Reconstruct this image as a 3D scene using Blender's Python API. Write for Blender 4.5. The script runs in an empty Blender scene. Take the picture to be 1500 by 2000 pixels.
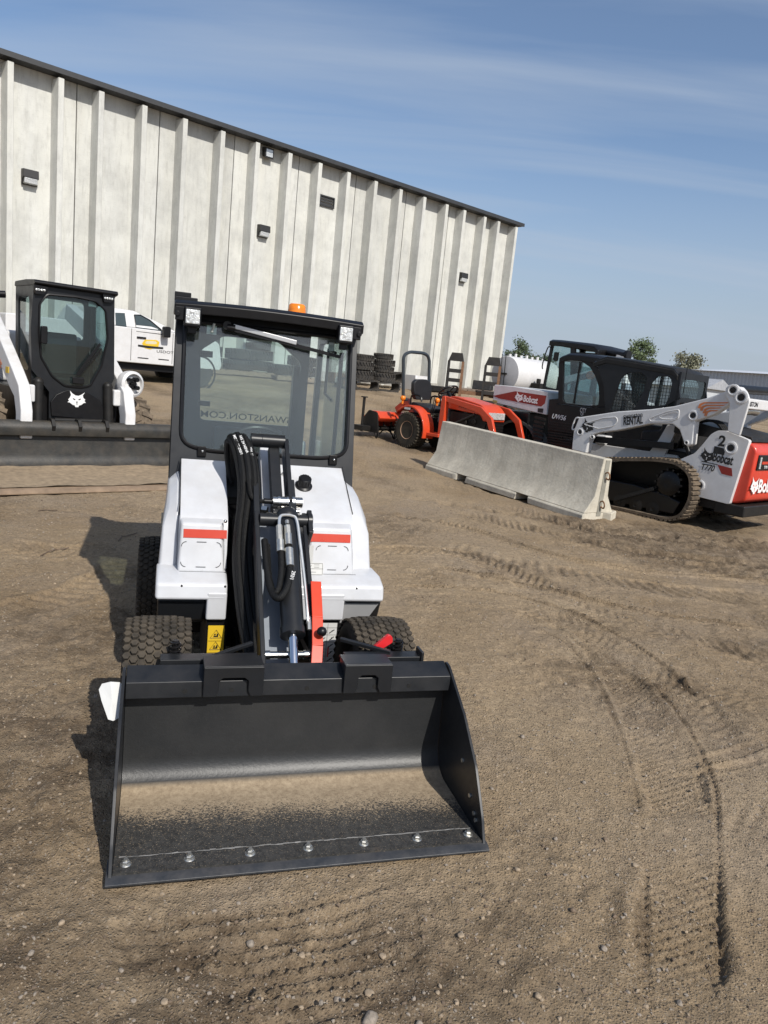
import bpy, bmesh, math, random
import numpy as np
from mathutils import Vector, Matrix
random.seed(7)
R = math.radians
sc = bpy.context.scene
col = sc.collection

# ---------------------------------------------------------------- camera
CAM_H = 1.6
PITCH, ROLL = R(10.4), R(5.75)
_f = Vector((0, math.cos(PITCH), -math.sin(PITCH)))
_u0 = Vector((0, math.sin(PITCH), math.cos(PITCH)))
_r0 = Vector((1, 0, 0))
_r = _r0 * math.cos(ROLL) + _u0 * math.sin(ROLL)
_u = -_r0 * math.sin(ROLL) + _u0 * math.cos(ROLL)
cam_d = bpy.data.cameras.new('camera')
cam = bpy.data.objects.new('camera', cam_d)
col.objects.link(cam)
M = Matrix(((_r.x, _u.x, -_f.x, 0), (_r.y, _u.y, -_f.y, 0), (_r.z, _u.z, -_f.z, CAM_H), (0, 0, 0, 1)))
cam.matrix_world = M
cam_d.sensor_fit = 'VERTICAL'
cam_d.sensor_height = 36.0
cam_d.lens = 1450.0 / 2000.0 * 36.0
cam_d.clip_start = 0.05
cam_d.clip_end = 3000
sc.camera = cam

# ---------------------------------------------------------------- light
SUN_EL = R(41.6)
SUN_TO = Vector((0.562, -0.827, 0)).normalized()        # horizontal direction towards the sun
world = bpy.data.worlds.new('World')
sc.world = world
world.use_nodes = True
nt = world.node_tree
nt.nodes.clear()
wo = nt.nodes.new('ShaderNodeOutputWorld')
bg = nt.nodes.new('ShaderNodeBackground')
sky = nt.nodes.new('ShaderNodeTexSky')
sky.sky_type = 'NISHITA'
sky.sun_disc = False
sky.sun_elevation = SUN_EL
sky.sun_rotation = math.atan2(SUN_TO.x, SUN_TO.y)
sky.altitude = 300
sky.air_density = 1.0
sky.dust_density = 1.6
sky.ozone_density = 3.0
# thin streaks of high cloud, stretched along the wind, in sky directions
tc = nt.nodes.new('ShaderNodeTexCoord')
sep = nt.nodes.new('ShaderNodeSeparateXYZ')
nt.links.new(tc.outputs['Generated'], sep.inputs[0])
zc = nt.nodes.new('ShaderNodeMath'); zc.operation = 'MAXIMUM'; zc.inputs[1].default_value = 0.0
nt.links.new(sep.outputs[2], zc.inputs[0])
za = nt.nodes.new('ShaderNodeMath'); za.operation = 'ADD'; za.inputs[1].default_value = 0.16
nt.links.new(zc.outputs[0], za.inputs[0])
cv = nt.nodes.new('ShaderNodeVectorMath'); cv.operation = 'DIVIDE'
cmb = nt.nodes.new('ShaderNodeCombineXYZ')
for i in range(3): nt.links.new(za.outputs[0], cmb.inputs[i])
nt.links.new(tc.outputs['Generated'], cv.inputs[0]); nt.links.new(cmb.outputs[0], cv.inputs[1])
mp = nt.nodes.new('ShaderNodeMapping')
mp.inputs['Rotation'].default_value = (0, 0, R(-8)); mp.inputs['Scale'].default_value = (0.38, 2.9, 0.0)
nt.links.new(cv.outputs[0], mp.inputs[0])
cn = nt.nodes.new('ShaderNodeTexNoise')
cn.inputs['Scale'].default_value = 1.1; cn.inputs['Detail'].default_value = 7; cn.inputs['Roughness'].default_value = 0.5
cn.inputs['Distortion'].default_value = 0.55
nt.links.new(mp.outputs[0], cn.inputs[0])
cr = nt.nodes.new('ShaderNodeMapRange')
cr.inputs['From Min'].default_value = 0.42; cr.inputs['From Max'].default_value = 0.85
cr.inputs['To Min'].default_value = 0.0; cr.inputs['To Max'].default_value = 0.85
nt.links.new(cn.outputs[0], cr.inputs[0])
cm = nt.nodes.new('ShaderNodeMixRGB')
cm.inputs[2].default_value = (3.5, 4.1, 5.0, 1)
# summer haze: the sky pales to grey-blue towards the horizon
hzp = nt.nodes.new('ShaderNodeMapRange'); hzp.inputs['From Min'].default_value = 0.0; hzp.inputs['From Max'].default_value = 0.31
hzp.inputs['To Min'].default_value = 0.92; hzp.inputs['To Max'].default_value = 0.05; hzp.interpolation_type = 'SMOOTHSTEP'
nt.links.new(zc.outputs[0], hzp.inputs[0])
hm = nt.nodes.new('ShaderNodeMixRGB'); hm.inputs[2].default_value = (3.25, 3.75, 4.45, 1)
nt.links.new(hzp.outputs[0], hm.inputs[0]); nt.links.new(sky.outputs[0], hm.inputs[1])
nt.links.new(cr.outputs[0], cm.inputs[0]); nt.links.new(hm.outputs[0], cm.inputs[1])
bg.inputs[1].default_value = 0.13
nt.links.new(cm.outputs[0], bg.inputs[0]); nt.links.new(bg.outputs[0], wo.inputs[0])

sun_d = bpy.data.lights.new('sun', 'SUN')
sun_d.energy = 4.4
sun_d.angle = R(0.53)
sun_d.color = (1.0, 0.955, 0.88)
sun = bpy.data.objects.new('sun', sun_d)
col.objects.link(sun)
_sd = Vector((SUN_TO.x * math.cos(SUN_EL), SUN_TO.y * math.cos(SUN_EL), math.sin(SUN_EL)))
sun.rotation_euler = _sd.to_track_quat('Z', 'Y').to_euler()
sun.location = (20, -20, 30)

sc.view_settings.view_transform = 'Standard'
sc.view_settings.look = 'None'
sc.view_settings.exposure = 0.0
sc.view_settings.gamma = 1.0
sc.view_settings.use_curve_mapping = False
sc.cycles.max_bounces = 10
sc.cycles.transparent_max_bounces = 24

# ---------------------------------------------------------------- helpers
WU = (0.742, 0.671)          # along the warehouse wall
WYAW = math.atan2(0.671, 0.742)

def softplus(t):
    return np.where(t > 20, t, np.log1p(np.exp(np.minimum(t, 20))))

def gz(x, y):
    s = np.minimum(-0.671 * np.asarray(x, float) + 0.742 * np.asarray(y, float), 21.5)
    return 0.085 * 1.2 * softplus((s - 7.2) / 1.2)

def gzf(x, y):
    return float(gz(x, y))

def link(o, parent=None):
    col.objects.link(o)
    if parent is not None:
        o.parent = parent
    return o

def tag(o, label=None, cat=None, group=None, kind=None):
    if label: o['label'] = label
    if cat: o['category'] = cat
    if group: o['group'] = group
    if kind: o['kind'] = kind
    return o

def thing(name, label, cat, loc, yaw=0.0, group=None):
    o = bpy.data.objects.new(name, None)
    o.empty_display_size = 0.1
    link(o)
    o.location = loc
    o.rotation_euler = (0, 0, yaw)
    return tag(o, label, cat, group)

def copy_tree(o, parent=None):
    c = o.copy()
    for k in ('label', 'category', 'group'):
        pass
    col.objects.link(c)
    c.parent = parent
    for ch in list(o.children):
        copy_tree(ch, c)
    return c

def rnd(poly, r, n=4):
    """round the corners of a 2D polygon"""
    out = []
    N = len(poly)
    for i in range(N):
        p = Vector(poly[i]); a = Vector(poly[i - 1]); b = Vector(poly[(i + 1) % N])
        ri = r[i] if isinstance(r, (list, tuple)) else r
        d1 = (a - p); d2 = (b - p)
        l = min(ri, d1.length * 0.49, d2.length * 0.49)
        if l < 1e-5:
            out.append(tuple(p)); continue
        s = p + d1.normalized() * l; e = p + d2.normalized() * l
        for k in range(n + 1):
            t = k / n
            q = s * (1 - t) ** 2 + p * 2 * t * (1 - t) + e * t * t
            out.append((q.x, q.y))
    return out

def ray_poly(poly, c, ang):
    dx, dy = math.cos(ang), math.sin(ang)
    best = None
    N = len(poly)
    for i in range(N):
        x1, y1 = poly[i][0] - c[0], poly[i][1] - c[1]
        x2, y2 = poly[(i + 1) % N][0] - c[0], poly[(i + 1) % N][1] - c[1]
        ex, ey = x2 - x1, y2 - y1
        den = dx * ey - dy * ex
        if abs(den) < 1e-12: continue
        t = (x1 * ey - y1 * ex) / den
        s = (x1 * dy - y1 * dx) / den
        if t > 0 and -1e-9 <= s <= 1 + 1e-9:
            if best is None or t > best: best = t
    return (c[0] + dx * best, c[1] + dy * best)

class MB:
    def __init__(s):
        s.v = []; s.f = []
    def add(s, vs, fs):
        b = len(s.v)
        s.v.extend([tuple(p) for p in vs])
        s.f.extend([tuple(i + b for i in q) for q in fs])
        return s
    def box(s, x0, x1, y0, y1, z0, z1, T=None):
        vs = [(x, y, z) for z in (z0, z1) for y in (y0, y1) for x in (x0, x1)]
        if T is not None: vs = [tuple(T @ Vector(p)) for p in vs]
        return s.add(vs, [(0, 2, 3, 1), (4, 5, 7, 6), (0, 1, 5, 4), (2, 6, 7, 3), (0, 4, 6, 2), (1, 3, 7, 5)])
    def prism(s, poly, axis, a0, a1, T=None):
        n = len(poly)
        def mp3(p, a):
            if axis == 'x': return (a, p[0], p[1])
            if axis == 'y': return (p[0], a, p[1])
            return (p[0], p[1], a)
        vs = [mp3(p, a0) for p in poly] + [mp3(p, a1) for p in poly]
        if T is not None: vs = [tuple(T @ Vector(p)) for p in vs]
        fs = [tuple(range(n)), tuple(range(2 * n - 1, n - 1, -1))]
        fs += [(i, (i + 1) % n, n + (i + 1) % n, n + i) for i in range(n)]
        return s.add(vs, fs)
    def ring(s, outer, inner, fn, n=24):
        """plate with a hole; fn(a, b, side) -> 3D, side 0 or 1"""
        c = (sum(p[0] for p in inner) / len(inner), sum(p[1] for p in inner) / len(inner))
        angs = {round(2 * math.pi * k / n, 4) for k in range(n)}
        for p in list(outer) + list(inner):
            angs.add(round(math.atan2(p[1] - c[1], p[0] - c[0]) % (2 * math.pi), 4))
        angs = sorted(angs)
        o = [ray_poly(outer, c, a) for a in angs]; i_ = [ray_poly(inner, c, a) for a in angs]
        n = len(angs)
        vs = [fn(*p, 0) for p in o] + [fn(*p, 0) for p in i_] + [fn(*p, 1) for p in o] + [fn(*p, 1) for p in i_]
        fs = []
        for k in range(n):
            j = (k + 1) % n
            fs += [(k, j, n + j, n + k), (2 * n + k, 3 * n + k, 3 * n + j, 2 * n + j),
                   (k, 2 * n + k, 2 * n + j, j), (n + k, n + j, 3 * n + j, 3 * n + k)]
        return s.add(vs, fs)
    def cyl(s, p0, p1, r0, r1=None, n=16, caps=True):
        r1 = r0 if r1 is None else r1
        p0 = Vector(p0); p1 = Vector(p1)
        d = (p1 - p0).normalized()
        a = d.orthogonal().normalized(); b = d.cross(a)
        vs = []
        for p, r in ((p0, r0), (p1, r1)):
            for k in range(n):
                t = 2 * math.pi * k / n
                vs.append(p + a * (r * math.cos(t)) + b * (r * math.sin(t)))
        fs = [(k, (k + 1) % n, n + (k + 1) % n, n + k) for k in range(n)]
        if caps: fs += [tuple(range(n - 1, -1, -1)), tuple(range(n, 2 * n))]
        return s.add(vs, fs)
    def tube(s, pts, r, n=8, closed=False, sub=0):
        P = [Vector(p) for p in pts]
        if sub:
            Q = []
            m = len(P)
            rng = m if closed else m - 1
            for i in range(rng):
                p0 = P[(i - 1) % m] if (closed or i > 0) else P[0]
                p1 = P[i]; p2 = P[(i + 1) % m]
                p3 = P[(i + 2) % m] if (closed or i + 2 < m) else P[-1]
                for k in range(sub):
                    t = k / sub
                    Q.append(0.5 * ((2 * p1) + (p2 - p0) * t + (2 * p0 - 5 * p1 + 4 * p2 - p3) * t * t + (3 * p1 - p0 - 3 * p2 + p3) * t ** 3))
            if not closed: Q.append(P[-1])
            P = Q
        m = len(P)
        vs = []
        a = None
        for i in range(m):
            d = (P[(i + 1) % m] - P[i - 1]) if (closed or 0 < i < m - 1) else (P[1] - P[0] if i == 0 else P[-1] - P[-2])
            d = d.normalized()
            if a is None: a = d.orthogonal().normalized()
            a = (a - d * a.dot(d)).normalized()
            b = d.cross(a)
            for k in range(n):
                t = 2 * math.pi * k / n
                vs.append(P[i] + a * (r * math.cos(t)) + b * (r * math.sin(t)))
        fs = []
        for i in range(m if closed else m - 1):
            j = (i + 1) % m
            for k in range(n):
                q = (k + 1) % n
                fs.append((i * n + k, i * n + q, j * n + q, j * n + k))
        if not closed:
            fs += [tuple(range(n - 1, -1, -1)), tuple((m - 1) * n + k for k in range(n))]
        return s.add(vs, fs)
    def lathe(s, prof, o, axis=(0, 0, 1), n=24, closed=False):
        """prof: (radius, height) pairs along axis from origin o"""
        o = Vector(o); d = Vector(axis).normalized()
        a = d.orthogonal().normalized(); b = d.cross(a)
        m = len(prof); vs = []
        for r, h in prof:
            for k in range(n):
                t = 2 * math.pi * k / n
                vs.append(o + d * h + a * (r * math.cos(t)) + b * (r * math.sin(t)))
        fs = []
        for i in range(m if closed else m - 1):
            j = (i + 1) % m
            for k in range(n):
                q = (k + 1) % n
                fs.append((i * n + k, i * n + q, j * n + q, j * n + k))
        if not closed:
            fs += [tuple(range(n - 1, -1, -1)), tuple((m - 1) * n + k for k in range(n))]
        return s.add(vs, fs)
    def loft(s, secs, caps=True):
        n = len(secs[0]); m = len(secs)
        vs = [p for sec in secs for p in sec]
        fs = [(i * n + k, i * n + (k + 1) % n, (i + 1) * n + (k + 1) % n, (i + 1) * n + k) for i in range(m - 1) for k in range(n)]
        if caps: fs += [tuple(range(n - 1, -1, -1)), tuple((m - 1) * n + k for k in range(n))]
        return s.add(vs, fs)
    def sphere(s, c, r, n=12, m=8):
        prof = [(max(1e-4, r * math.sin(math.pi * i / m)), -r * math.cos(math.pi * i / m)) for i in range(m + 1)]
        return s.lathe(prof, c, n=n)
    def mesh(s, name, smooth=38):
        me = bpy.data.meshes.new(name)
        me.from_pydata(s.v, [], s.f)
        bm = bmesh.new(); bm.from_mesh(me)
        bmesh.ops.recalc_face_normals(bm, faces=bm.faces)
        bm.to_mesh(me); bm.free()
        if smooth:
            me.polygons.foreach_set('use_smooth', [True] * len(me.polygons))
            me.set_sharp_from_angle(angle=R(smooth))
        me.update()
        return me
    def build(s, name, m, parent=None, bevel=0, smooth=38, seg=2):
        me = s.mesh(name, 0 if bevel else smooth)
        if m is not None: me.materials.append(m)
        o = bpy.data.objects.new(name, me)
        link(o, parent)
        if bevel:
            me.polygons.foreach_set('use_smooth', [True] * len(me.polygons))
            b = o.modifiers.new('bevel', 'BEVEL')
            b.width = bevel; b.segments = seg; b.limit_method = 'ANGLE'; b.angle_limit = R(35)
            b.harden_normals = True
        return o

def seg_T(p0, p1, side=(1, 0, 0)):
    """frame whose local y runs p0->p1, local x along side"""
    p0 = Vector(p0); p1 = Vector(p1)
    y = (p1 - p0).normalized(); x = Vector(side); x = (x - y * x.dot(y)).normalized(); z = x.cross(y)
    return Matrix(((x.x, y.x, z.x, p0.x), (x.y, y.y, z.y, p0.y), (x.z, y.z, z.z, p0.z), (0, 0, 0, 1)))

def bar(mb, p0, p1, w, h, side=(1, 0, 0)):
    T = seg_T(p0, p1, side); L = (Vector(p1) - Vector(p0)).length
    return mb.box(-w / 2, w / 2, 0, L, -h / 2, h / 2, T)

def frame3(o, xa, ya):
    """matrix placing a flat drawing (x right, y up) at o with 3D axes xa, ya"""
    x = Vector(xa).normalized(); y = Vector(ya); y = (y - x * y.dot(x)).normalized(); z = x.cross(y); o = Vector(o)
    return Matrix(((x.x, y.x, z.x, o.x), (x.y, y.y, z.y, o.y), (x.z, y.z, z.z, o.z), (0, 0, 0, 1)))

def text(body, size, T, m, parent, name='lettering', bold=0.0, shear=0.0, width=None, align='LEFT', xs=1.0):
    cu = bpy.data.curves.new(name, 'FONT')
    cu.body = body; cu.size = size; cu.offset = bold * size; cu.shear = shear; cu.align_x = align
    cu.extrude = 0.0008; cu.resolution_u = 3
    t = bpy.data.objects.new('tmp', cu)
    col.objects.link(t)
    dg = bpy.context.evaluated_depsgraph_get()
    me = bpy.data.meshes.new_from_object(t.evaluated_get(dg))
    bpy.data.objects.remove(t); bpy.data.curves.remove(cu)
    xsv = [v.co.x for v in me.vertices]
    S = xs
    if width: S = width / max(1e-6, max(xsv) - min(xsv))
    me.transform(T @ Matrix.Diagonal((S, 1, 1, 1)))
    me.materials.clear(); me.materials.append(m)
    me.name = name
    o = bpy.data.objects.new(name, me)
    return link(o, parent)

def decal(poly, T, m, parent, name, th=0.0012):
    b = MB(); b.prism(poly, 'z', 0, th, T)
    return b.build(name, m, parent, smooth=0)

def rect(x0, y0, x1, y1): return [(x0, y0), (x1, y0), (x1, y1), (x0, y1)]

# ---------------------------------------------------------------- materials
def _n(t, k): return t.nodes.new(k)

def pmat(name, base, rough=0.5, metal=0.0, var=0.08, vs=6.0, bump=0.0, bs=60.0, dust=0.0, coat=0.0, spec=0.5, dcol=(0.30, 0.23, 0.155), rv=0.1, streak=0.0):
    m = bpy.data.materials.new(name); m.use_nodes = True
    t = m.node_tree; b = t.nodes['Principled BSDF']
    tc = _n(t, 'ShaderNodeTexCoord')
    n1 = _n(t, 'ShaderNodeTexNoise'); n1.inputs['Scale'].default_value = vs; n1.inputs['Detail'].default_value = 6; n1.inputs['Roughness'].default_value = 0.6
    t.links.new(tc.outputs['Object'], n1.inputs[0])
    mx = _n(t, 'ShaderNodeMixRGB')
    mx.inputs[1].default_value = (*[c * (1 - var) for c in base], 1)
    mx.inputs[2].default_value = (*[min(1, c * (1 + var)) for c in base], 1)
    mr = _n(t, 'ShaderNodeMapRange'); mr.inputs['From Min'].default_value = 0.3; mr.inputs['From Max'].default_value = 0.7
    t.links.new(n1.outputs[0], mr.inputs[0]); t.links.new(mr.outputs[0], mx.inputs[0])
    out = mx.outputs[0]
    if dust > 0:
        g = _n(t, 'ShaderNodeNewGeometry'); sp = _n(t, 'ShaderNodeSeparateXYZ'); t.links.new(g.outputs['Normal'], sp.inputs[0])
        up = _n(t, 'ShaderNodeMapRange'); up.inputs['From Min'].default_value = -0.6; up.inputs['From Max'].default_value = 1.0
        up.inputs['To Min'].default_value = 0.25; up.inputs['To Max'].default_value = 1.0
        t.links.new(sp.outputs[2], up.inputs[0])
        n2 = _n(t, 'ShaderNodeTexNoise'); n2.inputs['Scale'].default_value = 9; n2.inputs['Detail'].default_value = 9; n2.inputs['Roughness'].default_value = 0.7
        t.links.new(tc.outputs['Object'], n2.inputs[0])
        m2 = _n(t, 'ShaderNodeMapRange'); m2.inputs['From Min'].default_value = 0.35; m2.inputs['From Max'].default_value = 0.72
        t.links.new(n2.outputs[0], m2.inputs[0])
        mu = _n(t, 'ShaderNodeMath'); mu.operation = 'MULTIPLY'; t.links.new(up.outputs[0], mu.inputs[0]); t.links.new(m2.outputs[0], mu.inputs[1])
        mu2 = _n(t, 'ShaderNodeMath'); mu2.operation = 'MULTIPLY'; mu2.inputs[1].default_value = dust; t.links.new(mu.outputs[0], mu2.inputs[0])
        dm = _n(t, 'ShaderNodeMixRGB'); dm.inputs[2].default_value = (*dcol, 1)
        t.links.new(mu2.outputs[0], dm.inputs[0]); t.links.new(out, dm.inputs[1]); out = dm.outputs[0]
    t.links.new(out, b.inputs['Base Color'])
    rr = _n(t, 'ShaderNodeMapRange'); rr.inputs['To Min'].default_value = max(0.02, rough - rv); rr.inputs['To Max'].default_value = min(1, rough + rv)
    n3 = _n(t, 'ShaderNodeTexNoise'); n3.inputs['Scale'].default_value = vs * 3.1; n3.inputs['Detail'].default_value = 4
    t.links.new(tc.outputs['Object'], n3.inputs[0]); t.links.new(n3.outputs[0], rr.inputs[0]); t.links.new(rr.outputs[0], b.inputs['Roughness'])
    b.inputs['Metallic'].default_value = metal
    b.inputs['Specular IOR Level'].default_value = spec
    if coat: b.inputs['Coat Weight'].default_value = coat; b.inputs['Coat Roughness'].default_value = 0.08
    if bump > 0:
        n4 = _n(t, 'ShaderNodeTexNoise'); n4.inputs['Scale'].default_value = bs; n4.inputs['Detail'].default_value = 5
        t.links.new(tc.outputs['Object'], n4.inputs[0])
        bp = _n(t, 'ShaderNodeBump'); bp.inputs['Strength'].default_value = bump; bp.inputs['Distance'].default_value = 0.01
        t.links.new(n4.outputs[0], bp.inputs['Height']); t.links.new(bp.outputs[0], b.inputs['Normal'])
    return m

def glass_mat(name, tint, refl=1.0, rough=0.0, film=0.0):
    """thin tinted pane: tinted straight transmission plus Fresnel reflection, a pale film of dust and painted sky-reflection haze"""
    m = bpy.data.materials.new(name); m.use_nodes = True
    t = m.node_tree; t.nodes.clear()
    o = _n(t, 'ShaderNodeOutputMaterial')
    tr = _n(t, 'ShaderNodeBsdfTransparent'); tr.inputs[0].default_value = (*tint, 1)
    gl = _n(t, 'ShaderNodeBsdfGlossy'); gl.inputs['Roughness'].default_value = rough; gl.inputs[0].default_value = (refl, refl, refl, 1)
    lw = _n(t, 'ShaderNodeLayerWeight'); lw.inputs[0].default_value = 0.5
    pw = _n(t, 'ShaderNodeMath'); pw.operation = 'POWER'; pw.inputs[1].default_value = 5.0; t.links.new(lw.outputs['Facing'], pw.inputs[0])
    fr = _n(t, 'ShaderNodeMath'); fr.operation = 'MULTIPLY_ADD'; fr.inputs[1].default_value = 0.92; fr.inputs[2].default_value = 0.045; t.links.new(pw.outputs[0], fr.inputs[0])
    ms = _n(t, 'ShaderNodeMixShader')
    t.links.new(fr.outputs[0], ms.inputs[0]); t.links.new(tr.outputs[0], ms.inputs[1]); t.links.new(gl.outputs[0], ms.inputs[2])
    last = ms.outputs[0]
    if film > 0:
        df = _n(t, 'ShaderNodeBsdfDiffuse'); df.inputs[0].default_value = (0.5, 0.55, 0.55, 1)  # pale diffuse film, also paints in the haze of reflected sky
        nz = _n(t, 'ShaderNodeTexNoise'); nz.inputs['Scale'].default_value = 4; nz.inputs['Detail'].default_value = 8
        tcn = _n(t, 'ShaderNodeTexCoord'); t.links.new(tcn.outputs['Object'], nz.inputs[0])
        mr = _n(t, 'ShaderNodeMapRange'); mr.inputs['To Min'].default_value = film * 0.5; mr.inputs['To Max'].default_value = film * 1.5
        t.links.new(nz.outputs[0], mr.inputs[0])
        m2 = _n(t, 'ShaderNodeMixShader'); t.links.new(mr.outputs[0], m2.inputs[0]); t.links.new(last, m2.inputs[1]); t.links.new(df.outputs[0], m2.inputs[2])
        last = m2.outputs[0]
    t.links.new(last, o.inputs[0])
    return m

WHITE = pmat('white_paint', (0.57, 0.58, 0.60), 0.34, var=0.07, dust=0.2, coat=0.3)
WHITE2 = pmat('dusty_white_paint', (0.66, 0.66, 0.66), 0.42, var=0.05, dust=0.32, vs=4)
CHAR = pmat('charcoal_paint', (0.012, 0.0135, 0.016), 0.36, var=0.15, dust=0.03, spec=0.35)
BLACK = pmat('black_plastic', (0.005, 0.005, 0.006), 0.38, var=0.25, dust=0.02, spec=0.35)
BLACKD = pmat('dusty_black', (0.008, 0.008, 0.008), 0.5, var=0.25, dust=0.07, spec=0.35)
RUBBER = pmat('tyre_rubber', (0.030, 0.027, 0.023), 0.85, var=0.2, dust=0.62, bump=0.15, bs=40, spec=0.2, dcol=(0.17, 0.135, 0.095))
RUBBER2 = pmat('muddy_track_rubber', (0.075, 0.060, 0.045), 0.9, var=0.25, dust=1.0, bump=0.3, bs=30, spec=0.2, dcol=(0.30, 0.23, 0.16))
OLDRUB = pmat('old_tyre_rubber', (0.03, 0.03, 0.03), 0.75, var=0.25, dust=0.3, spec=0.3)
HOSE = pmat('hose_sleeve', (0.006, 0.006, 0.006), 0.55, var=0.3, vs=90, bump=0.5, bs=260, spec=0.25)
STEEL = pmat('bare_steel', (0.62, 0.61, 0.58), 0.25, metal=1.0, var=0.1)
CHROME = pmat('chrome_rod', (0.75, 0.76, 0.78), 0.12, metal=1.0, var=0.03)
ZINC = pmat('zinc_bolt', (0.55, 0.54, 0.50), 0.38, metal=0.9, var=0.15, vs=40)
RED = pmat('red_paint', (0.62, 0.045, 0.022), 0.38, var=0.08, dust=0.15, coat=0.2)
ORANGE = pmat('orange_paint', (0.60, 0.055, 0.014), 0.4, var=0.06, dust=0.12, coat=0.15)
STRIPE = pmat('red_orange_reflector', (0.52, 0.045, 0.018), 0.3, var=0.05)
DKRED = pmat('dark_red_decal', (0.26, 0.022, 0.015), 0.35, var=0.05)
YELLOW = pmat('yellow_sticker', (0.70, 0.46, 0.025), 0.45, var=0.04)
PAPER = pmat('white_sticker', (0.58, 0.58, 0.56), 0.5, var=0.05)
INK = pmat('black_print', (0.012, 0.012, 0.012), 0.5, var=0.1)
WPRINT = pmat('white_print', (0.75, 0.75, 0.74), 0.5, var=0.05)
ORPRINT = pmat('orange_print', (0.62, 0.20, 0.07), 0.5, var=0.05)
AMBER = pmat('amber_lens', (0.80, 0.22, 0.015), 0.2, var=0.2, vs=30)
LENS = pmat('lamp_lens', (0.62, 0.63, 0.62), 0.14, var=0.5, vs=45, bump=0.5, bs=90, metal=0.35)
SEAT = pmat('black_vinyl', (0.016, 0.016, 0.018), 0.48, var=0.2, bump=0.2)
RUST = pmat('rusty_steel', (0.20, 0.105, 0.055), 0.8, var=0.35, vs=10, bump=0.2)
MUDRIM = pmat('dusty_tan_rim', (0.40, 0.25, 0.16), 0.7, var=0.2, dust=0.3)
GLASS = glass_mat('green_tinted_glass', (0.86, 0.92, 0.91), film=0.035)
GLASS_D = glass_mat('dark_tinted_glass', (0.58, 0.68, 0.68), film=0.02)
GLASS_T = glass_mat('truck_glass', (0.25, 0.30, 0.31), film=0.02)
WOOD = pmat('weathered_wood', (0.24, 0.18, 0.13), 0.8, var=0.3, vs=12)
# ================================================================ SETTING
def px_ray(x, y):
    return _f + _r * ((x - 750) / 1450.0) - _u * ((y - 1000) / 1450.0)

def px_ground(x, y):
    d = px_ray(x, y); z = 0.0
    for i in range(60):
        t = (z - CAM_H) / d.z
        X, Y = d.x * t, d.y * t
        z = 0.5 * z + 0.5 * gzf(X, Y)
    return X, Y

class PF:
    """local frame of a machine; X/Y turn a photo pixel into a point on a known plane of the machine"""
    def __init__(s, x, y, yaw, z=None):
        s.o = Vector((x, y, gzf(x, y) if z is None else z)); s.yaw = yaw
        s.u = Vector((math.cos(yaw), math.sin(yaw), 0)); s.v = Vector((-math.sin(yaw), math.cos(yaw), 0))
    def _loc(s, p): d = p - s.o; return d.dot(s.u), d.dot(s.v), d.z
    def X(s, px, py, lx):
        d = px_ray(px, py); c = Vector((0, 0, CAM_H)); t = (lx - (c - s.o).dot(s.u)) / d.dot(s.u); q_ = s._loc(c + d * t); return (q_[1], q_[2])
    def Y(s, px, py, ly):
        d = px_ray(px, py); c = Vector((0, 0, CAM_H)); t = (ly - (c - s.o).dot(s.v)) / d.dot(s.v); q_ = s._loc(c + d * t); return (q_[0], q_[2])
    def XS(s, pts, lx): return [s.X(a, b, lx) for a, b in pts]
    def YS(s, pts, ly): return [s.Y(a, b, ly) for a, b in pts]
    def at(s, lx, ly, lz=0): p = s.o + s.u * lx + s.v * ly; return (p.x, p.y, p.z + lz)

# ---------------------------------------------------------------- value noise
def vnoise(x, y, seed):
    xi = np.floor(x).astype(np.int64); yi = np.floor(y).astype(np.int64)
    fx = x - xi; fy = y - yi
    fx = fx * fx * (3 - 2 * fx); fy = fy * fy * (3 - 2 * fy)
    def h(a, b):
        n = (a * 374761393 + b * 668265263 + seed * 974634777) & 0x7fffffff
        n = ((n ^ (n >> 13)) * 1274126177) & 0x7fffffff
        n = (n ^ (n >> 16)) & 0xffff
        return n / 65535.0
    a = h(xi, yi) * (1 - fx) + h(xi + 1, yi) * fx
    b = h(xi, yi + 1) * (1 - fx) + h(xi + 1, yi + 1) * fx
    return a * (1 - fy) + b * fy - 0.5

def fbm(x, y, scale, seed, o=4, g=0.55):
    v = 0; a = 1.0; s = 1.0 / scale
    for k in range(o):
        c, d = math.cos(k * 1.3), math.sin(k * 1.3)
        v = v + a * vnoise((x * c - y * d) * s + 31.7 * k, (x * d + y * c) * s + 17.1 * k, seed + k)
        a *= g; s *= 2.03
    return v

# wheel and track marks: photo pixels -> ground polylines, half width, depth, tread period
TRACKS = []
def track(pts, w, d, per, kind):
    P = [px_ground(*p) for p in pts]
    Q = []
    for i in range(len(P) - 1):           # Catmull-Rom
        p0 = P[max(i - 1, 0)]; p1 = P[i]; p2 = P[i + 1]; p3 = P[min(i + 2, len(P) - 1)]
        for k in range(10):
            t = k / 10
            Q.append(tuple(0.5 * (2 * p1[j] + (p2[j] - p0[j]) * t + (2 * p0[j] - 5 * p1[j] + 4 * p2[j] - p3[j]) * t * t + (3 * p1[j] - p0[j] - 3 * p2[j] + p3[j]) * t ** 3) for j in (0, 1)))
    Q.append(P[-1])
    TRACKS.append((np.array(Q), w, d, per, kind))
track([(1120, 1230), (1220, 1320), (1290, 1450), (1325, 1600), (1340, 1800), (1345, 2000)], 0.125, 0.012, 0.047, 'block')
track([(1225, 1290), (1330, 1400), (1390, 1520), (1402, 1640), (1410, 1800), (1420, 2010)], 0.012, 0.012, 0.3, 'line')
track([(1010, 1205), (1130, 1280), (1200, 1400), (1245, 1560), (1262, 1760), (1265, 2010)], 0.011, 0.006, 0.3, 'line')
track([(770, 1165), (930, 1170), (1090, 1210), (1230, 1290), (1320, 1350), (1420, 1460)], 0.13, 0.024, 0.075, 'chev')
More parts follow.
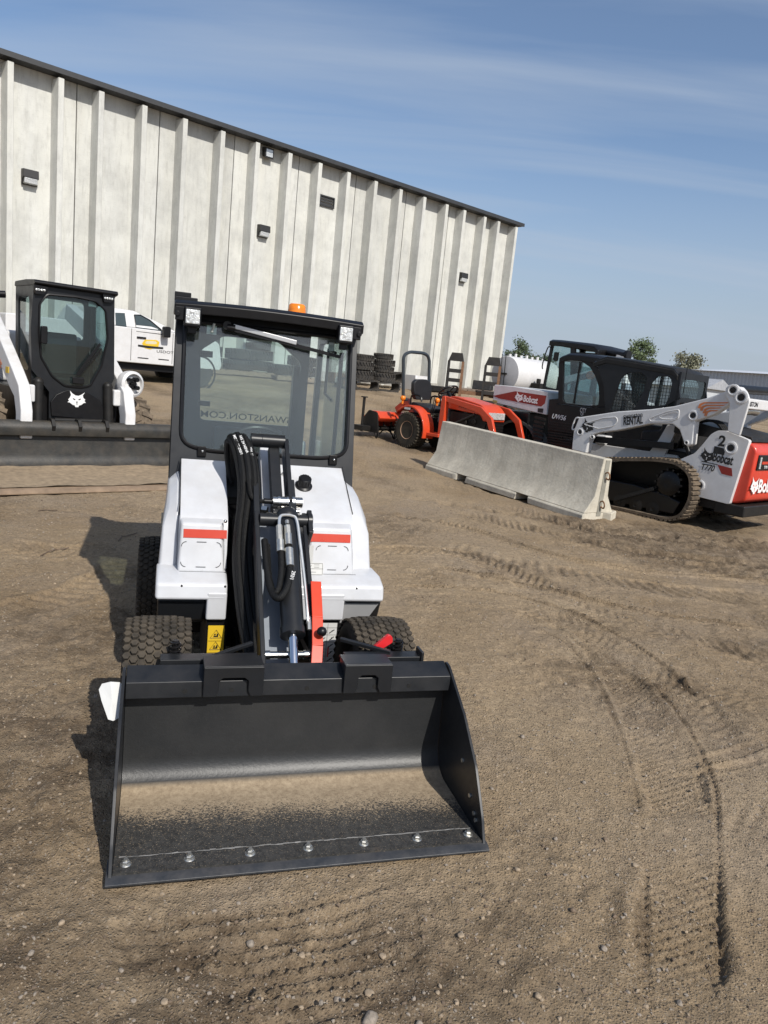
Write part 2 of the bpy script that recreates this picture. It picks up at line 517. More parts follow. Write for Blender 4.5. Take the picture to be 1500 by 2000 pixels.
track([(760, 1140), (930, 1150), (1110, 1195), (1260, 1275), (1380, 1380)], 0.020, 0.020, 0.3, 'line')
track([(720, 1075), (900, 1085), (1150, 1190), (1350, 1250), (1520, 1300)], 0.16, 0.014, 0.09, 'chev')
track([(900, 1000), (1050, 1040), (1250, 1080), (1520, 1110)], 0.17, 0.030, 0.10, 'chev')
track([(980, 985), (1150, 1035), (1350, 1060), (1520, 1075)], 0.15, 0.022, 0.10, 'chev')
track([(720, 1000), (900, 1030), (1100, 1090), (1300, 1120), (1530, 1140)], 0.05, 0.030, 0.3, 'line')
track([(730, 960), (880, 985), (1060, 1015), (1250, 1045), (1530, 1060)], 0.06, 0.030, 0.3, 'line')
track([(850, 1060), (1060, 1110), (1280, 1150), (1520, 1170)], 0.20, 0.012, 0.12, 'bar')
track([(840, 1105), (1060, 1150), (1300, 1205), (1530, 1230)], 0.035, 0.024, 0.3, 'line')
track([(1300, 1490), (1400, 1478), (1520, 1440)], 0.03, 0.014, 0.2, 'line')
track([(1290, 1515), (1400, 1502), (1530, 1470)], 0.02, 0.012, 0.2, 'line')
track([(1400, 1560), (1470, 1600), (1540, 1640)], 0.16, 0.020, 0.06, 'bar')
track([(1380, 1330), (1450, 1380), (1530, 1400)], 0.16, 0.012, 0.06, 'bar')
track([(760, 1260), (900, 1330), (1010, 1450), (1050, 1560), (1010, 1680)], 0.13, 0.012, 0.08, 'clod')
track([(830, 1700), (870, 1620), (960, 1600), (1010, 1500)], 0.06, 0.018, 0.2, 'clod')
track([(-40, 1195), (80, 1175), (200, 1130), (290, 1080)], 0.13, 0.012, 0.12, 'bar')
track([(-40, 1060), (120, 1075), (260, 1060)], 0.16, 0.010, 0.12, 'chev')
track([(640, 1990), (800, 1860), (930, 1730), (1000, 1600)], 0.12, 0.014, 0.08, 'clod')
track([(1000, 1990), (1090, 1830), (1120, 1700), (1090, 1560)], 0.14, 0.010, 0.06, 'clod')
for k_ in range(9):                       # ripples scraped by the bucket edge
    y_ = 1765 + 27 * k_
    track([(150 + 22 * k_, y_ + 42), (330, y_ + 26 + 3 * (k_ % 2)), (520, y_ + 10), (680, y_ - 16), (800 + 8 * k_, y_ - 58)], 0.012 + 0.006 * (k_ % 3), 0.009, 0.3, 'line')

def ground_h(x, y):
    """height and looseness of the bare dirt"""
    x = np.asarray(x, float); y = np.asarray(y, float)
    base = gz(x, y)
    big = 0.026 * fbm(x, y, 2.3, 3, 3)
    mid = 0.020 * fbm(x, y, 0.42, 11, 4)
    fine = fbm(x, y, 0.085, 23, 4, 0.6)
    lo = np.clip(fbm(x + 5, y, 1.3, 41, 4) * 1.6 + 0.42, 0, 1)
    h = big + mid + fine * (0.006 + 0.020 * lo)
    loose = lo.copy()
    for Q, w, d, per, kind in TRACKS:
        x0, y0 = Q.min(0) - 3 * w - 0.1; x1, y1 = Q.max(0) + 3 * w + 0.1
        sel = np.nonzero((x > x0) & (x < x1) & (y > y0) & (y < y1))[0]
        if len(sel) == 0: continue
        X = x[sel]; Y = y[sel]
        best = np.full(len(sel), 1e9); al = np.zeros(len(sel)); cs = np.zeros(len(sel)); acc = 0.0
        for i in range(len(Q) - 1):
            a = Q[i]; e = Q[i + 1] - a; L = float(np.hypot(*e))
            if L < 1e-6: continue
            t = np.clip(((X - a[0]) * e[0] + (Y - a[1]) * e[1]) / L / L, 0, 1)
            dx = X - a[0] - t * e[0]; dy = Y - a[1] - t * e[1]
            dd = dx * dx + dy * dy
            k = dd < best
            best[k] = dd[k]; al[k] = acc + t[k] * L; cs[k] = ((e[0] * dy - e[1] * dx) / L)[k]
            acc += L
        dist = np.sqrt(best)
        wob = 1 + 0.5 * fbm(X, Y, 0.35, 77, 3)
        r = dist / (w * wob)
        fade = np.clip((0.95 if kind == 'line' else 0.75) + (1.0 if kind == 'line' else 1.5) * fbm(X, Y, 0.9, 91, 3), 0, 1) * np.clip(np.minimum(al, acc - al) / 0.3, 0, 1)
        inside = np.clip((1.08 - r) / 0.16, 0, 1)
        rim = np.exp(-((r - 1.25) / 0.22) ** 2)
        if kind == 'chev': tr = np.sin(2 * np.pi * (al + np.abs(cs) * 0.9) / per)
        elif kind == 'bar': tr = np.sin(2 * np.pi * (al + cs * 0.35) / per)
        elif kind == 'block': tr = np.sin(2 * np.pi * al / per) * np.sin(2 * np.pi * cs / (w * 0.36))
        else: tr = 0
        dh = 1.35 * (-d * 0.8 * inside + d * 0.75 * rim) + inside * np.clip(np.asarray(tr) * 1.8, -1, 1) * min(0.012, d * 0.7)
        if kind == 'clod':
            dh = d * (np.exp(-(r / 0.9) ** 2) * (0.5 + 2.2 * np.abs(fbm(X, Y, 0.06, 55, 3))) - 0.3 * inside)
        h[sel] += dh * fade
        loose[sel] = np.clip(loose[sel] + fade * (0.45 * inside + 0.35 * rim), 0, 1.3)
    near = np.clip((np.hypot(x, y) - 22) / 20, 0, 1)
    h = h * (1 - near * 0.6)
    return base + h, loose

def axis(a, b, step, lo, hi, g):
    v = list(np.arange(a, b, step)); s = step; p = v[-1]
    while p < hi:
        s *= g; p += s; v.append(p)
    s = step; p = v[0]; w = []
    while p > lo:
        s *= g; p -= s; w.append(p)
    return np.array(w[::-1] + v)

gx = axis(-2.6, 4.6, 0.0115, -900, 900, 1.045)
gy = axis(1.3, 7.4, 0.0115, -300, 1200, 1.032)
GX, GY = np.meshgrid(gx, gy)
hx, hl = ground_h(GX.ravel(), GY.ravel())
nx, ny = len(gx), len(gy)
me = bpy.data.meshes.new('ground')
co = np.stack([GX.ravel(), GY.ravel(), hx], 1).astype(np.float32)
me.vertices.add(nx * ny); me.vertices.foreach_set('co', co.ravel())
I, J = np.meshgrid(np.arange(nx - 1), np.arange(ny - 1))
q = (J * nx + I).ravel()
quads = np.stack([q, q + 1, q + 1 + nx, q + nx], 1).astype(np.int32)
me.loops.add(quads.size); me.loops.foreach_set('vertex_index', quads.ravel())
me.polygons.add(len(quads)); me.polygons.foreach_set('loop_start', np.arange(0, quads.size, 4, dtype=np.int32))
me.update(calc_edges=True); me.validate()
me.polygons.foreach_set('use_smooth', np.ones(len(quads), bool))
at = me.attributes.new('loose', 'FLOAT', 'POINT'); at.data.foreach_set('value', hl.astype(np.float32))
ground = bpy.data.objects.new('ground', me); link(ground)
tag(ground, 'bare brown dirt and gravel yard marked by wheels and tracks', None, None, 'structure')

def dirt_mat():
    m = bpy.data.materials.new('dirt'); m.use_nodes = True
    t = m.node_tree; b = t.nodes['Principled BSDF']
    tc = _n(t, 'ShaderNodeTexCoord')
    def noise(s, d, r=0.6, dist=0):
        n = _n(t, 'ShaderNodeTexNoise'); n.inputs['Scale'].default_value = s; n.inputs['Detail'].default_value = d
        n.inputs['Roughness'].default_value = r; n.inputs['Distortion'].default_value = dist
        t.links.new(tc.outputs['Object'], n.inputs[0]); return n.outputs[0]
    def rng(s, a, b_, c=0.0, d=1.0):
        n = _n(t, 'ShaderNodeMapRange'); n.inputs['From Min'].default_value = a; n.inputs['From Max'].default_value = b_
        n.inputs['To Min'].default_value = c; n.inputs['To Max'].default_value = d; t.links.new(s, n.inputs[0]); return n.outputs[0]
    def mix(f, a, b_):
        n = _n(t, 'ShaderNodeMixRGB')
        if f is not None: t.links.new(f, n.inputs[0])
        for i, c in ((1, a), (2, b_)):
            if isinstance(c, tuple): n.inputs[i].default_value = (*c, 1)
            else: t.links.new(c, n.inputs[i])
        return n.outputs[0]
    tan = (0.345, 0.262, 0.170); tan2 = (0.248, 0.178, 0.106); dark = (0.112, 0.080, 0.051); grey = (0.275, 0.216, 0.156)
    c = mix(rng(noise(0.55, 6), 0.36, 0.66), tan, tan2)
    c = mix(rng(noise(0.23, 7, 0.6, 0.8), 0.46, 0.62, 0, 0.55), c, (0.36, 0.272, 0.175))
    c = mix(rng(noise(0.9, 7, 0.65, 0.4), 0.47, 0.70, 0, 0.85), c, grey)
    a = _n(t, 'ShaderNodeAttribute'); a.attribute_name = 'loose'
    fac = _n(t, 'ShaderNodeMath'); fac.operation = 'MULTIPLY'
    t.links.new(rng(a.outputs['Fac'], 0.40, 1.10, 0, 0.95), fac.inputs[0]); t.links.new(rng(noise(5, 8, 0.75), 0.32, 0.58), fac.inputs[1])
    c = mix(fac.outputs[0], c, dark)
    # single grains of gravel
    for sc_, th, amt, g1, g2 in ((95, 0.30, 0.75, (0.42, 0.36, 0.28), (0.10, 0.078, 0.058)), (210, 0.34, 0.7, (0.46, 0.39, 0.30), (0.09, 0.07, 0.05))):
        v = _n(t, 'ShaderNodeTexVoronoi'); v.inputs['Scale'].default_value = sc_; t.links.new(tc.outputs['Object'], v.inputs[0])
        sepc = _n(t, 'ShaderNodeSeparateColor'); t.links.new(v.outputs['Color'], sepc.inputs[0])
        inside = rng(v.outputs['Distance'], th + 0.1, th - 0.05)
        m1 = _n(t, 'ShaderNodeMath'); m1.operation = 'MULTIPLY'; t.links.new(inside, m1.inputs[0]); t.links.new(rng(sepc.outputs[0], 0.55, 0.60, 0, amt), m1.inputs[1])
        m2 = _n(t, 'ShaderNodeMath'); m2.operation = 'MULTIPLY'; t.links.new(m1.outputs[0], m2.inputs[0]); t.links.new(rng(noise(1.7, 5), 0.38, 0.6, 0.15, 1), m2.inputs[1])
        gc = mix(rng(sepc.outputs[1], 0.3, 0.9), g2, g1)
        c = mix(m2.outputs[0], c, gc)
    hs = _n(t, 'ShaderNodeHueSaturation'); t.links.new(rng(noise(33, 8, 0.75), 0.25, 0.75, 0.58, 1.38), hs.inputs['Value']); t.links.new(c, hs.inputs['Color'])
    t.links.new(hs.outputs[0], b.inputs['Base Color'])
    b.inputs['Roughness'].default_value = 0.95; b.inputs['Specular IOR Level'].default_value = 0.15
    bh = _n(t, 'ShaderNodeMath'); bh.operation = 'ADD'
    v2 = _n(t, 'ShaderNodeTexVoronoi'); v2.inputs['Scale'].default_value = 120; t.links.new(tc.outputs['Object'], v2.inputs[0])
    v3 = _n(t, 'ShaderNodeTexVoronoi'); v3.inputs['Scale'].default_value = 47; v3.inputs['Randomness'].default_value = 1.0; t.links.new(tc.outputs['Object'], v3.inputs[0])
    bh0 = _n(t, 'ShaderNodeMath'); bh0.operation = 'ADD'; t.links.new(rng(v2.outputs['Distance'], 0.0, 0.5, 0.5, 0), bh0.inputs[0]); t.links.new(rng(v3.outputs['Distance'], 0.0, 0.32, 0.75, 0), bh0.inputs[1])
    t.links.new(bh0.outputs[0], bh.inputs[0]); t.links.new(noise(38, 11, 0.8), bh.inputs[1])
    bp = _n(t, 'ShaderNodeBump'); bp.inputs['Strength'].default_value = 0.9; bp.inputs['Distance'].default_value = 0.011
    t.links.new(bh.outputs[0], bp.inputs['Height']); t.links.new(bp.outputs[0], b.inputs['Normal'])
    return m
me.materials.append(dirt_mat())

# pebbles: far too many to count -> stuff; the larger stones are things
PEB = [pmat('pebble_grey', (0.255, 0.215, 0.172), 0.85, var=0.3, vs=3), pmat('pebble_tan', (0.31, 0.24, 0.165), 0.85, var=0.25, vs=3), pmat('pebble_brown', (0.155, 0.113, 0.078), 0.9, var=0.3, vs=3), pmat('pebble_pale', (0.42, 0.37, 0.30), 0.8, var=0.2, vs=3)]
def stone_mesh(seed, n=7, m=5):
    rs = np.random.RandomState(seed)
    vs = []; fs = []
    for i in range(m + 1):
        for k in range(n):
            ph = math.pi * i / m; th = 2 * math.pi * (k + 0.5 * (i % 2)) / n
            vs.append([math.sin(ph) * math.cos(th), math.sin(ph) * math.sin(th), math.cos(ph)])
    vs = np.array(vs)
    for _ in range(9):
        d = rs.normal(size=3); d /= np.linalg.norm(d); lim = rs.uniform(0.55, 0.9)
        p = vs @ d; k = p > lim; vs[k] -= np.outer(p[k] - lim, d)
    vs *= np.array([1, rs.uniform(0.65, 0.95), rs.uniform(0.45, 0.7)])
    for i in range(m):
        for k in range(n):
            fs.append((i * n + k, i * n + (k + 1) % n, (i + 1) * n + (k + 1) % n, (i + 1) * n + k))
    return vs, fs
def in_loader(x, y):
    dx, dy = x + 0.119, y - 2.168
    lx = dx * 0.956 + dy * 0.291; ly = -dx * 0.291 + dy * 0.956
    return (np.abs(lx) < 0.66) & (ly > -0.02) & (ly < 0.62)
SM = [stone_mesh(s, 5, 3) for s in range(6)]
rs = np.random.RandomState(5)
for mi in range(4):
    n = (11000, 8000, 12000, 500)[mi]
    yy = 1.3 + 8.5 * rs.rand(n * 3) ** 1.9; xx = (rs.rand(n * 3) * 2 - 1) * (0.75 * yy + 0.6) + 0.1
    dens = fbm(xx, yy, 0.8, 19, 4) + 0.25 * (xx > 0.3) + 0.1
    k = (dens + 0.5 * (rs.rand(n * 3) - 0.5) > 0.08) & ~in_loader(xx, yy)
    xx = xx[k][:n]; yy = yy[k][:n]; n = len(xx)
    hh, _l = ground_h(xx, yy)
    sz = (0.0016 + 0.0075 * rs.rand(n) ** 5.0 + 0.0005 * yy) * (0.8 if mi == 3 else 1.0)
    VV = []; FF = []; off = 0
    for i in range(n):
        vs, fs = SM[rs.randint(6)]
        a = rs.rand() * 6.283; c, s_ = math.cos(a), math.sin(a)
        w = vs * sz[i]
        VV.append(np.stack([w[:, 0] * c - w[:, 1] * s_ + xx[i], w[:, 0] * s_ + w[:, 1] * c + yy[i], w[:, 2] + hh[i] + sz[i] * 0.12], 1))
        FF.append(np.array(fs) + off); off += len(vs)
    mm = bpy.data.meshes.new('pebbles'); mm.from_pydata(np.concatenate(VV).tolist(), [], np.concatenate(FF).tolist())
    mm.materials.append(PEB[mi])
    tag(link(bpy.data.objects.new('pebbles', mm)), ('small grey gravel strewn over the dirt', 'small tan gravel strewn over the dirt', 'small crumbs of brown soil strewn over the dirt', 'small pale chips of stone strewn over the dirt')[mi], 'gravel', None, 'stuff')
STM = []
for s in range(5):
    vs, fs = stone_mesh(50 + s, 9, 6)
    mm = bpy.data.meshes.new('stone'); mm.from_pydata(vs.tolist(), [], fs); mm.polygons.foreach_set('use_smooth', [True] * len(fs)); mm.materials.append(PEB[(0, 1, 0, 1, 2)[s]]); STM.append(mm)
SPX = [(693, 130), (723, 228), (722, 287), (345, 105), (197, 228), (508, 243), (322, 252), (262, 237), (590, 160), (492, 262), (490, 130), (688, 8), (237, 182), (520, 140), (638, 182), (660, 240), (748, 160), (700, 190), (855, 235), (610, 92)]
SPX = [(a, 1700 + b) for a, b in SPX] + [(1085, 1640), (1240, 1690), (960, 1540), (1010, 1700), (1120, 1780), (1180, 1850), (980, 1880), (1290, 1880), (1050, 1950), (1400, 1800), (820, 1990), (900, 1830), (60, 1860), (120, 1800), (1180, 1640), (1020, 1440), (880, 1200), (1105, 1330), (1440, 1230), (1230, 1180), (1140, 1530), (930, 1660), (1330, 1950)]
for i, (a, b) in enumerate(SPX):
    X, Y = px_ground(a, b)
    if bool(in_loader(np.array(X), np.array(Y))): continue
    o = bpy.data.objects.new('stone', STM[i % 5]); link(o)
    s = random.uniform(0.009, 0.016) if i > 2 else (0.016, 0.017, 0.026)[i]
    o.scale = (s, s, s); o.location = (X, Y, float(ground_h(np.array([X]), np.array([Y]))[0][0]) + s * 0.25); o.rotation_euler = (0, 0, random.random() * 6.28)
    tag(o, 'small rounded loose stone lying on the bare dirt', 'stone', 'loose stones lying on the dirt')
TWIG = pmat('dry_twig', (0.12, 0.085, 0.06), 0.9, var=0.3)
for (a, b), (c, d), bend, lab in (((78, 1080), (135, 1070), 0.03, 'short dry twig lying on the dirt outside the shadow of the cab'), ((232, 1055), (268, 1040), 0.04, 'curved dry twig lying in the shadow of the small loader cab'), ((75, 997), (112, 999), 0.02, 'thin dry twig lying on the dirt in front of the wide bucket')):
    p = Vector((*px_ground(a, b), 0)); q_ = Vector((*px_ground(c, d), 0))
    n_ = Vector((-(q_ - p).y, (q_ - p).x, 0)).normalized()
    pts = []
    for k in range(6):
        t = k / 5; w = p.lerp(q_, t) + n_ * bend * math.sin(math.pi * t) + n_ * random.uniform(-.004, .004)
        w.z = float(ground_h(np.array([w.x]), np.array([w.y]))[0][0]) + 0.008 + random.uniform(0, .006); pts.append(w)
    tag(MB().tube(pts, 0.0045, 5).build('twig', TWIG), lab, 'twig')

# ---------------------------------------------------------------- warehouse of ribbed concrete panels
def concrete_mat():
    m = bpy.data.materials.new('cast_concrete'); m.use_nodes = True
    t = m.node_tree; b = t.nodes['Principled BSDF']
    tc = _n(t, 'ShaderNodeTexCoord'); oi = _n(t, 'ShaderNodeObjectInfo')
    def noise(sc3, s, d, r=0.6):
        mp_ = _n(t, 'ShaderNodeMapping'); mp_.inputs['Scale'].default_value = sc3
        t.links.new(tc.outputs['Object'], mp_.inputs[0])
        n = _n(t, 'ShaderNodeTexNoise'); n.inputs['Scale'].default_value = s; n.inputs['Detail'].default_value = d; n.inputs['Roughness'].default_value = r
        t.links.new(mp_.outputs[0], n.inputs[0]); return n.outputs[0]
    def rng(s, a, b_, c=0.0, d=1.0):
        n = _n(t, 'ShaderNodeMapRange'); n.inputs['From Min'].default_value = a; n.inputs['From Max'].default_value = b_
        n.inputs['To Min'].default_value = c; n.inputs['To Max'].default_value = d; t.links.new(s, n.inputs[0]); return n.outputs[0]
    def mix(f, a, b_):
        n = _n(t, 'ShaderNodeMixRGB'); t.links.new(f, n.inputs[0])
        for i, c in ((1, a), (2, b_)):
            if isinstance(c, tuple): n.inputs[i].default_value = (*c, 1)
            else: t.links.new(c, n.inputs[i])
        return n.outputs[0]
    c = mix(rng(noise((1, 1, 0.12), 1.5, 5), 0.35, 0.65), (0.61, 0.612, 0.58), (0.575, 0.57, 0.52))
    c = mix(rng(noise((1, 1, 1), 1.1, 8, 0.7), 0.42, 0.66, 0, 0.8), c, (0.45, 0.45, 0.425))
    c = mix(rng(noise((2.2, 2.2, 0.35), 3.5, 9, 0.75), 0.50, 0.70, 0, 0.45), c, (0.31, 0.305, 0.28))
    c = mix(rng(noise((5, 5, 30), 1.6, 6, 0.7), 0.57, 0.68, 0, 0.28), c, (0.30, 0.295, 0.27))
    hs = _n(t, 'ShaderNodeHueSaturation'); t.links.new(rng(oi.outputs['Random'], 0, 1, 0.92, 1.06), hs.inputs['Value']); t.links.new(c, hs.inputs['Color'])
    t.links.new(hs.outputs[0], b.inputs['Base Color']); b.inputs['Roughness'].default_value = 0.9; b.inputs['Specular IOR Level'].default_value = 0.2
    bp = _n(t, 'ShaderNodeBump'); bp.inputs['Strength'].default_value = 0.25; bp.inputs['Distance'].default_value = 0.02
    t.links.new(noise((1, 1, 1), 18, 7, 0.7), bp.inputs['Height']); t.links.new(bp.outputs[0], b.inputs['Normal'])
    return m
CONC = concrete_mat()
FLASH = pmat('dark_roof_flashing', (0.035, 0.036, 0.038), 0.5, var=0.15)
WB = 1.15                                        # base of the wall in world z
wh = thing('warehouse', 'tall warehouse of ribbed pale concrete panels with dark roof edge', 'building', (-0.671 * 22, 0.742 * 22, WB), WYAW)
STEMS = [-4.1, -2.87, -1.65, -0.42, 0.81, 2.04, 3.26, 4.49, 5.72, 6.95, 8.01, 9.23, 10.47, 11.71, 12.94, 14.17, 15.39, 16.62, 17.87, 19.09, 20.32, 21.55, 22.57, 23.81, 24.68, 25.85]
FD, TOPZ = 0.40, 7.34
edges = [-4.75] + [0.5 * (STEMS[2 * i + 1] + 0.16 + STEMS[2 * i + 2]) for i in range(len(STEMS) // 2 - 1)] + [26.28]
for i in range(len(STEMS) // 2):
    b = MB()
    b.box(edges[i] + 0.012, edges[i + 1] - 0.012, FD, FD + 0.15, 0, TOPZ)
    for s in STEMS[2 * i:2 * i + 2]:
        # ribs taper a little towards their outer face
        b.prism([(s, 0), (s + 0.15, 0), (s + 0.21, FD + 0.002), (s - 0.05, FD + 0.002)], 'z', 0.0, TOPZ - 0.10)
    b.build('wall_panel', CONC, wh, bevel=0.008, seg=1)
b = MB(); b.box(-4.75, 26.25, FD + 0.152, FD + 18, 0, TOPZ - 0.2); b.build('roof_deck', FLASH, wh)
b = MB(); b.box(-4.8, 26.34, -0.03, FD + 0.2, TOPZ, TOPZ + 0.10); b.box(-4.8, 26.34, -0.06, -0.032, TOPZ - 0.015, TOPZ + 0.115); b.build('roof_flashing', FLASH, wh)
b = MB(); b.box(26.30, 26.42, FD, FD + 18, 0, TOPZ - 0.01); b.build('end_wall', CONC, wh)
b = MB(); b.box(-4.75, 26.29, FD - 0.05, FD, 0, 0.32); b.build('footing', pmat('footing_concrete', (0.33, 0.32, 0.29), 0.9, var=0.2), wh)
b = MB()
b.cyl((17.05, 1.6, TOPZ - .2), (17.05, 1.6, TOPZ + 0.42), 0.05, n=10); b.lathe([(0.01, .4), (.09, .4), (.09, .5), (.02, .56)], (17.05, 1.6, TOPZ), n=10); b.build('roof_vent_pipe', ZINC, wh)
b = MB(); b.cyl((25.1, 2.2, TOPZ - .2), (25.1, 2.2, TOPZ + 0.5), 0.07, n=10); b.lathe([(0.02, .48), (.14, .48), (.14, .60), (.03, .72)], (25.1, 2.2, TOPZ), n=12); b.build('roof_vent_pipe', ZINC, wh)
lv = MB(); lv.ring(rect(15.78, 6.0, 16.42, 6.36), rect(15.82, 6.04, 16.38, 6.32), lambda a, c, s: (a, FD - 0.06 + 0.06 * s, c)); lv = lv.build('louvre_vent', FLASH, wh)
for k in range(3):
    MB().prism([(FD - .05, 6.05 + .095 * k), (FD - .01, 6.05 + .095 * k + .07), (FD - .002, 6.05 + .095 * k + .07), (FD - .042, 6.05 + .095 * k)], 'x', 15.83, 16.37).build('slat', FLASH, lv)
DARKB = pmat('bronze_lamp_body', (0.022, 0.021, 0.02), 0.5)
def wall_light(a, z, s, label, flood=False):
    # stands on the flange between two ribs
    P = Vector((-0.671 * 22, 0.742 * 22)) + Vector(WU) * a + Vector((-0.671, 0.742)) * FD
    t = thing('wall_light', label, 'wall light', (P.x, P.y, z), WYAW, 'lamps on the warehouse wall')
    if flood:
        MB().prism(rnd([(-.02, -.12), (-.20, -.20), (-.20, .12), (-.02, .14)], .02), 'x', -.16, .16).build('housing', DARKB, t)
        MB().box(-.12, .12, -.215, -.203, -.15, .07).build('lens', LENS, t)
    else:
        MB().prism([(-.002, -.22 * s), (-.10 * s, -.22 * s), (-.14 * s, -.05 * s), (-.26 * s, -.02 * s), (-.24 * s, .22 * s), (-.002, .24 * s)], 'x', -.23 * s, .23 * s).build('housing', DARKB, t, bevel=.012)
        MB().prism([(-.108 * s, -.20 * s), (-.235 * s, -.18 * s), (-.25 * s, -.03 * s), (-.145 * s, -.055 * s)], 'x', -.19 * s, .19 * s).build('lens', LENS, t)
    return t
wall_light(6.36, 5.80, 0.85, 'square wall lamp on the concrete above the loader with the wide bucket')
wall_light(13.56, 8.28, 0.8, 'small flood lamp high under the roof edge of the concrete warehouse', True)
wall_light(13.59, 5.84, 0.85, 'square wall lamp midway along the wall, below the small flood lamp')
wall_light(23.25, 5.88, 0.85, 'square wall lamp close to the far corner of the warehouse')

# ---------------------------------------------------------------- far buildings and trees beyond the yard
def at_depth(x, y, D):
    d = px_ray(x, y); return Vector((0, 0, CAM_H)) + d * D
CORR = pmat('pale_corrugated_sheet', (0.44, 0.47, 0.50), 0.5, var=0.08, vs=0.5)
p0 = at_depth(1352, 752, 62); p1 = at_depth(1560, 762, 55)
dv = Vector((p1.x - p0.x, p1.y - p0.y, 0)); Lh = dv.length
shed = thing('metal_shed', 'long low grey corrugated metal shed far beyond the track loader', 'building', (p0.x, p0.y, 0.0), math.atan2(dv.y, dv.x))
b = MB(); prof = []
nrib = int(Lh * 2.2 / 0.30)
for k in range(nrib):
    x = k * 0.30
    prof += [(x, 0), (x + 0.10, 0), (x + 0.14, -0.06), (x + 0.24, -0.06), (x + 0.28, 0)]
b.prism(prof + [(nrib * 0.30, 0.0), (nrib * 0.30, 10), (0, 10)], 'z', 0, 4.55); b.build('wall', CORR, shed, smooth=0)
b = MB(); b.prism([(-.3, 4.56), (10.3, 4.56), (5, 5.0)], 'x', -.3, nrib * .3 + .3); b.build('roof', pmat('pale_roof_sheet', (0.55, 0.57, 0.60), 0.5), shed)
hut = thing('site_hut', 'small pale grey hut with low roof in front of the corrugated shed', 'building', tuple(Vector((at_depth(1400, 770, 40).x, at_depth(1400, 770, 40).y, 0))), WYAW)
b = MB(); b.box(-1.5, 1.5, 0, 3, 0, 2.6); b.build('wall', pmat('pale_siding', (0.48, 0.50, 0.52), 0.6), hut)
b = MB(); b.prism([(-1.7, 2.58), (1.7, 2.58), (0, 3.15)], 'y', -.2, 3.2); b.build('roof', pmat('grey_shingle', (0.33, 0.34, 0.36), 0.8, var=.2), hut)

def leaf_mat(name, c):  # leaf tones are lightened, distance haze put into the colour
    m = pmat(name, c, 0.6, var=0.45, vs=0.8)
    return m
BARK = pmat('bark', (0.10, 0.08, 0.06), 0.9, var=0.3)
def tree(px, py, D, w, h, seed, label, lm, dens=1.0, crown_lo=0.35):
    P = at_depth(px, py, D)         # crown centre
    r_ = random.Random(seed)
    g = gzf(P.x, P.y)
    t = thing('tree', label, 'tree', (P.x, P.y, g), 0, 'trees beyond the yard')
    cz = P.z - g
    b = MB()
    top = cz + h * 0.35
    b.tube([(0, 0, -0.2), (0.05, 0, cz * 0.4), (-0.08, 0.05, cz * 0.75), (0, 0, top)], 0.09, 6)
    cl = []
    for k in range(int(16 * dens)):
        a = r_.random() * 6.28; rr = math.sqrt(r_.random()) * w * 0.5; zz = r_.uniform(-h / 2, h / 2)
        sh = math.sqrt(max(0.05, 1 - (zz / (h / 2)) ** 2))
        cl.append(Vector((math.cos(a) * rr * sh, math.sin(a) * rr * sh, cz + zz)))
        st = Vector((0, 0, max(0.3, cz + zz - 0.5 * h * 0.3 - 0.2)))
        b.tube([st, st.lerp(cl[-1], 0.5) + Vector((0, 0, .08)), cl[-1]], 0.03, 5)
    b.build('trunk', BARK, t)
    VV = []; FF = []
    for c in cl:
        cs = r_.uniform(0.16, 0.26) * w
        for k in range(int(210 * dens)):
            d = Vector((r_.gauss(0, 1), r_.gauss(0, 1), r_.gauss(0, .8))) * cs * 0.5
            p = c + d
            s = r_.uniform(0.05, 0.10) * w / 3.2
            n1 = Vector((r_.uniform(-1, 1), r_.uniform(-1, 1), r_.uniform(-.4, 1))).normalized(); a = n1.orthogonal().normalized(); bb = n1.cross(a)
            i = len(VV)
            VV += [p + a * s * 1.5, p + bb * s, p - a * s * 1.5, p - bb * s]; FF.append((i, i + 1, i + 2, i + 3))
    m_ = MB(); m_.v = [tuple(v) for v in VV]; m_.f = FF
    m_.build('crown', lm, t, smooth=0)
    return t
tree(1012, 688, 85, 2.6, 2.5, 1, 'dark green roundish tree beyond the white tank', leaf_mat('dark_green_leaf', (0.075, 0.105, 0.05)))
tree(1040, 704, 85, 1.7, 1.9, 2, 'small dark green tree just beside the roundish tree behind the white tank', leaf_mat('green_leaf', (0.085, 0.12, 0.06)), 0.7)
tree(1254, 692, 80, 2.7, 2.7, 3, 'green tree with open uneven crown standing above the black cab roof', leaf_mat('mid_green_leaf', (0.12, 0.16, 0.075)), 1.0)
tree(1335, 714, 80, 3.3, 2.0, 4, 'broad pale grey-green tree beside the corrugated shed', leaf_mat('grey_green_leaf', (0.21, 0.21, 0.14)), 0.9)
tree(1055, 716, 110, 4.2, 2.6, 5, 'distant green bush peeping over the white tank', leaf_mat('far_green_leaf', (0.07, 0.10, 0.05)), 0.8)
# ================================================================ SMALL ARTICULATED LOADER (the main machine)
LO = Vector((-0.119, 2.168, 0.0)); LYAW = R(16.92)
ld = thing('compact_loader', 'small white and charcoal cab loader with low front bucket in the foreground', 'loader', tuple(LO), LYAW)

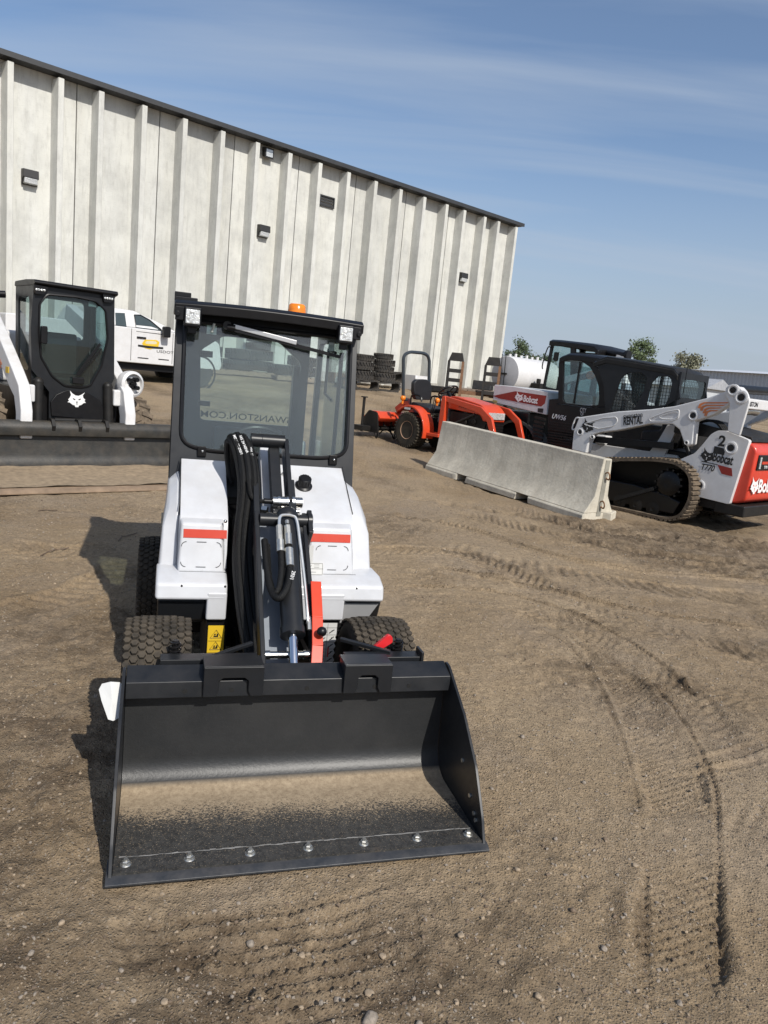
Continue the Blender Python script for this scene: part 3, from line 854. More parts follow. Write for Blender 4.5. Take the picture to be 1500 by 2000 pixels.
# ---- bucket (local: x right, y towards the cab, z up; cutting edge at y = 0)
def bucket_mat():
    m = bpy.data.materials.new('used_bucket_paint'); m.use_nodes = True
    t = m.node_tree; b = t.nodes['Principled BSDF']
    tc = _n(t, 'ShaderNodeTexCoord'); sp = _n(t, 'ShaderNodeSeparateXYZ'); t.links.new(tc.outputs['Object'], sp.inputs[0])
    def noise(s, d, r=0.65, sc3=(1, 1, 1)):
        mp_ = _n(t, 'ShaderNodeMapping'); mp_.inputs['Scale'].default_value = sc3; t.links.new(tc.outputs['Object'], mp_.inputs[0])
        n = _n(t, 'ShaderNodeTexNoise'); n.inputs['Scale'].default_value = s; n.inputs['Detail'].default_value = d; n.inputs['Roughness'].default_value = r
        t.links.new(mp_.outputs[0], n.inputs[0]); return n.outputs[0]
    def rng(s, a, b_, c=0.0, d=1.0):
        n = _n(t, 'ShaderNodeMapRange'); n.inputs['From Min'].default_value = a; n.inputs['From Max'].default_value = b_
        n.inputs['To Min'].default_value = c; n.inputs['To Max'].default_value = d; t.links.new(s, n.inputs[0]); return n.outputs[0]
    def op(k, a, b_):
        n = _n(t, 'ShaderNodeMath'); n.operation = k
        for i, s in ((0, a), (1, b_)):
            if isinstance(s, (int, float)): n.inputs[i].default_value = s
            else: t.links.new(s, n.inputs[i])
        return n.outputs[0]
    def mix(f, a, b_):
        n = _n(t, 'ShaderNodeMixRGB'); t.links.new(f, n.inputs[0])
        for i, c in ((1, a), (2, b_)):
            if isinstance(c, tuple): n.inputs[i].default_value = (*c, 1)
            else: t.links.new(c, n.inputs[i])
        return n.outputs[0]
    low = rng(sp.outputs[2], 0.060, 0.046)                       # only on the floor
    # settled earth: a band at the heel of the floor, its front edge ragged and running forward to the right
    e = op('ADD', sp.outputs[1], op('MULTIPLY', sp.outputs[0], 0.055))
    e = op('ADD', e, op('MULTIPLY', op('SUBTRACT', noise(4, 10, .72), 0.5), 0.18))
    band = op('MULTIPLY', rng(e, 0.262, 0.300), rng(noise(60, 8, .8), .30, .40))
    sc1 = rng(e, 0.155, 0.31)
    grit = op('MULTIPLY', rng(op('ADD', noise(75, 9, 0.85, (0.6, 1.5, 1)), op('MULTIPLY', sc1, .12)), 0.56, 0.61), op('ADD', op('MULTIPLY', sc1, .75), .12))
    grit2 = op('MULTIPLY', rng(noise(160, 5, 0.8), 0.60, 0.64), 0.5)
    diss = rng(op('ADD', noise(150, 4, .8, (.8, 1.3, 1)), op('MULTIPLY', op('SUBTRACT', e, .285), 1.5)), .49, .53)
    specks = op('MULTIPLY', rng(noise(230, 2, .6), .645, .665), .8)
    clump = op('MULTIPLY', rng(noise(26, 9, .85), .60, .66), rng(e, .10, .24))
    d = op('MAXIMUM', op('MAXIMUM', diss, specks), clump)
    d = op('MULTIPLY', d, low)
    wet = rng(noise(3.2, 6), 0.35, 0.7)
    base = mix(wet, (0.017, 0.018, 0.019), (0.030, 0.030, 0.030))
    base = mix(op('MULTIPLY', rng(noise(38, 9, 0.8, (1, 1, 1)), 0.55, 0.75), 0.5), base, (0.040, 0.041, 0.042))
    dirt = mix(rng(noise(45, 9, .8), .35, .65), (0.20, 0.150, 0.098), (0.36, 0.285, 0.195))
    # rusty smears low on the right
    rs_ = op('MULTIPLY', op('MULTIPLY', rng(noise(7, 6), 0.60, 0.70, 0, 0.8), rng(sp.outputs[0], 0.2, 0.33)), rng(sp.outputs[1], 0.17, 0.10))
    base = mix(op('MULTIPLY', low, .9), base, mix(rng(noise(55, 9, .8), .38, .62), (.020, .020, .020), (.062, .060, .056)))
    base = mix(op('MULTIPLY', rs_, low), base, (0.22, 0.14, 0.08))
    t.links.new(mix(d, base, dirt), b.inputs['Base Color'])
    t.links.new(rng(d, 0, 1, 0.40, 0.95), b.inputs['Roughness']); b.inputs['Specular IOR Level'].default_value = 0.38
    bp = _n(t, 'ShaderNodeBump'); bp.inputs['Strength'].default_value = 0.35; bp.inputs['Distance'].default_value = 0.004
    t.links.new(op('ADD', op('MULTIPLY', d, 0.8), op('MULTIPLY', noise(70, 8), 0.6)), bp.inputs['Height']); t.links.new(bp.outputs[0], b.inputs['Normal'])
    return m
BKT = bucket_mat()
BPAINT = pmat('bucket_paint', (0.013, 0.015, 0.018), 0.36, var=0.2, dust=0.05, vs=9, spec=0.38)
EDGE = pmat('worn_cutting_edge', (0.026, 0.030, 0.036), 0.42, var=0.25, vs=18, dust=0.12, bump=0.1)
inner = [(0.03, 0.026), (0.40, 0.030)]
cy, cz, rr = 0.405, 0.145, 0.115
for k in range(1, 11):
    a = R(-90 + 86 * k / 10); inner.append((cy + rr * math.cos(a), cz + rr * math.sin(a)))
inner += [(0.535, 0.40)]
outer = [(p[0] + 0.010, p[1]) if p[1] > 0.06 else (p[0], p[1] - 0.009) for p in inner]
b = MB(); b.prism(inner + outer[::-1], 'x', -0.614, 0.614)
bucket = b.build('bucket', BKT, ld, smooth=30)
side = [(0.004, 0.004), (0.020, 0.012), (0.06, 0.095), (0.16, 0.233), (0.31, 0.360), (0.515, 0.476), (0.56, 0.480), (0.565, 0.14), (0.52, 0.04), (0.44, 0.006)]
for s in (-1, 1):
    MB().prism(rnd(side, 0.012, 2), 'x', s * 0.616, s * 0.627).build('side_plate', BPAINT, bucket, bevel=0.002)
b = MB(); b.prism([(0.465, 0.393), (0.472, 0.452), (0.560, 0.482), (0.560, 0.474), (0.480, 0.444), (0.474, 0.393)], 'x', -0.613, 0.613); b.prism([(0.474, .393), (.474, .401), (.533, .401), (.533, .393)], 'x', -.613, .613)
top_bar = b.build('top_bar', BPAINT, bucket, bevel=0.003)
for x in (-0.41, -0.245, 0.035, 0.30, 0.44):
    MB().cyl((x, 0.4665, 0.417), (x, 0.470, 0.417), 0.009, n=12).build('bolt_hole', INK, top_bar)
b = MB(); b.prism([(0.0, 0.001), (0.0, 0.008), (0.02, 0.018), (0.105, 0.0235), (0.105, 0.006)], 'x', -0.634, 0.634); b.build('cutting_edge', EDGE, bucket, bevel=0.0015)
b = MB()
for k in range(60):
    x = -0.6 + 0.02 * k
    b.cyl((x, 0.106 + random.uniform(-.002, .002), 0.0262), (x + 0.0205, 0.106 + random.uniform(-.002, .002), 0.0262), random.uniform(.0018, .0036), n=6)
wbo = b.build('weld_bead', pmat('weld_metal', (.07, .07, .07), .5, metal=.3, var=.8, vs=25), bucket); wbo['kind'] = 'stuff'
for k in range(7):
    x = -0.578 + k * 0.1927; y = 0.072
    b = MB(); b.lathe([(0.018, 0.0), (0.018, 0.004), (0.0155, 0.006)], (x, y, 0.0225), n=16)
    b.lathe([(0.0125, 0.005), (0.0125, 0.014), (0.0105, 0.016)], (x, y, 0.0225), n=6); b.lathe([(0.0065, 0.015), (0.0065, 0.022)], (x, y, 0.0225), n=8)
    b.build('bolt', ZINC, bucket)
for (y, z) in ((0.27, 0.20), (0.17, 0.115), (0.10, 0.06), (0.12, 0.075)):
    MB().cyl((0.6165, y, z), (0.611, y, z), 0.008, n=8).build('rivet', ZINC, bucket)
# hanger brackets: folded plates with a notch, seated on the bar
for x0, x1 in ((-0.348, -0.132), (0.172, 0.362)):
    w = x1 - x0
    poly = [(x0, 0.512), (x0, 0.398), (x0 + .045, 0.398), (x0 + .055, 0.420), (x0 + .055, 0.458), (x0 + .07, 0.470), (x1 - .07, 0.470), (x1 - .055, 0.458), (x1 - .055, 0.420), (x1 - .045, 0.398), (x1, 0.398), (x1, 0.512)]
    b = MB(); b.prism(poly, 'y', 0.452, 0.463); b.box(x0, x1, 0.4635, 0.565, 0.503, 0.512)
    b.prism([(0.4635, .502), (0.565, .502), (.56, .484), (.48, .456)], 'x', x0 + .004, x0 + .016); b.prism([(0.4635, .502), (0.565, .502), (.56, .484), (.48, .456)], 'x', x1 - .016, x1 - .004)
    b.build('hanger_bracket', CHAR, bucket, bevel=0.003)
# ---- quick-attach frame behind the bucket
b = MB()
b.box(-0.50, -0.14, 0.575, 0.64, 0.425, 0.493); b.box(0.205, 0.53, 0.575, 0.64, 0.425, 0.493)
b.box(0.515, 0.527, 0.565, 0.64, 0.425, 0.515)
b.box(-0.45, 0.45, 0.62, 0.68, 0.12, 0.19)
for x in (-.34, -.16, .16, .34): b.box(x - .008, x + .008, 0.60, 0.70, 0.12, 0.47 if abs(x) > .2 else 0.34)
bar(b, (-.15, .72, .50), (-.31, .62, .485), .016, .016); bar(b, (.21, .72, .515), (.40, .62, .495), .016, .016)
b.build('attachment_frame', CHAR, ld, bevel=0.003)
for x in (-0.445, 0.445):
    b = MB(); b.cyl((x, .665, .45), (x, .665, .535), .012, n=10)
    b.tube([(x + .019 * math.cos(a * .785), .665 + .019 * math.sin(a * .785), .45 + a * .0021) for a in range(40)], .0045, 5); b.build('lock_spring', BLACK, ld)
b = MB(); b.prism(rnd([(0, .012), (.030, .0), (.082, .034), (.078, .060), (.060, .068)], .008), 'y', .0, .02, Matrix.Translation((.338, .66, .487))); b.build('lock_handle', pmat('red_plastic', (.60, .02, .025), .3), ld, bevel=.004)

# ---- tyres
def turf_wheel(x, y, r, w, seed, parent, right):
    z = r
    s = 1 if right else -1
    prof = [(r * .52, -w * .36), (r * .60, -w * .44), (r * .80, -w * .5), (r * .93, -w * .45), (r * .965, -w * .30), (r * .975, 0), (r * .965, w * .30), (r * .93, w * .45), (r * .80, w * .5), (r * .60, w * .44), (r * .52, w * .36)]
    wheel = MB().lathe(prof, (x, y, z), (1, 0, 0), 40).build('wheel', RUBBER, parent)
    # staggered hexagonal tread blocks over the crown
    tb = MB(); rows = 9; cnt = 46
    for i in range(rows):
        cx = (i - (rows - 1) / 2) / rows * w * 0.98
        fr = abs(cx) / (w * .5)
        rad = r * (0.972 - 0.05 * max(0, fr - .45) ** 1.3 * 2)
        for k in range(cnt):
            a = 2 * math.pi * (k + 0.5 * (i % 2)) / cnt
            c = Vector((x + cx, y + rad * math.cos(a), z + rad * math.sin(a)))
            n_ = Vector((0, math.cos(a), math.sin(a))); t_ = Vector((0, -math.sin(a), math.cos(a))); u_ = Vector((1, 0, 0))
            hx_, hy_ = w / rows * .60, 2 * math.pi * rad / cnt * .43
            lo = [c + u_ * (hx_ * p) + t_ * (hy_ * q_) for p, q_ in ((-.92, 0), (-.45, -.92), (.45, -.92), (.92, 0), (.45, .92), (-.45, .92))]
            hi = [c + n_ * r * .036 + u_ * (hx_ * p * .86) + t_ * (hy_ * q_ * .86) for p, q_ in ((-.92, 0), (-.45, -.92), (.45, -.92), (.92, 0), (.45, .92), (-.45, .92))]
            tb.add(lo + hi, [(6, 7, 8, 9, 10, 11)] + [(j, (j + 1) % 6, 6 + (j + 1) % 6, 6 + j) for j in range(6)])
    tb.build('tread', RUBBER, wheel, smooth=0)
    MB().lathe([(.02, -w * .1 * s), (r * .5, -w * .1 * s), (r * .53, w * .36 * s), (r * .50, w * .37 * s), (r * .46, w * .15 * s), (r * .2, w * .10 * s), (.03, w * .16 * s)], (x, y, z), (1, 0, 0), 28).build('rim', WHITE, wheel)
    return wheel
for y, xl, xr in ((0.87, -.510, .415), (2.28, -.505, .475)):
    turf_wheel(xl, y, 0.272, 0.262, 1, ld, False); turf_wheel(xr, y, 0.272, 0.262, 1, ld, True)

# ---- chassis and fender liners
b = MB()
b.box(-0.30, -0.205, 1.225, 1.80, 0.14, 0.43); b.box(0.185, 0.335, 1.225, 1.80, 0.14, 0.43)
b.box(-0.19, 0.21, 1.45, 1.85, 0.20, 0.85)
b.box(-0.36, 0.36, 1.70, 3.25, 0.18, 0.60)
b.box(-0.30, 0.30, 0.80, 0.94, 0.20, 0.32)
b.box(-0.16, -.135, 0.70, 1.6, .16, .30); b.box(.15, .175, .70, 1.6, .16, .30)
b.build('chassis', BLACK, ld, bevel=0.006)
for x0, x1 in ((-0.52, -0.306), (0.341, 0.53)):
    MB().prism([(1.22, .515), (1.27, .40), (1.36, .36), (1.60, .34), (1.60, .515)], 'x', x0, x1).build('fender_liner', CHAR, ld, bevel=0.012)
b = MB(); b.prism([(.32, .525), (.53, .525), (.45, .40), (.34, .30)], 'y', 1.225, 1.24); b.build('mud_flap', pmat('grey_plastic', (.22, .22, .22), .6), ld)

# ---- white front bodywork, a left and a right half
def half(x_in, x_top, x_out, leg_out, name):
    s = 1 if x_out > x_in else -1
    lo, hi = min(x_in, x_top), max(x_in, x_top)
    b = MB(); b.prism(rnd([(1.775, 1.088), (1.395, .862), (1.37, .80), (1.34, .63), (1.42, .56), (1.775, .56)], [.01, .045, .02, .01, .0, .0], 4), 'x', lo, hi)
    cover = b.build('hood_half', WHITE, ld, bevel=0.012, seg=3)
    lo, hi = min(x_top, x_out) , max(x_top, x_out)
    # outer shoulder, lower and set back, leaning inwards at the top
    prof = [(1.80, 1.02), (1.63, 0.985), (1.50, .905), (1.44, .80), (1.395, .62), (1.44, .50), (1.80, .46)]
    pin = [(x_top + s * 0.004, p[0], p[1] + (.01 if p[1] > .85 else 0)) for p in prof]
    pout = [(x_out - s * (0.030 if p[1] > .9 else 0.004 if p[1] > .7 else 0.0), p[0] + (.03 if p[1] > .7 else .01), p[1] - (.035 if p[1] > .85 else 0)) for p in prof]
    MB().loft([pin, pout]).build('shoulder', WHITE, cover, bevel=0.02, seg=3)
    # raised box with lamp recess
    xa, xb = (x_in + s * 0.002, x_top + s * 0.006)
    if s > 0: xa = 0.165
    a0, a1 = min(xa, xb), max(xa, xb)
    p_b = [(a0, 1.44, .872), (a1, 1.44, .872), (a1, 1.44, .622), (a0, 1.44, .622)]
    p_f = [(a0 + .012, 1.352, .842), (a1 - .030, 1.352, .842), (a1 - .012, 1.296, .622), (a0 + .004, 1.296, .622)]
    MB().loft([p_b, p_f]).build('lamp_box', WHITE, cover, bevel=0.012, seg=3)
    # shelf over the wheel and the leg below it
    lo, hi = min(x_in, x_out), max(x_in, x_out)
    lo2, hi2 = (lo - .006, hi) if s < 0 else (lo, hi + .016)
    MB().prism([(1.45, .628), (1.288, .628), (1.205, .596), (1.188, .522), (1.30, .518), (1.45, .518)], 'x', lo2, hi2).build('fender_shelf', WHITE, cover, bevel=0.016, seg=3)
    lo, hi = min(x_in, leg_out), max(x_in, leg_out)
    MB().prism([(1.19, .56), (1.200, .424), (1.30, .424), (1.30, .56)], 'x', lo + .002, hi).build('front_leg', WHITE, cover, bevel=0.010)
    return cover
hl_ = half(-0.215, -0.435, -0.525, -0.308, 'l')
hr_ = half(0.052, 0.400, 0.515, 0.338, 'r')
# dark gaps between the cover panels, latch screws
for par_, xa in ((hl_, -.4375), (hr_, .4025)):
    b = MB(); b.tube([(xa, 1.770, 1.092), (xa, 1.60, .988), (xa, 1.45, .898)], .0028, 4); b.build('panel_gap', INK, par_)
for par_, x0_, x1_ in ((hl_, -.43, -.215), (hr_, .17, .405)):
    b = MB(); b.tube([(x0_, 1.2905, .6275), (x1_, 1.2905, .6275)], .0022, 4); b.build('panel_gap', INK, par_)
    for xx in (x0_ + .012, x1_ - .012): MB().sphere((xx, 1.205, .585), .006, 8, 5).build('cover_screw', BLACK, par_)
# stripes and dashed mounting marks
def face_T(x, z):
    y0 = 1.352 - (0.842 - z) * (0.056 / 0.22)
    return frame3((x, y0 - 0.0012, z), (1, 0, 0), (0, 0.056, 0.22))
def stripe(x0, x1):
    b = decal(rect(0, -.02, x1 - x0, .02), face_T(x0, .797), STRIPE, hl_ if x0 < 0 else hr_, 'reflector_stripe', .002)
stripe(-.418, -.222); stripe(.166, .374)
def dashes(x0, x1, z0, z1, par):
    T = face_T(x0, z0); W, Hh = x1 - x0, (z1 - z0) * 1.03
    b = MB(); rr_ = .022; th = .0022
    for cx, cy_, a0 in ((rr_, rr_, 180), (W - rr_, rr_, 270), (W - rr_, Hh - rr_, 0), (rr_, Hh - rr_, 90)):
        pts = [(cx + rr_ * math.cos(R(a0 + 90 * k / 6)), cy_ + rr_ * math.sin(R(a0 + 90 * k / 6)), .0008) for k in range(7)]
        b.tube([T @ Vector(p) for p in pts], .0016, 4)
    for c in (0, Hh): b.tube([T @ Vector((W / 2 - .022, c, .0008)), T @ Vector((W / 2 + .022, c, .0008))], .0016, 4)
    b.build('dashed_mark', INK, par)
dashes(-.425, -.245, .648, .760, hl_); dashes(.205, .365, .648, .760, hr_)
b = MB()
for x, y, z in ((-.232, 1.352, .858), (-.225, 1.22, .565), (.075, 1.70, 1.048)): b.sphere((x, y - .006, z), .009, 8, 6)
b.build('cover_screw', STEEL, ld)
# stickers
def sticker(x0, z0, x1, z1, y, m, name, par=ld): return decal(rect(0, 0, x1 - x0, z1 - z0), frame3((x0, y, z0), (1, 0, 0), (0, 0, 1)), m, par, name)
st = sticker(-.290, .235, -.216, .392, 1.2225, YELLOW, 'warning_sticker')
for cz_ in (.345, .288):
    b = MB(); b.tube([(-.253 + .030 * math.cos(R(90 + 120 * k)), 1.2205, cz_ + .026 * math.sin(R(90 + 120 * k))) for k in range(3)], .0018, 4, closed=True)
    b.box(-.264, -.246, 1.2200, 1.2212, cz_ - .008, cz_ - .002); b.box(-.250, -.243, 1.2200, 1.2212, cz_ - .008, cz_ + .008); b.cyl((-.258, 1.2212, cz_ + .004), (-.258, 1.22, cz_ + .004), .004, n=8)
    b.build('warning_print', INK, st)
b = MB(); b.box(-.288, -.218, 1.2202, 1.2212, .3165, .3178); b.box(-.288, -.218, 1.2202, 1.2212, .2595, .2608)
b.cyl((-.268, 1.2212, .250), (-.268, 1.22, .250), .004, n=8); b.box(-.271, -.265, 1.22, 1.2212, .238, .247); b.build('warning_print', INK, st)
b = MB(); b.cyl((-.237, 1.2212, .252), (-.237, 1.22, .252), .004, n=8); bar(b, (-.245, 1.2206, .238), (-.229, 1.2206, .247), .002, .003, (0, 1, 0)); bar(b, (-.229, 1.2206, .238), (-.245, 1.2206, .247), .002, .003, (0, 1, 0)); b.build('warning_print', RED, st)
st2 = sticker(.192, .175, .270, .405, 1.2225, PAPER, 'instruction_sticker')
b = MB()
for k in range(6): b.box(0.192, 0.27, 1.2203, 1.2212, .200 + .036 * k, .2012 + .036 * k)
b.box(0.224, 0.2252, 1.2203, 1.2212, .178, .402)
for k in range(5):
    z = .209 + .036 * k; bar(b, (0.233 + .004 * (k % 2), 1.2207, z), (0.258, 1.2207, z + .018), .0015, .004, (0, 1, 0)); b.cyl((0.248, 1.2212, z + .012), (0.248, 1.2203, z + .012), .0035, n=8)
    bar(b, (0.2, 1.2207, z + .004), (0.216, 1.2207, z + .014), .0015, .003, (0, 1, 0))
b.build('instruction_print', INK, st2)
MB().box(0.232, 0.238, 1.2200, 1.2212, 0.232, .285).build('instruction_print', RED, st2)
st2.location = (.048, 0, 0)
Ts = frame3((.145, 1.2075, .5985), (1, 0, 0), (0, .083, .032))
st3 = decal(rect(.0, -.005, .075, .055), frame3((.165, 1.284, .6295), (1, 0, 0), (0, .056, .22)), PAPER, ld, 'grease_sticker')
b = MB(); T3 = frame3((.165, 1.2825, .6295), (1, 0, 0), (0, .056, .22))
for q0, q1 in (((.0, .026), (.075, .026)), ((.004, -.002), (.071, -.002)), ((.004, .052), (.071, .052)), ((.004, -.002), (.004, .052)), ((.071, -.002), (.071, .052)), ((.030, .034), (.055, .034)), ((.030, .045), (.055, .045)), ((.012, .034), (.018, .044)), ((.010, .010), (.040, .010))):
    b.tube([T3 @ Vector((*q0, .0)), T3 @ Vector((*q1, .0))], .0009, 4)
b.build('grease_print', INK, st3)
sticker(.168, .655, .188, .765, 1.306, PAPER, 'strip_sticker').rotation_euler = (0, 0, 0)

# fuel cap on the right half
cap = MB()
Tn = Vector((0, -.51, .86)).normalized()
cap.lathe([(.044, 0), (.044, .006), (.034, .012), (.030, .030), (.031, .052), (.027, .056), (.008, .057)], (.175, 1.625, 1.000), Tn, 24)
for k in range(14):
    a = 2 * math.pi * k / 14
    e1 = Vector((1, 0, 0)); e2 = Tn.cross(e1)
    p = Vector((.175, 1.625, 1.000)) + (e1 * math.cos(a) + e2 * math.sin(a)) * .0315
    cap.cyl(p + Tn * .016, p + Tn * .052, .0028, n=5)
cap.build('fuel_cap', BLACK, ld)

# ---- loader arm
def armpt(t, off=0.0):      # along the arm, t 0 top .. 1 bottom; off is distance above the arm line
    a = Vector((1.60, 1.22)); c = Vector((0.68, 0.36)); d = (c - a).normalized(); n_ = Vector((d.y, -d.x)) * -1
    p = a.lerp(c, t) + Vector((-d.y, d.x)) * 0 + Vector((-(-d.y), -d.x)) * 0
    nn = Vector((d.y, -d.x)); nn = nn if nn.y > 0 else -nn
    p = a.lerp(c, t) + nn * off
    return p
def plate(mb, x0, x1, pts): mb.prism(pts, 'x', x0, x1)
def strip(t0, t1, o0, o1, o2=None, o3=None):
    o2 = o1 if o2 is None else o2; o3 = o0 if o3 is None else o3
    return [tuple(armpt(t0, o0)), tuple(armpt(t0, o1)), tuple(armpt(t1, o2)), tuple(armpt(t1, o3))]
b = MB()
plate(b, -.112, -.092, strip(.36, .98, -.06, .035)); plate(b, .106, .126, strip(.36, .98, -.06, .035)); plate(b, .126, .148, strip(.36, .46, -.05, .06))
plate(b, .050, .072, strip(.0, .30, -.07, .03)); plate(b, .050, .085, strip(.20, .40, -.05, .025))
plate(b, -.022, .030, strip(.01, .34, -.06, -.012))
plate(b, -.112, -.085, strip(.22, .40, -.07, .02))
b.box(-.11, .146, *sorted((armpt(.97, -.03).x, armpt(.97, -.03).x + .03)), armpt(.97).y - .10, armpt(.97).y - .03)
arm = b.build('lift_arm', CHAR, ld, bevel=0.004)
b = MB(); b.cyl((-.112, 1.60, 1.222), (.055, 1.60, 1.222), .034, n=24); b.cyl((-.06, 1.60, 1.222), (-.058, 1.60, 1.222), .036, n=24); b.build('pivot_tube', CHAR, arm, bevel=.003)
b = MB(); plate(b, -.088, .045, strip(.30, .93, -.17, -.085)); b.build('boom_box', pmat('shaded_white_paint', (.22, .245, .28), .4), arm, bevel=.01)  # white box beam; the shade on it is put into the grey-blue colour
b = MB(); plate(b, -.05, .05, strip(-.05, .34, -.19, -.12)); b.build('boom_cover', WHITE, arm, bevel=.006)
P1 = armpt(.395, .03); P2 = armpt(.86, .035); P3 = armpt(.985, .02)
b = MB(); b.cyl((-.092, *P1), (.150, *P1), .030, n=20); b.cyl((.128, *P1), (.150, *P1), .038, n=20); b.build('cross_pin', CHAR, arm, bevel=.003)
b = MB(); b.cyl((.034, *armpt(.375, .035)), (.024, *P2), .049, n=28); b.cyl((.024, *armpt(.835, .035)), (.024, *P2), .053, n=28); b.sphere((.035, *armpt(.385, .035)), .053, 20, 12)
cylb = b.build('tilt_cylinder', CHAR, arm, smooth=50)
b = MB(); b.cyl((.024, *P2), (.022, *P3), .0205, n=20); b.build('cylinder_rod', CHROME, cylb)
b = MB(); b.cyl((-.105, *armpt(.915, .0)), (.125, *armpt(.915, .0)), .015, n=20); b.cyl((-.105, *armpt(.915, .0)), (-.07, *armpt(.915, .0)), .019, n=20); b.cyl((.07, *armpt(.915, 0)), (.105, *armpt(.915, 0)), .019, n=20); b.build('bucket_pin', STEEL, arm)
# steel feed tube on the cylinder
def ap(x, t, o): p = armpt(t, o); return (x, p.x, p.y)
b = MB(); b.tube([ap(-.012, .48, .085), ap(-.012, .43, .093), ap(.0, .412, .098), ap(.045, .412, .098), ap(.066, .43, .095), ap(.074, .52, .088), ap(.082, .66, .078), ap(.086, .80, .066), ap(.086, .82, .050)], .0068, 8, sub=6); b.build('steel_feed_tube', pmat('zinc_tube', (.72, .72, .70), .3, metal=.8), cylb)
b = MB(); b.cyl(ap(-.014, .455, .094), ap(-.014, .515, .090), .015, n=6); b.cyl(ap(-.014, .515, .090), ap(-.014, .560, .086), .018, n=14)
b.build('hose_fitting', ZINC, cylb); b = MB(); b.cyl(ap(.022, .43, .09), ap(.022, .445, .09), .010, n=8); b.cyl(ap(.022, .455, .095), ap(.022, .49, .094), .015, n=6); b.cyl(ap(.022, .49, .094), ap(.022, .535, .092), .017, n=14); b.cyl(ap(.022, .55, .090), ap(.022, .62, .090), .020, .0185, n=16)
b.build('hose_fitting', ZINC, cylb); b = MB(); b.cyl(ap(.092, .80, .055), ap(.092, .845, .05), .010, n=8)
b.build('hose_fitting', ZINC, cylb)
b = MB()
b.tube([ap(.022, .535, .084), ap(.022, .57, .082), ap(.020, .64, .088), ap(.0, .71, .10), ap(-.035, .745, .09), ap(-.06, .70, .06), ap(-.070, .60, .04), ap(-.072, .48, .02)], .0155, 10, sub=6)
b.tube([ap(-.012, .55, .082), ap(-.014, .62, .085), ap(-.03, .70, .085), ap(-.05, .715, .07), ap(-.064, .64, .045), ap(-.060, .5, .02)], .0135, 10, sub=6)
hz = b.build('cylinder_hose', HOSE, cylb)
text('293/1', .022, frame3(ap(.0265, .645, .106), Vector(ap(-.002, .72, .118)) - Vector(ap(.0265, .645, .106)), (1, 0, .1)), WPRINT, hz, bold=.01)
# hydraulic hose bundle along the left of the arm
b = MB()
for k, (dx, r_, dz) in enumerate(((0, .016, 0), (.026, .017, .012), (.052, .016, .006), (-.012, .014, -.03), (.014, .016, -.035), (.042, .015, -.04), (.07, .014, -.02))):
    x0 = -.208 + dx
    b.tube([(x0 + .03, 1.66, 1.02 + dz), (x0 + .005, 1.66, 1.14 + dz), (x0 - .004, 1.615, 1.222 + dz * .7), (x0 + .012, 1.555, 1.225 + dz * .7), (x0 + .04, 1.49, 1.15 + dz), (x0 + .052, 1.40, 1.055 + dz), (x0 + .050, 1.36, .95 + dz), (x0 + .04, 1.32, .84 + dz), (x0 + .036, 1.26, .72 + dz * .8), (x0 + .044, 1.16, .60 + dz * .8), (x0 + .06, 1.04, .47 + dz * .6), (x0 + .08, .92, .36)], r_, 9, sub=6)
hs_ = b.build('hose_bundle', HOSE, arm)
def hose_text(body, x, y, z, dx, size=.02):
    text(body, size, frame3((x, y, z), (dx, -.62, -.74), (1, 0, .05)), WPRINT, hs_, bold=.012)
hose_text('1SN  HG-1  MSHA IC', -.128, 1.505, 1.196, .16, .017)
hose_text('MSHA IC-293/1', -.205, 1.548, 1.243, .32, .018)
hose_text('HG 24 NSHA', -.176, 1.535, 1.243, .34, .018)
b = MB(); b.tube([(-.135, 1.36, 1.06), (-.12, 1.34, .985), (-.085, 1.335, .965), (-.045, 1.335, .965)], .0105, 8, sub=5); b.build('auxiliary_hose', HOSE, arm)
b = MB(); b.cyl((-.06, 1.332, .966), (-.02, 1.330, .966), .013, n=12); b.build('hose_collar', BLACK, arm)
b = MB()
for x0, x1, r_ in ((-.022, .0, .028), (.0, .012, .032), (.012, .042, .027), (.042, .052, .031), (.052, .068, .025), (.068, .082, .033), (.082, .086, .022), (.086, .118, .026)): b.cyl((x0, 1.328, .966), (x1, 1.328, .966), r_, n=18)
for x0, x1, r_ in ((.02, .050, .022), (.050, .080, .016), (.080, .108, .010)): b.cyl((x0, 1.318, .925), (x1, 1.318, .925), r_, n=12)
b.cyl((-.07, 1.32, .925), (-.045, 1.31, .925), .022, n=6); b.cyl((-.045, 1.32, .90), (.03, 1.32, .905), .017, n=12); b.box(-.055, .05, 1.33, 1.36, .895, .91)
b.build('quick_coupler', STEEL, arm)
b = MB(); b.box(-.03, .04, 1.315, 1.332, .905, .945); b.build('coupler_bracket', BLACK, arm)
# orange-red support bar and its knob
b = MB(); T_ = [ap(.136, .665, .06), ap(.130, .80, .055), ap(.122, .90, .045), ap(.110, .985, .03)]
for i in range(3): bar(b, T_[i], T_[i + 1], .046, .010)
b.build('arm_support', pmat('signal_orange_red', (.58, .045, .012), .35), ld, bevel=.002)
MB().sphere(ap(.136, .865, .085), .021, 20, 14).build('knob', BLACK, ld)

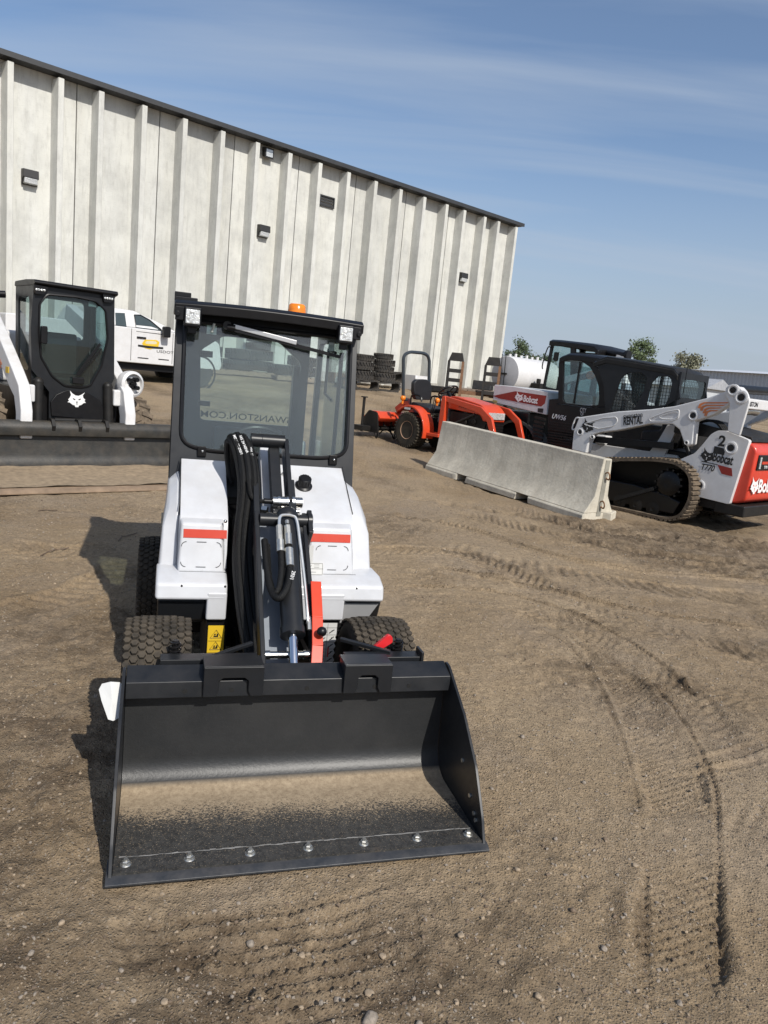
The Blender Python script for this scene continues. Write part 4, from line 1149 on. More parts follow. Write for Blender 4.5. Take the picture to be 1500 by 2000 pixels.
# ---- cab
CZ0, CZ1 = 0.90, 1.845
def cy_(z): return 1.78 + (z - 1.0) * 0.235
XL, XR = -0.490, 0.470
def cab_map(th): return lambda a, z, s: (a, cy_(z) + th * s, z)
ginner = rnd([(XL + .048, 1.155), (-.30, 1.128), (.30, 1.128), (XR - .040, 1.155), (XR - .036, 1.775), (XL + .044, 1.775)], [.075, .05, .05, .075, .03, .03], 5)
b = MB(); b.ring([(XL, CZ0), (XR, CZ0), (XR, CZ1), (XL, CZ1)], ginner, cab_map(.05), 40)
cabf = b.build('cab_frame', CHAR, ld, bevel=.006)
b = MB(); n_ = len(ginner); b.add([(p[0], cy_(p[1]) + .008, p[1]) for p in ginner] + [(p[0], cy_(p[1]) + .013, p[1]) for p in ginner], [tuple(range(n_)), tuple(range(2 * n_ - 1, n_ - 1, -1))]); b.build('windshield', GLASS, cabf, smooth=0)
b = MB(); b.tube([(p[0], cy_(p[1]) - .002, p[1]) for p in ginner], .011, 8, closed=True); b.build('window_seal', BLACK, cabf)
for x in (-.335, .355):
    b = MB(); b.box(x - .022, x + .022, cy_(1.12) - .018, cy_(1.12) - .004, 1.098, 1.150); b.build('glass_clip', BLACK, cabf, bevel=.003)
    MB().sphere((x + .004, cy_(1.12) - .019, 1.126), .0075, 8, 6).build('clip_screw', STEEL, cabf)
for x, z in ((-.300, 1.072),): MB().sphere((x, cy_(z) - .003, z), .008, 8, 6).build('panel_screw', STEEL, cabf)
# side pillars and sides with window openings (glass in)
def side_map(x, th): return lambda y, z, s: (x + th * s, y, z)
CYR = 2.92
for x, th, yw0 in ((XL + .002, .035, 1.92), (XR - .002, -.035, 1.92)):
    out = [(cy_(.62) + .052, .62), (CYR + .04, .62), (CYR, 1.845), (cy_(1.845) + .052, 1.845)]
    inn = rnd([(1.93, 1.02), (2.25, .80), (2.90, .80), (2.87, 1.76), (2.05, 1.76)], .06, 4)
    b = MB(); b.ring(out, inn, side_map(x, th), 30); o = b.build('cab_side', CHAR, cabf, bevel=.005)
    k = len(inn); b = MB(); b.add([(x + th * .4, *p) for p in inn] + [(x + th * .55, *p) for p in inn], [tuple(range(k)), tuple(range(2 * k - 1, k - 1, -1))]); b.build('side_window', GLASS, o, smooth=0)
rout = [(XL + .035, .62), (XR - .085, .62), (XR - .085, 1.845), (XL + .035, 1.845)]
rin = rnd([(-.305, 1.195), (.300, 1.195), (.335, 1.62), (.175, 1.745), (-.185, 1.745), (-.325, 1.64)], .03, 4)
b = MB(); b.ring(rout, rin, lambda a, z, s: (a, CYR + .035 * s, z), 40); rearp = b.build('rear_panel', CHAR, cabf)
b = MB(); k = len(rin); b.add([(p[0], CYR + .012, p[1]) for p in rin] + [(p[0], CYR + .017, p[1]) for p in rin], [tuple(range(k)), tuple(range(2 * k - 1, k - 1, -1))]); b.build('rear_window', GLASS, rearp, smooth=0)
text('SWANSTON.COM', .060, frame3((.300, CYR + .024, 1.214), (-1, 0, 0), (0, 0, 1)), CHAR, rearp, width=.600, bold=.008)
b = MB(); b.box(.275, .315, CYR - .08, CYR - .003, .70, 1.60); b.box(-.325, -.25, CYR - .06, CYR - .003, 1.60, 1.64); b.box(-.325, -.25, CYR - .06, CYR - .003, 1.290, 1.322)
b.cyl((.42, 2.1, 1.0), (.42, 2.1, 1.70), .012, n=8); b.tube([(.425, 2.3, 1.70), (.425, 2.5, 1.72), (.425, 2.5, 1.45), (.425, 2.3, 1.42)], .010, 6); b.build('inner_bars', BLACK, cabf)
# roof with visor lip, lamps, wiper, beacon
RF = [(1.872, 1.802), (1.868, 1.850), (1.90, 1.868), (2.05, 1.878), (2.75, 1.885), (3.02, 1.870), (3.03, 1.848), (1.98, 1.846), (1.93, 1.812)]
b = MB(); secs = []
for k in range(11):
    t = k / 10; x = -.502 + t * .980; bow = .014 * (1 - (2 * t - 1) ** 2)
    secs.append([(x, p[0] - bow * (1 if p[0] < 1.95 else 0), p[1] + bow * .8) for p in RF])
b.loft(secs); roof = b.build('roof', BLACK, ld, bevel=.006)
b = MB(); b.box(-.50, -.36, 2.85, 3.05, 1.90, 1.955); b.box(-.50, -.40, 2.88, 3.05, 1.956, 1.985); b.box(-.50, -.32, 2.8, 3.05, 1.885, 1.899); b.build('roof_box', BLACK, roof, bevel=.004)
for x in (-.412, .375):
    b = MB(); b.box(x - .042, x + .042, 1.83, 1.885, 1.742, 1.838); lh = b.build('work_lamp', BLACK, ld, bevel=.008)
    MB().box(x - .034, x + .034, 1.824, 1.831, 1.756, 1.826).build('lens', LENS, lh, bevel=.006)
    s = -1 if x < 0 else 1
    b = MB(); b.box(x + s * .042, x + s * .085, 1.85, 1.89, 1.77, 1.835); b.cyl((x + s * .075, 1.84, 1.80), (x + s * .075, 1.90, 1.80), .014, n=10); b.box(x - .02, x + .02, 1.87, 1.90, 1.71, 1.745); b.build('lamp_bracket', BLACK, lh, bevel=.003)
b = MB(); b.lathe([(.052, 0), (.050, .015), (.046, .042), (.038, .050), (.01, .052)], (.155, 2.15, 1.889), n=20)
bc = b.build('beacon', AMBER, ld)
MB().lathe([(.056, -.014), (.056, .0)], (.155, 2.15, 1.892), n=20).build('base', BLACK, bc)
def on_glass(x, z, o=-.022): return (x, cy_(z) + o, z)
b = MB(); bar(b, on_glass(-.205, 1.772, -.03), on_glass(.13, 1.722, -.03), .012, .024, (0, 1, 0)); wa = b.build('wiper_arm', pmat('silver_arm', (.55, .55, .55), .35, metal=.7), ld, bevel=.003)
b = MB(); bar(b, on_glass(-.205, 1.755, -.02), on_glass(.14, 1.708, -.02), .012, .020, (0, 1, 0)); bar(b, on_glass(.10, 1.713, -.02), on_glass(.375, 1.672, -.014), .010, .018, (0, 1, 0)); b.cyl(on_glass(-.235, 1.772, -.04), on_glass(-.235, 1.772, .0), .022, n=14); b.cyl(on_glass(-.235, 1.764, -.03), on_glass(-.195, 1.762, -.03), .018, n=10); b.build('wiper_blade', BLACK, wa)
b = MB(); b.box(-.335, -.285, cy_(1.745) + .02, cy_(1.745) + .03, 1.72, 1.765); b.cyl((-.30, cy_(1.75) - .006, 1.775), (-.31, cy_(1.75) - .006, 1.73), .007, n=8); b.build('latch', pmat('pale_metal', (.55, .60, .58), .3, metal=.5), cabf)
MB().box(.315, .345, cy_(1.72) + .016, cy_(1.72) + .020, 1.70, 1.745).build('glass_label', PAPER, cabf)
# inside: seat, dash, steering wheel
b = MB(); b.prism(rnd([(2.35, .72), (2.78, .70), (2.86, 1.16), (2.78, 1.18), (2.70, .84), (2.36, .84)], .04), 'x', -.22, .22); b.build('seat', SEAT, ld, bevel=.02)
b = MB(); b.prism(rnd([(1.80, .62), (2.02, .62), (1.99, 1.06), (1.86, 1.10)], .03), 'x', -.20, .20); b.build('dashboard', BLACK, ld, bevel=.015)
T_ = frame3((0.0, 2.10, 1.13), (1, 0, 0), (0, .75, .55))
b = MB(); b.tube([T_ @ Vector((.17 * math.cos(2 * math.pi * k / 28), .17 * math.sin(2 * math.pi * k / 28), 0)) for k in range(28)], .014, 8, closed=True)
for a in (90, 210, 330): b.tube([T_ @ Vector((0, 0, -.02)), T_ @ Vector((.165 * math.cos(R(a)), .165 * math.sin(R(a)), 0))], .010, 6)
b.cyl(T_ @ Vector((0, 0, 0)), (0, 1.97, 1.02), .022, n=10); b.build('steering_wheel', BLACK, ld)
# engine rear body and rear fenders
b = MB(); b.prism(rnd([(2.97, .45), (3.45, .45), (3.48, .95), (3.30, 1.08), (2.97, 1.10)], .04), 'x', -.42, .42); b.build('rear_hood', WHITE, ld, bevel=.02)
b = MB()
for x0, x1 in ((-.52, -.40), (.38, .50)): b.prism([(1.85, .50), (1.95, .62), (2.65, .62), (2.72, .50), (2.66, .48), (2.60, .58), (2.0, .58), (1.9, .48)], 'x', x0, x1)
b.box(-.44, .44, 1.80, 2.95, .585, .64); b.build('cab_floor', CHAR, ld)

# white paper tag hanging by the left bucket plate
fl_ = PF(LO.x, LO.y, LYAW, 0.0)
tpx = [(193, 1347), (199, 1336), (216, 1332), (234, 1333), (241, 1341), (240, 1360), (236, 1385), (231, 1403), (221, 1408), (211, 1405), (205, 1388), (198, 1368)]
tq = []
for a, c in tpx:
    ly = .50 - (c - 1332) * .0013 + .0006 * abs(a - 217)
    q_ = fl_.Y(a, c, ly); tq.append((q_[0], ly, q_[1]))
c0 = Vector((sum(p[0] for p in tq) / len(tq), sum(p[1] for p in tq) / len(tq), min(p[2] for p in tq)))
tagt = thing('paper_tag', 'white printed paper tag hanging from the left side of the low bucket', 'tag', fl_.at(c0.x, c0.y, c0.z), LYAW)
n_ = len(tq); cc = Vector((sum(p[0] for p in tq) / n_, sum(p[1] for p in tq) / n_ - .004, sum(p[2] for p in tq) / n_)) - c0
b = MB(); rim0 = [Vector(p) - c0 for p in tq]; off = Vector((0, .0014, .0006))
b.add(rim0 + [cc] + [p + off for p in rim0] + [cc + off], [(i, (i + 1) % n_, n_) for i in range(n_)] + [(n_ + 1 + (i + 1) % n_, n_ + 1 + i, 2 * n_ + 1) for i in range(n_)] + [(i, n_ + 1 + i, n_ + 1 + (i + 1) % n_, (i + 1) % n_) for i in range(n_)])
card = b.build('card', PAPER, tagt, smooth=0)
p_t = Vector(tq[1]) - c0; up_t = (Vector(tq[2]) - Vector(tq[7])).normalized()
text('Bobcat', .012, frame3(p_t + Vector((.006, -.0105, -.012)), (1, 0, .0), up_t), INK, tagt, 'print', bold=.02)
b = MB()
for k in range(5): 
    T_ = frame3(p_t + Vector((.008, -.0105, -.020)) - up_t * .007 * k, (1, 0, .0), up_t); b.box(0, .030 - .004 * (k % 3), 0, .0016, 0, .0006, T_)
b.build('print_lines', INK, tagt)
b = MB(); b.tube([Vector((-.615, .50, .41)) - c0, Vector((-.65, .50, .40)) - c0, Vector(tq[3]) - c0 + Vector((-.01, 0, -.008))], .0013, 5); b.build('tie', BLACK, tagt)
# ================================================================ OTHER MACHINES IN THE YARD
TB = 0.2667
def z3(pts): return [(1100 + a * TB, 740 + b * TB) for a, b in pts]          # coordinates read off an enlarged crop
def z6(pts): return [(940 + a * .37333, 640 + b * .37333) for a, b in pts]
def z4(pts): return [(950 + a * .2, 650 + b * .2) for a, b in pts]
def z5(pts): return [(690 + a * .21333, 680 + b * .21333) for a, b in pts]
def z1(pts): return [(a * .26667, 500 + b * .26667) for a, b in pts]

CAT = [(-.50, .62), (-.42, .30), (-.50, .12), (-.62, -.02), (-.55, -.10), (-.66, -.22), (-.50, -.24), (-.30, -.40), (-.16, -.44), (-.10, -.56), (.10, -.56), (.16, -.44), (.30, -.40), (.50, -.24), (.64, -.24), (.54, -.10), (.60, .0), (.46, .12), (.42, .30), (.58, .52), (.30, .34), (.12, .26), (-.10, .28), (-.32, .42)]
def emblem(T, size, m, dark, parent):
    e = decal([(a * size, b_ * size) for a, b_ in CAT], T, m, parent, 'emblem')
    T2 = T @ Matrix.Translation((0, 0, .0016))
    for poly in ([(-.30, .10), (-.10, .0), (-.14, -.06), (-.26, .0)], [(.28, .08), (.10, .0), (.14, -.06), (.26, .0)], [(-.07, -.16), (.07, -.16), (.02, -.26), (.03, -.38), (-.03, -.38), (-.02, -.26)]):
        decal([(a * size, b_ * size) for a, b_ in poly], T2, dark, e, 'emblem_mark')
    return e

def lug_tyre(parent, c, r, w, rim_m, side, lug=0.03, n=22, rim_r=.5, rub=RUBBER, name='wheel'):
    x, y, z = c
    prof = [(r * rim_r, -w * .42), (r * .72, -w * .5), (r * .90, -w * .47), (r * .95, -w * .3), (r * .96, 0), (r * .95, w * .3), (r * .90, w * .47), (r * .72, w * .5), (r * rim_r, w * .42)]
    wh_ = MB().lathe(prof, c, (1, 0, 0), 36).build(name, rub, parent)
    tb = MB()
    for k in range(n):
        for s in (-1, 1):
            a = 2 * math.pi * (k + (.25 if s > 0 else -.25)) / n
            pts = []
            for (fx, da) in ((.06, .0), (.5, .22)):
                a2 = a + da * 2 * math.pi / n * 1.6
                pts.append((x + s * fx * w, y + math.cos(a2) * r * .955, z + math.sin(a2) * r * .955))
            p0, p1 = Vector(pts[0]), Vector(pts[1])
            nr = Vector((0, math.cos(a), math.sin(a)))
            d = (p1 - p0).normalized(); q_ = nr.cross(d).normalized() * (2 * math.pi * r / n * .24)
            lo = [p0 - q_ - nr * .01, p1 - q_ - nr * .03, p1 + q_ - nr * .03, p0 + q_ - nr * .01]
            hi = [p0 - q_ * .8 + nr * r * .045, p1 - q_ * .8 + nr * r * .02, p1 + q_ * .8 + nr * r * .02, p0 + q_ * .8 + nr * r * .045]
            tb.add(lo + hi, [(4, 5, 6, 7), (0, 1, 5, 4), (1, 2, 6, 5), (2, 3, 7, 6), (3, 0, 4, 7)])
    tb.build('tread', rub, wh_, smooth=0)
    if rim_m is not None:
        s = side
        MB().lathe([(.02, 0), (r * rim_r * .5, .0), (r * rim_r * .6, w * .05 * s), (r * rim_r * .9, -w * .05 * s), (r * rim_r * .98, w * .43 * s), (r * rim_r * 1.04, w * .45 * s), (r * rim_r * 1.0, -w * .1 * s), (.02, -w * .12 * s)], c, (1, 0, 0), 28).build('rim', rim_m, wh_)
    return wh_
def pane(mb, pts3, th):
    n = len(pts3); th = Vector(th)
    mb.add([Vector(p) for p in pts3] + [Vector(p) + th for p in pts3], [tuple(range(n)), tuple(range(2 * n - 1, n - 1, -1))]); return mb

# ---------------------------------------------------------------- wheeled skid steer with the wide bucket
f = PF(-3.2, 7.5, WYAW)
sk = thing('skid_steer_loader', 'white and black wheeled skid steer with wide dusty bucket facing the yard', 'loader', f.at(0, 0), WYAW)
CX = .49
DUSTY = pmat('bucket_with_soil', (0.28, 0.21, 0.135), 0.95, var=0.25, vs=14, bump=0.4, bs=50)
def wide_bucket_mat():
    m = pmat('wide_bucket_paint', (0.022, 0.022, 0.020), 0.45, var=0.35, vs=7, dust=.18, bump=.15)
    return m
WBM = wide_bucket_mat()
# floor, heel and back as one bent plate
inn = [(0.02, .030), (1.05, .045)]
for k in range(1, 9):
    a = R(-90 + 82 * k / 8); inn.append((1.06 + .20 * math.cos(a), .245 + .20 * math.sin(a)))
inn += [(1.275, .46)]
b = MB(); b.prism(inn + [(p[0] + .015, p[1] - .012) for p in inn[::-1]], 'x', CX - 1.34, CX + 1.34); wb = b.build('bucket', WBM, sk, smooth=30)
# soil lying in the bucket
sv = []; sf = []; nxs, nys = 90, 26
for j in range(nys):
    for i in range(nxs):
        x = CX - 1.33 + 2.66 * i / (nxs - 1); y = .10 + 1.02 * j / (nys - 1)
        z = .046 + .05 * (j / (nys - 1)) ** 2 + .020 * float(fbm(np.array(x * 1.0), np.array(y * 1.0), .3, 8, 4)) + .012
        sv.append((x, y, z))
for j in range(nys - 1):
    for i in range(nxs - 1): q_ = j * nxs + i; sf.append((q_, q_ + 1, q_ + 1 + nxs, q_ + nxs))
mb_ = MB(); mb_.v = sv; mb_.f = sf; mb_.build('soil', DUSTY, wb, smooth=80)
for s in (-1, 1):
    MB().prism([(0.02, .0), (.10, .13), (.75, .40), (1.15, .56), (1.29, .56), (1.29, .2), (1.1, .0)], 'x', CX + s * 1.342, CX + s * 1.36).build('side_plate', WBM, wb)
MB().prism([(-.02, .004), (-.02, .014), (.02, .040), (.16, .048), (.16, .03), (.02, .006)], 'x', CX - 1.37, CX + 1.37).build('cutting_edge', pmat('rusty_edge', (.235, .165, .108), .85, var=.3, vs=6, bump=.2), wb)
b = MB(); b.prism([(1.20, .44), (1.19, .52), (1.20, .56), (1.235, .60), (1.29, .61), (1.34, .58), (1.34, .44), (1.28, .44), (1.28, .50), (1.215, .50), (1.215, .44)], 'x', CX - 1.34, CX + 1.34); tb_ = b.build('top_roll', WBM, wb, bevel=.01)
for x in (CX - .32, CX - .02, CX + .30):
    MB().prism([(1.19, .50), (1.17, .56), (1.22, .635), (1.30, .64), (1.38, .60), (1.38, .50)], 'x', x - .02, x + .02).build('hanger_lug', BLACKD, wb, bevel=.005)
MB().box(CX - .55, CX + .55, 1.345, 1.40, .28, .60).build('mount_plate', BLACKD, sk)
# wheels
for yy in (1.98, 3.08):
    lug_tyre(sk, (CX - .86, yy, .47), .43, .31, WHITE2, -1, rub=RUBBER2, n=18)
    lug_tyre(sk, (CX + .90, yy, .47), .43, .31, WHITE2, 1, rub=RUBBER2, n=18)
b = MB(); b.box(CX - .58, CX + .58, 1.62, 3.7, .28, .95); b.build('chassis', BLACK, sk, bevel=.02)
b = MB(); b.prism(rnd([(2.75, .95), (3.75, .95), (3.80, 1.45), (2.95, 1.60), (2.75, 1.6)], .06), 'x', CX - .52, CX + .52); b.build('engine_cover', WHITE2, sk, bevel=.02)
# cab
yf = 1.52
fo = f.YS([(66, 557), (150, 560), (224, 575), (223, 740), (205, 775), (205, 836), (96, 826), (96, 765), (62, 722), (60, 640)], yf)
fi = f.YS(z1([(345, 280), (560, 300), (700, 330), (775, 400), (790, 600), (745, 800), (660, 950), (590, 965), (470, 950), (380, 880), (300, 740), (285, 560), (290, 350)]), yf)
fi = rnd(fi, .03, 3)
b = MB(); b.ring(fo, fi, lambda a, z, s: (a, yf + .05 * s, z), 48); cabs = b.build('cab_frame', CHAR, sk, bevel=.01)
b = MB(); pane(b, [(p[0], yf + .02, p[1]) for p in fi], (0, .006, 0)); b.build('cab_door_glass', GLASS_D, cabs, smooth=0)
b = MB(); b.tube([(p[0], yf - .004, p[1]) for p in fi], .013, 6, closed=True); b.build('door_seal', BLACK, cabs)
zt = f.Y(150, 560, yf)[1]
b = MB(); b.prism(rnd([(1.44, zt - .03), (1.46, zt + .01), (1.8, zt + .02), (2.22, zt + .01), (2.24, zt - .05), (1.5, zt - .05)], .02), 'x', .02, .97); b.build('roof', BLACK, sk, bevel=.02)
for xs_, th in ((.03, .03), (.955, -.03)):
    b = MB(); b.ring([(yf + .055, .85), (2.20, .85), (2.22, zt - .052), (yf + .055, zt - .052)], rnd([(1.68, 1.15), (2.10, 1.15), (2.12, 2.0), (1.68, 2.0)], .08), lambda y, z, s, xs_=xs_, th=th: (xs_ + th * s, y, z), 30); sd = b.build('cab_side', CHAR, cabs)
    b = MB(); pane(b, [(xs_ + th * .4, *p) for p in rnd([(1.68, 1.15), (2.10, 1.15), (2.12, 2.0), (1.68, 2.0)], .08)], (th * .1, 0, 0)); b.build('side_window', GLASS_D, sd, smooth=0)
b = MB(); b.ring(rect(.06, .85, .92, zt - .052), rnd(rect(.14, 1.55, .84, 2.02), .06), lambda a, z, s: (a, 2.20 + .03 * s, z), 30); b.build('cab_rear', CHAR, cabs)
b = MB(); b.prism(rnd([(1.75, .9), (2.10, .9), (2.16, 1.60), (2.06, 1.63), (2.0, 1.12), (1.75, 1.1)], .04), 'x', CX - .22, CX + .22); b.build('seat', SEAT, sk, bevel=.03)
# lower front panel with emblem, foot step
pl = f.YS([(98, 785), (110, 770), (130, 762), (170, 766), (195, 782), (203, 800), (203, 822), (100, 812)], yf - .012)
b = MB(); b.prism(pl, 'y', yf - .03, yf - .002); lp = b.build('front_panel', BLACK, sk, bevel=.006)
ex, ez = f.Y(150, 780, yf - .03)
emblem(frame3((ex, yf - .033, ez), (1, 0, .02), (0, 0, 1)), .165, WPRINT, BLACK, lp)
b = MB(); x0, z0 = f.Y(105, 820, 1.45); x1, z1_ = f.Y(198, 828, 1.45); b.box(x0, x1, 1.42, 1.50, z0 - .12, z0 - .02); b.cyl((x0, 1.43, z0), (x1, 1.43, z0), .03, n=10); b.build('front_step', BLACKD, sk, bevel=.006)
# top lamps, mirror, wiper
for (px, py) in ((77, 566), (210, 583)):
    x, z = f.Y(px, py, yf - .02); b = MB(); b.prism(rnd([(x - .07, z + .05), (x + .09, z + .04), (x + .05, z - .04), (x - .05, z - .05)], .01), 'y', yf - .05, yf - .002); o = b.build('head_lamp', BLACK, sk)
    for k in range(4): MB().lathe([(.013, 0), (.013, .006), (.004, .010)], (x - .04 + .028 * k, yf - .05, z), (0, -1, 0), 8).build('lens', LENS, o)
x, z = f.Y(85, 654, yf - .06); b = MB(); b.prism(rnd(rect(x - .035, z - .10, x + .035, z + .10), .02), 'y', yf - .10, yf - .05); b.build('mirror', BLACK, sk, bevel=.01)
x0, z0 = f.Y(150, 733, yf - .03); x1, z1_ = f.Y(195, 672, yf - .03); b = MB(); bar(b, (x0, yf - .03, z0), (x1, yf - .03, z1_), .015, .03, (0, 1, 0)); bar(b, (x0 + .03, yf - .03, z0), (x1 + .02, yf - .03, z1_ - .05), .010, .015, (0, 1, 0)); b.build('wiper', BLACK, sk)
b = MB(); x, z = f.Y(153, 742, yf - .02); b.box(x - .07, x + .07, yf - .03, yf - .006, z - .05, z + .03); b.build('wiper_motor', BLACK, sk, bevel=.01)
MB().box(*sorted((f.Y(175, 588, yf)[0], f.Y(190, 590, yf)[0])), yf + .03, yf + .034, f.Y(182, 599, yf)[1], f.Y(182, 589, yf)[1]).build('glass_label', PAPER, cabs)
# lift arms
def arm_loft(x, pts, wid, parent, m, name='lift_arm', bv=.015):
    b = MB(); secs = []
    n = len(pts)
    for i, (y, z, h) in enumerate(pts):
        a = Vector(pts[max(i - 1, 0)][:2]); c = Vector(pts[min(i + 1, n - 1)][:2]); d = (c - a).normalized(); nn = Vector((-d.y, d.x)) * (h / 2)
        secs.append([(x - wid / 2, y + nn.x, z + nn.y), (x + wid / 2, y + nn.x, z + nn.y), (x + wid / 2, y - nn.x, z - nn.y), (x - wid / 2, y - nn.x, z - nn.y)])
    b.loft(secs); return b.build(name, m, parent, bevel=bv)
AP = [(3.5, 1.95, .22), (2.7, 1.70, .24), (2.0, 1.28, .24), (1.62, 1.04, .24), (1.42, .92, .22), (1.33, .70, .20), (1.33, .40, .18)]
la = arm_loft(CX - .60, AP, .13, sk, WHITE2); ra = arm_loft(CX + .60, AP, .13, sk, WHITE2)
x, z = CX + .60, 1.06
b = MB(); b.lathe([(.02, -.07), (.155, -.07), (.165, -.02), (.165, .05), (.13, .07), (.125, .02), (.02, .02)], (x + .09, 1.50, z + .02), (.25, -1, 0), 24); b.build('coupler_guard', WHITE2, ra, bevel=.004)
for dx, dz in ((-.05, .05), (.03, .06), (-.04, -.03), (.04, -.04), (-.005, .012)):
    MB().cyl((x + .09 + dx, 1.50, z + .02 + dz), (x + .115 + dx, 1.41, z + .02 + dz), .028, n=12).build('hose_coupler', BLACK, ra)
for s in (-1, 1):
    b = MB(); b.cyl((CX + s * .42, 1.46, .42), (CX + s * .405, 1.50, 1.03), .058, n=18); b.sphere((CX + s * .405, 1.50, 1.03), .060, 14, 8); b.build('tilt_cylinder', BLACKD, sk)
    b = MB(); b.box(CX + s * .50 - .045, CX + s * .50 + .045, 1.42, 1.52, .80, 1.0); b.build('arm_bracket', WHITE2, sk, bevel=.02)
b = MB(); b.cyl((CX - .9, 2.6, 1.98), (CX - .48, 2.6, 2.02), .045, n=12); b.build('intake_pipe', BLACK, sk)
x, z = f.Y(35, 690, 1.8); MB().box(CX - .672, CX - .666, 1.70, 1.82, 1.10, 1.17).build('yellow_label', YELLOW, la)
text('Bobcat', .14, frame3((CX - .668, 2.35, 1.36), (0, -.72, -.50), (0, -.50, .72)), ORPRINT, la, bold=.02)

# ---------------------------------------------------------------- concrete barrier and block
A_ = Vector((2.545, 9.44)); B_ = Vector((0.60, 12.18)); dB = (B_ - A_).normalized(); LB = (B_ - A_).length
def barrier_mat():
    m = pmat('barrier_concrete', (0.56, 0.52, 0.43), 0.9, var=0.22, vs=3, dust=.35, bump=.35, bs=30)
    t = m.node_tree; bs_ = t.nodes['Principled BSDF']; src = bs_.inputs['Base Color'].links[0].from_socket
    tc_ = _n(t, 'ShaderNodeTexCoord'); mp_ = _n(t, 'ShaderNodeMapping'); mp_.inputs['Scale'].default_value = (26, 26, .7); t.links.new(tc_.outputs['Object'], mp_.inputs[0])
    n = _n(t, 'ShaderNodeTexNoise'); n.inputs['Scale'].default_value = 1.0; n.inputs['Detail'].default_value = 4; t.links.new(mp_.outputs[0], n.inputs[0])
    r_ = _n(t, 'ShaderNodeMapRange'); r_.inputs['From Min'].default_value = .45; r_.inputs['From Max'].default_value = .7; r_.inputs['To Max'].default_value = .32; t.links.new(n.outputs[0], r_.inputs[0])
    mx = _n(t, 'ShaderNodeMixRGB'); mx.inputs[2].default_value = (.30, .285, .24, 1); t.links.new(r_.outputs[0], mx.inputs[0]); t.links.new(src, mx.inputs[1]); t.links.new(mx.outputs[0], bs_.inputs['Base Color'])
    return m
BARM = barrier_mat()
zA, zB = gzf(*A_), gzf(*B_)
bart = thing('concrete_barrier', 'grey concrete road barrier with sloping sides and chipped forklift notches', 'barrier', (A_.x, A_.y, zA - .012), math.atan2(dB.y, dB.x))
bart.rotation_euler = (0, -math.atan2(zB - zA, LB), math.atan2(dB.y, dB.x))
b = MB(); b.prism([(-.018, .10), (-.175, .33), (-.225, .82), (-.385, .82), (-.435, .33), (-.592, .10)], 'x', 0, LB); b.build('body', BARM, bart, bevel=.012)
rb_ = random.Random(3)
for x0, x1 in ((0, 1.0), (1.24, LB * .70), (LB * .70 + .20, LB)):
    # feet between the notches, with broken ends
    pf_ = [(0.0, 0), (0.0, .075), (-.0175, .0995), (-.5925, .0995), (-.61, .075), (-.61, 0)]
    secs = []
    for x, e in ((x0, 1), (x0 + .04, .35), (x0 + .1, 0), (x1 - .1, 0), (x1 - .04, .35), (x1, 1)):
        if (x0 == 0 and x == x0) or (x1 == LB and x == x1): e = 0
        secs.append([(x + (rb_.uniform(-.02, .02) if e else 0), y - (.02 * e * rb_.random() if y > -.3 else 0), z) for y, z in pf_])
    MB().loft(secs).build('foot', BARM, bart, bevel=.008)
for z in (.22, .60):
    b = MB(); b.tube([(-.002, -.29, z + .03), (-.05, -.29, z + .05), (-.075, -.30, z), (-.05, -.32, z - .045), (-.002, -.32, z - .03)], .010, 6, sub=4); b.build('rebar_loop', RUST, bart)
b = MB(); b.box(-.006, .004, -.345, -.265, .06, .80); b.build('end_groove', pmat('rough_groove', (.26, .25, .21), .95, var=.2), bart)
X_, Y_ = px_ground(1180, 1012)
blk = thing('concrete_block', 'small grey concrete block lying at the foot of the road barrier', 'block', (X_, Y_, gzf(X_, Y_)), R(62))
b = MB(); b.box(-.14, .14, -.12, .12, -.02, .105); b.build('block', BARM, blk, bevel=.015)

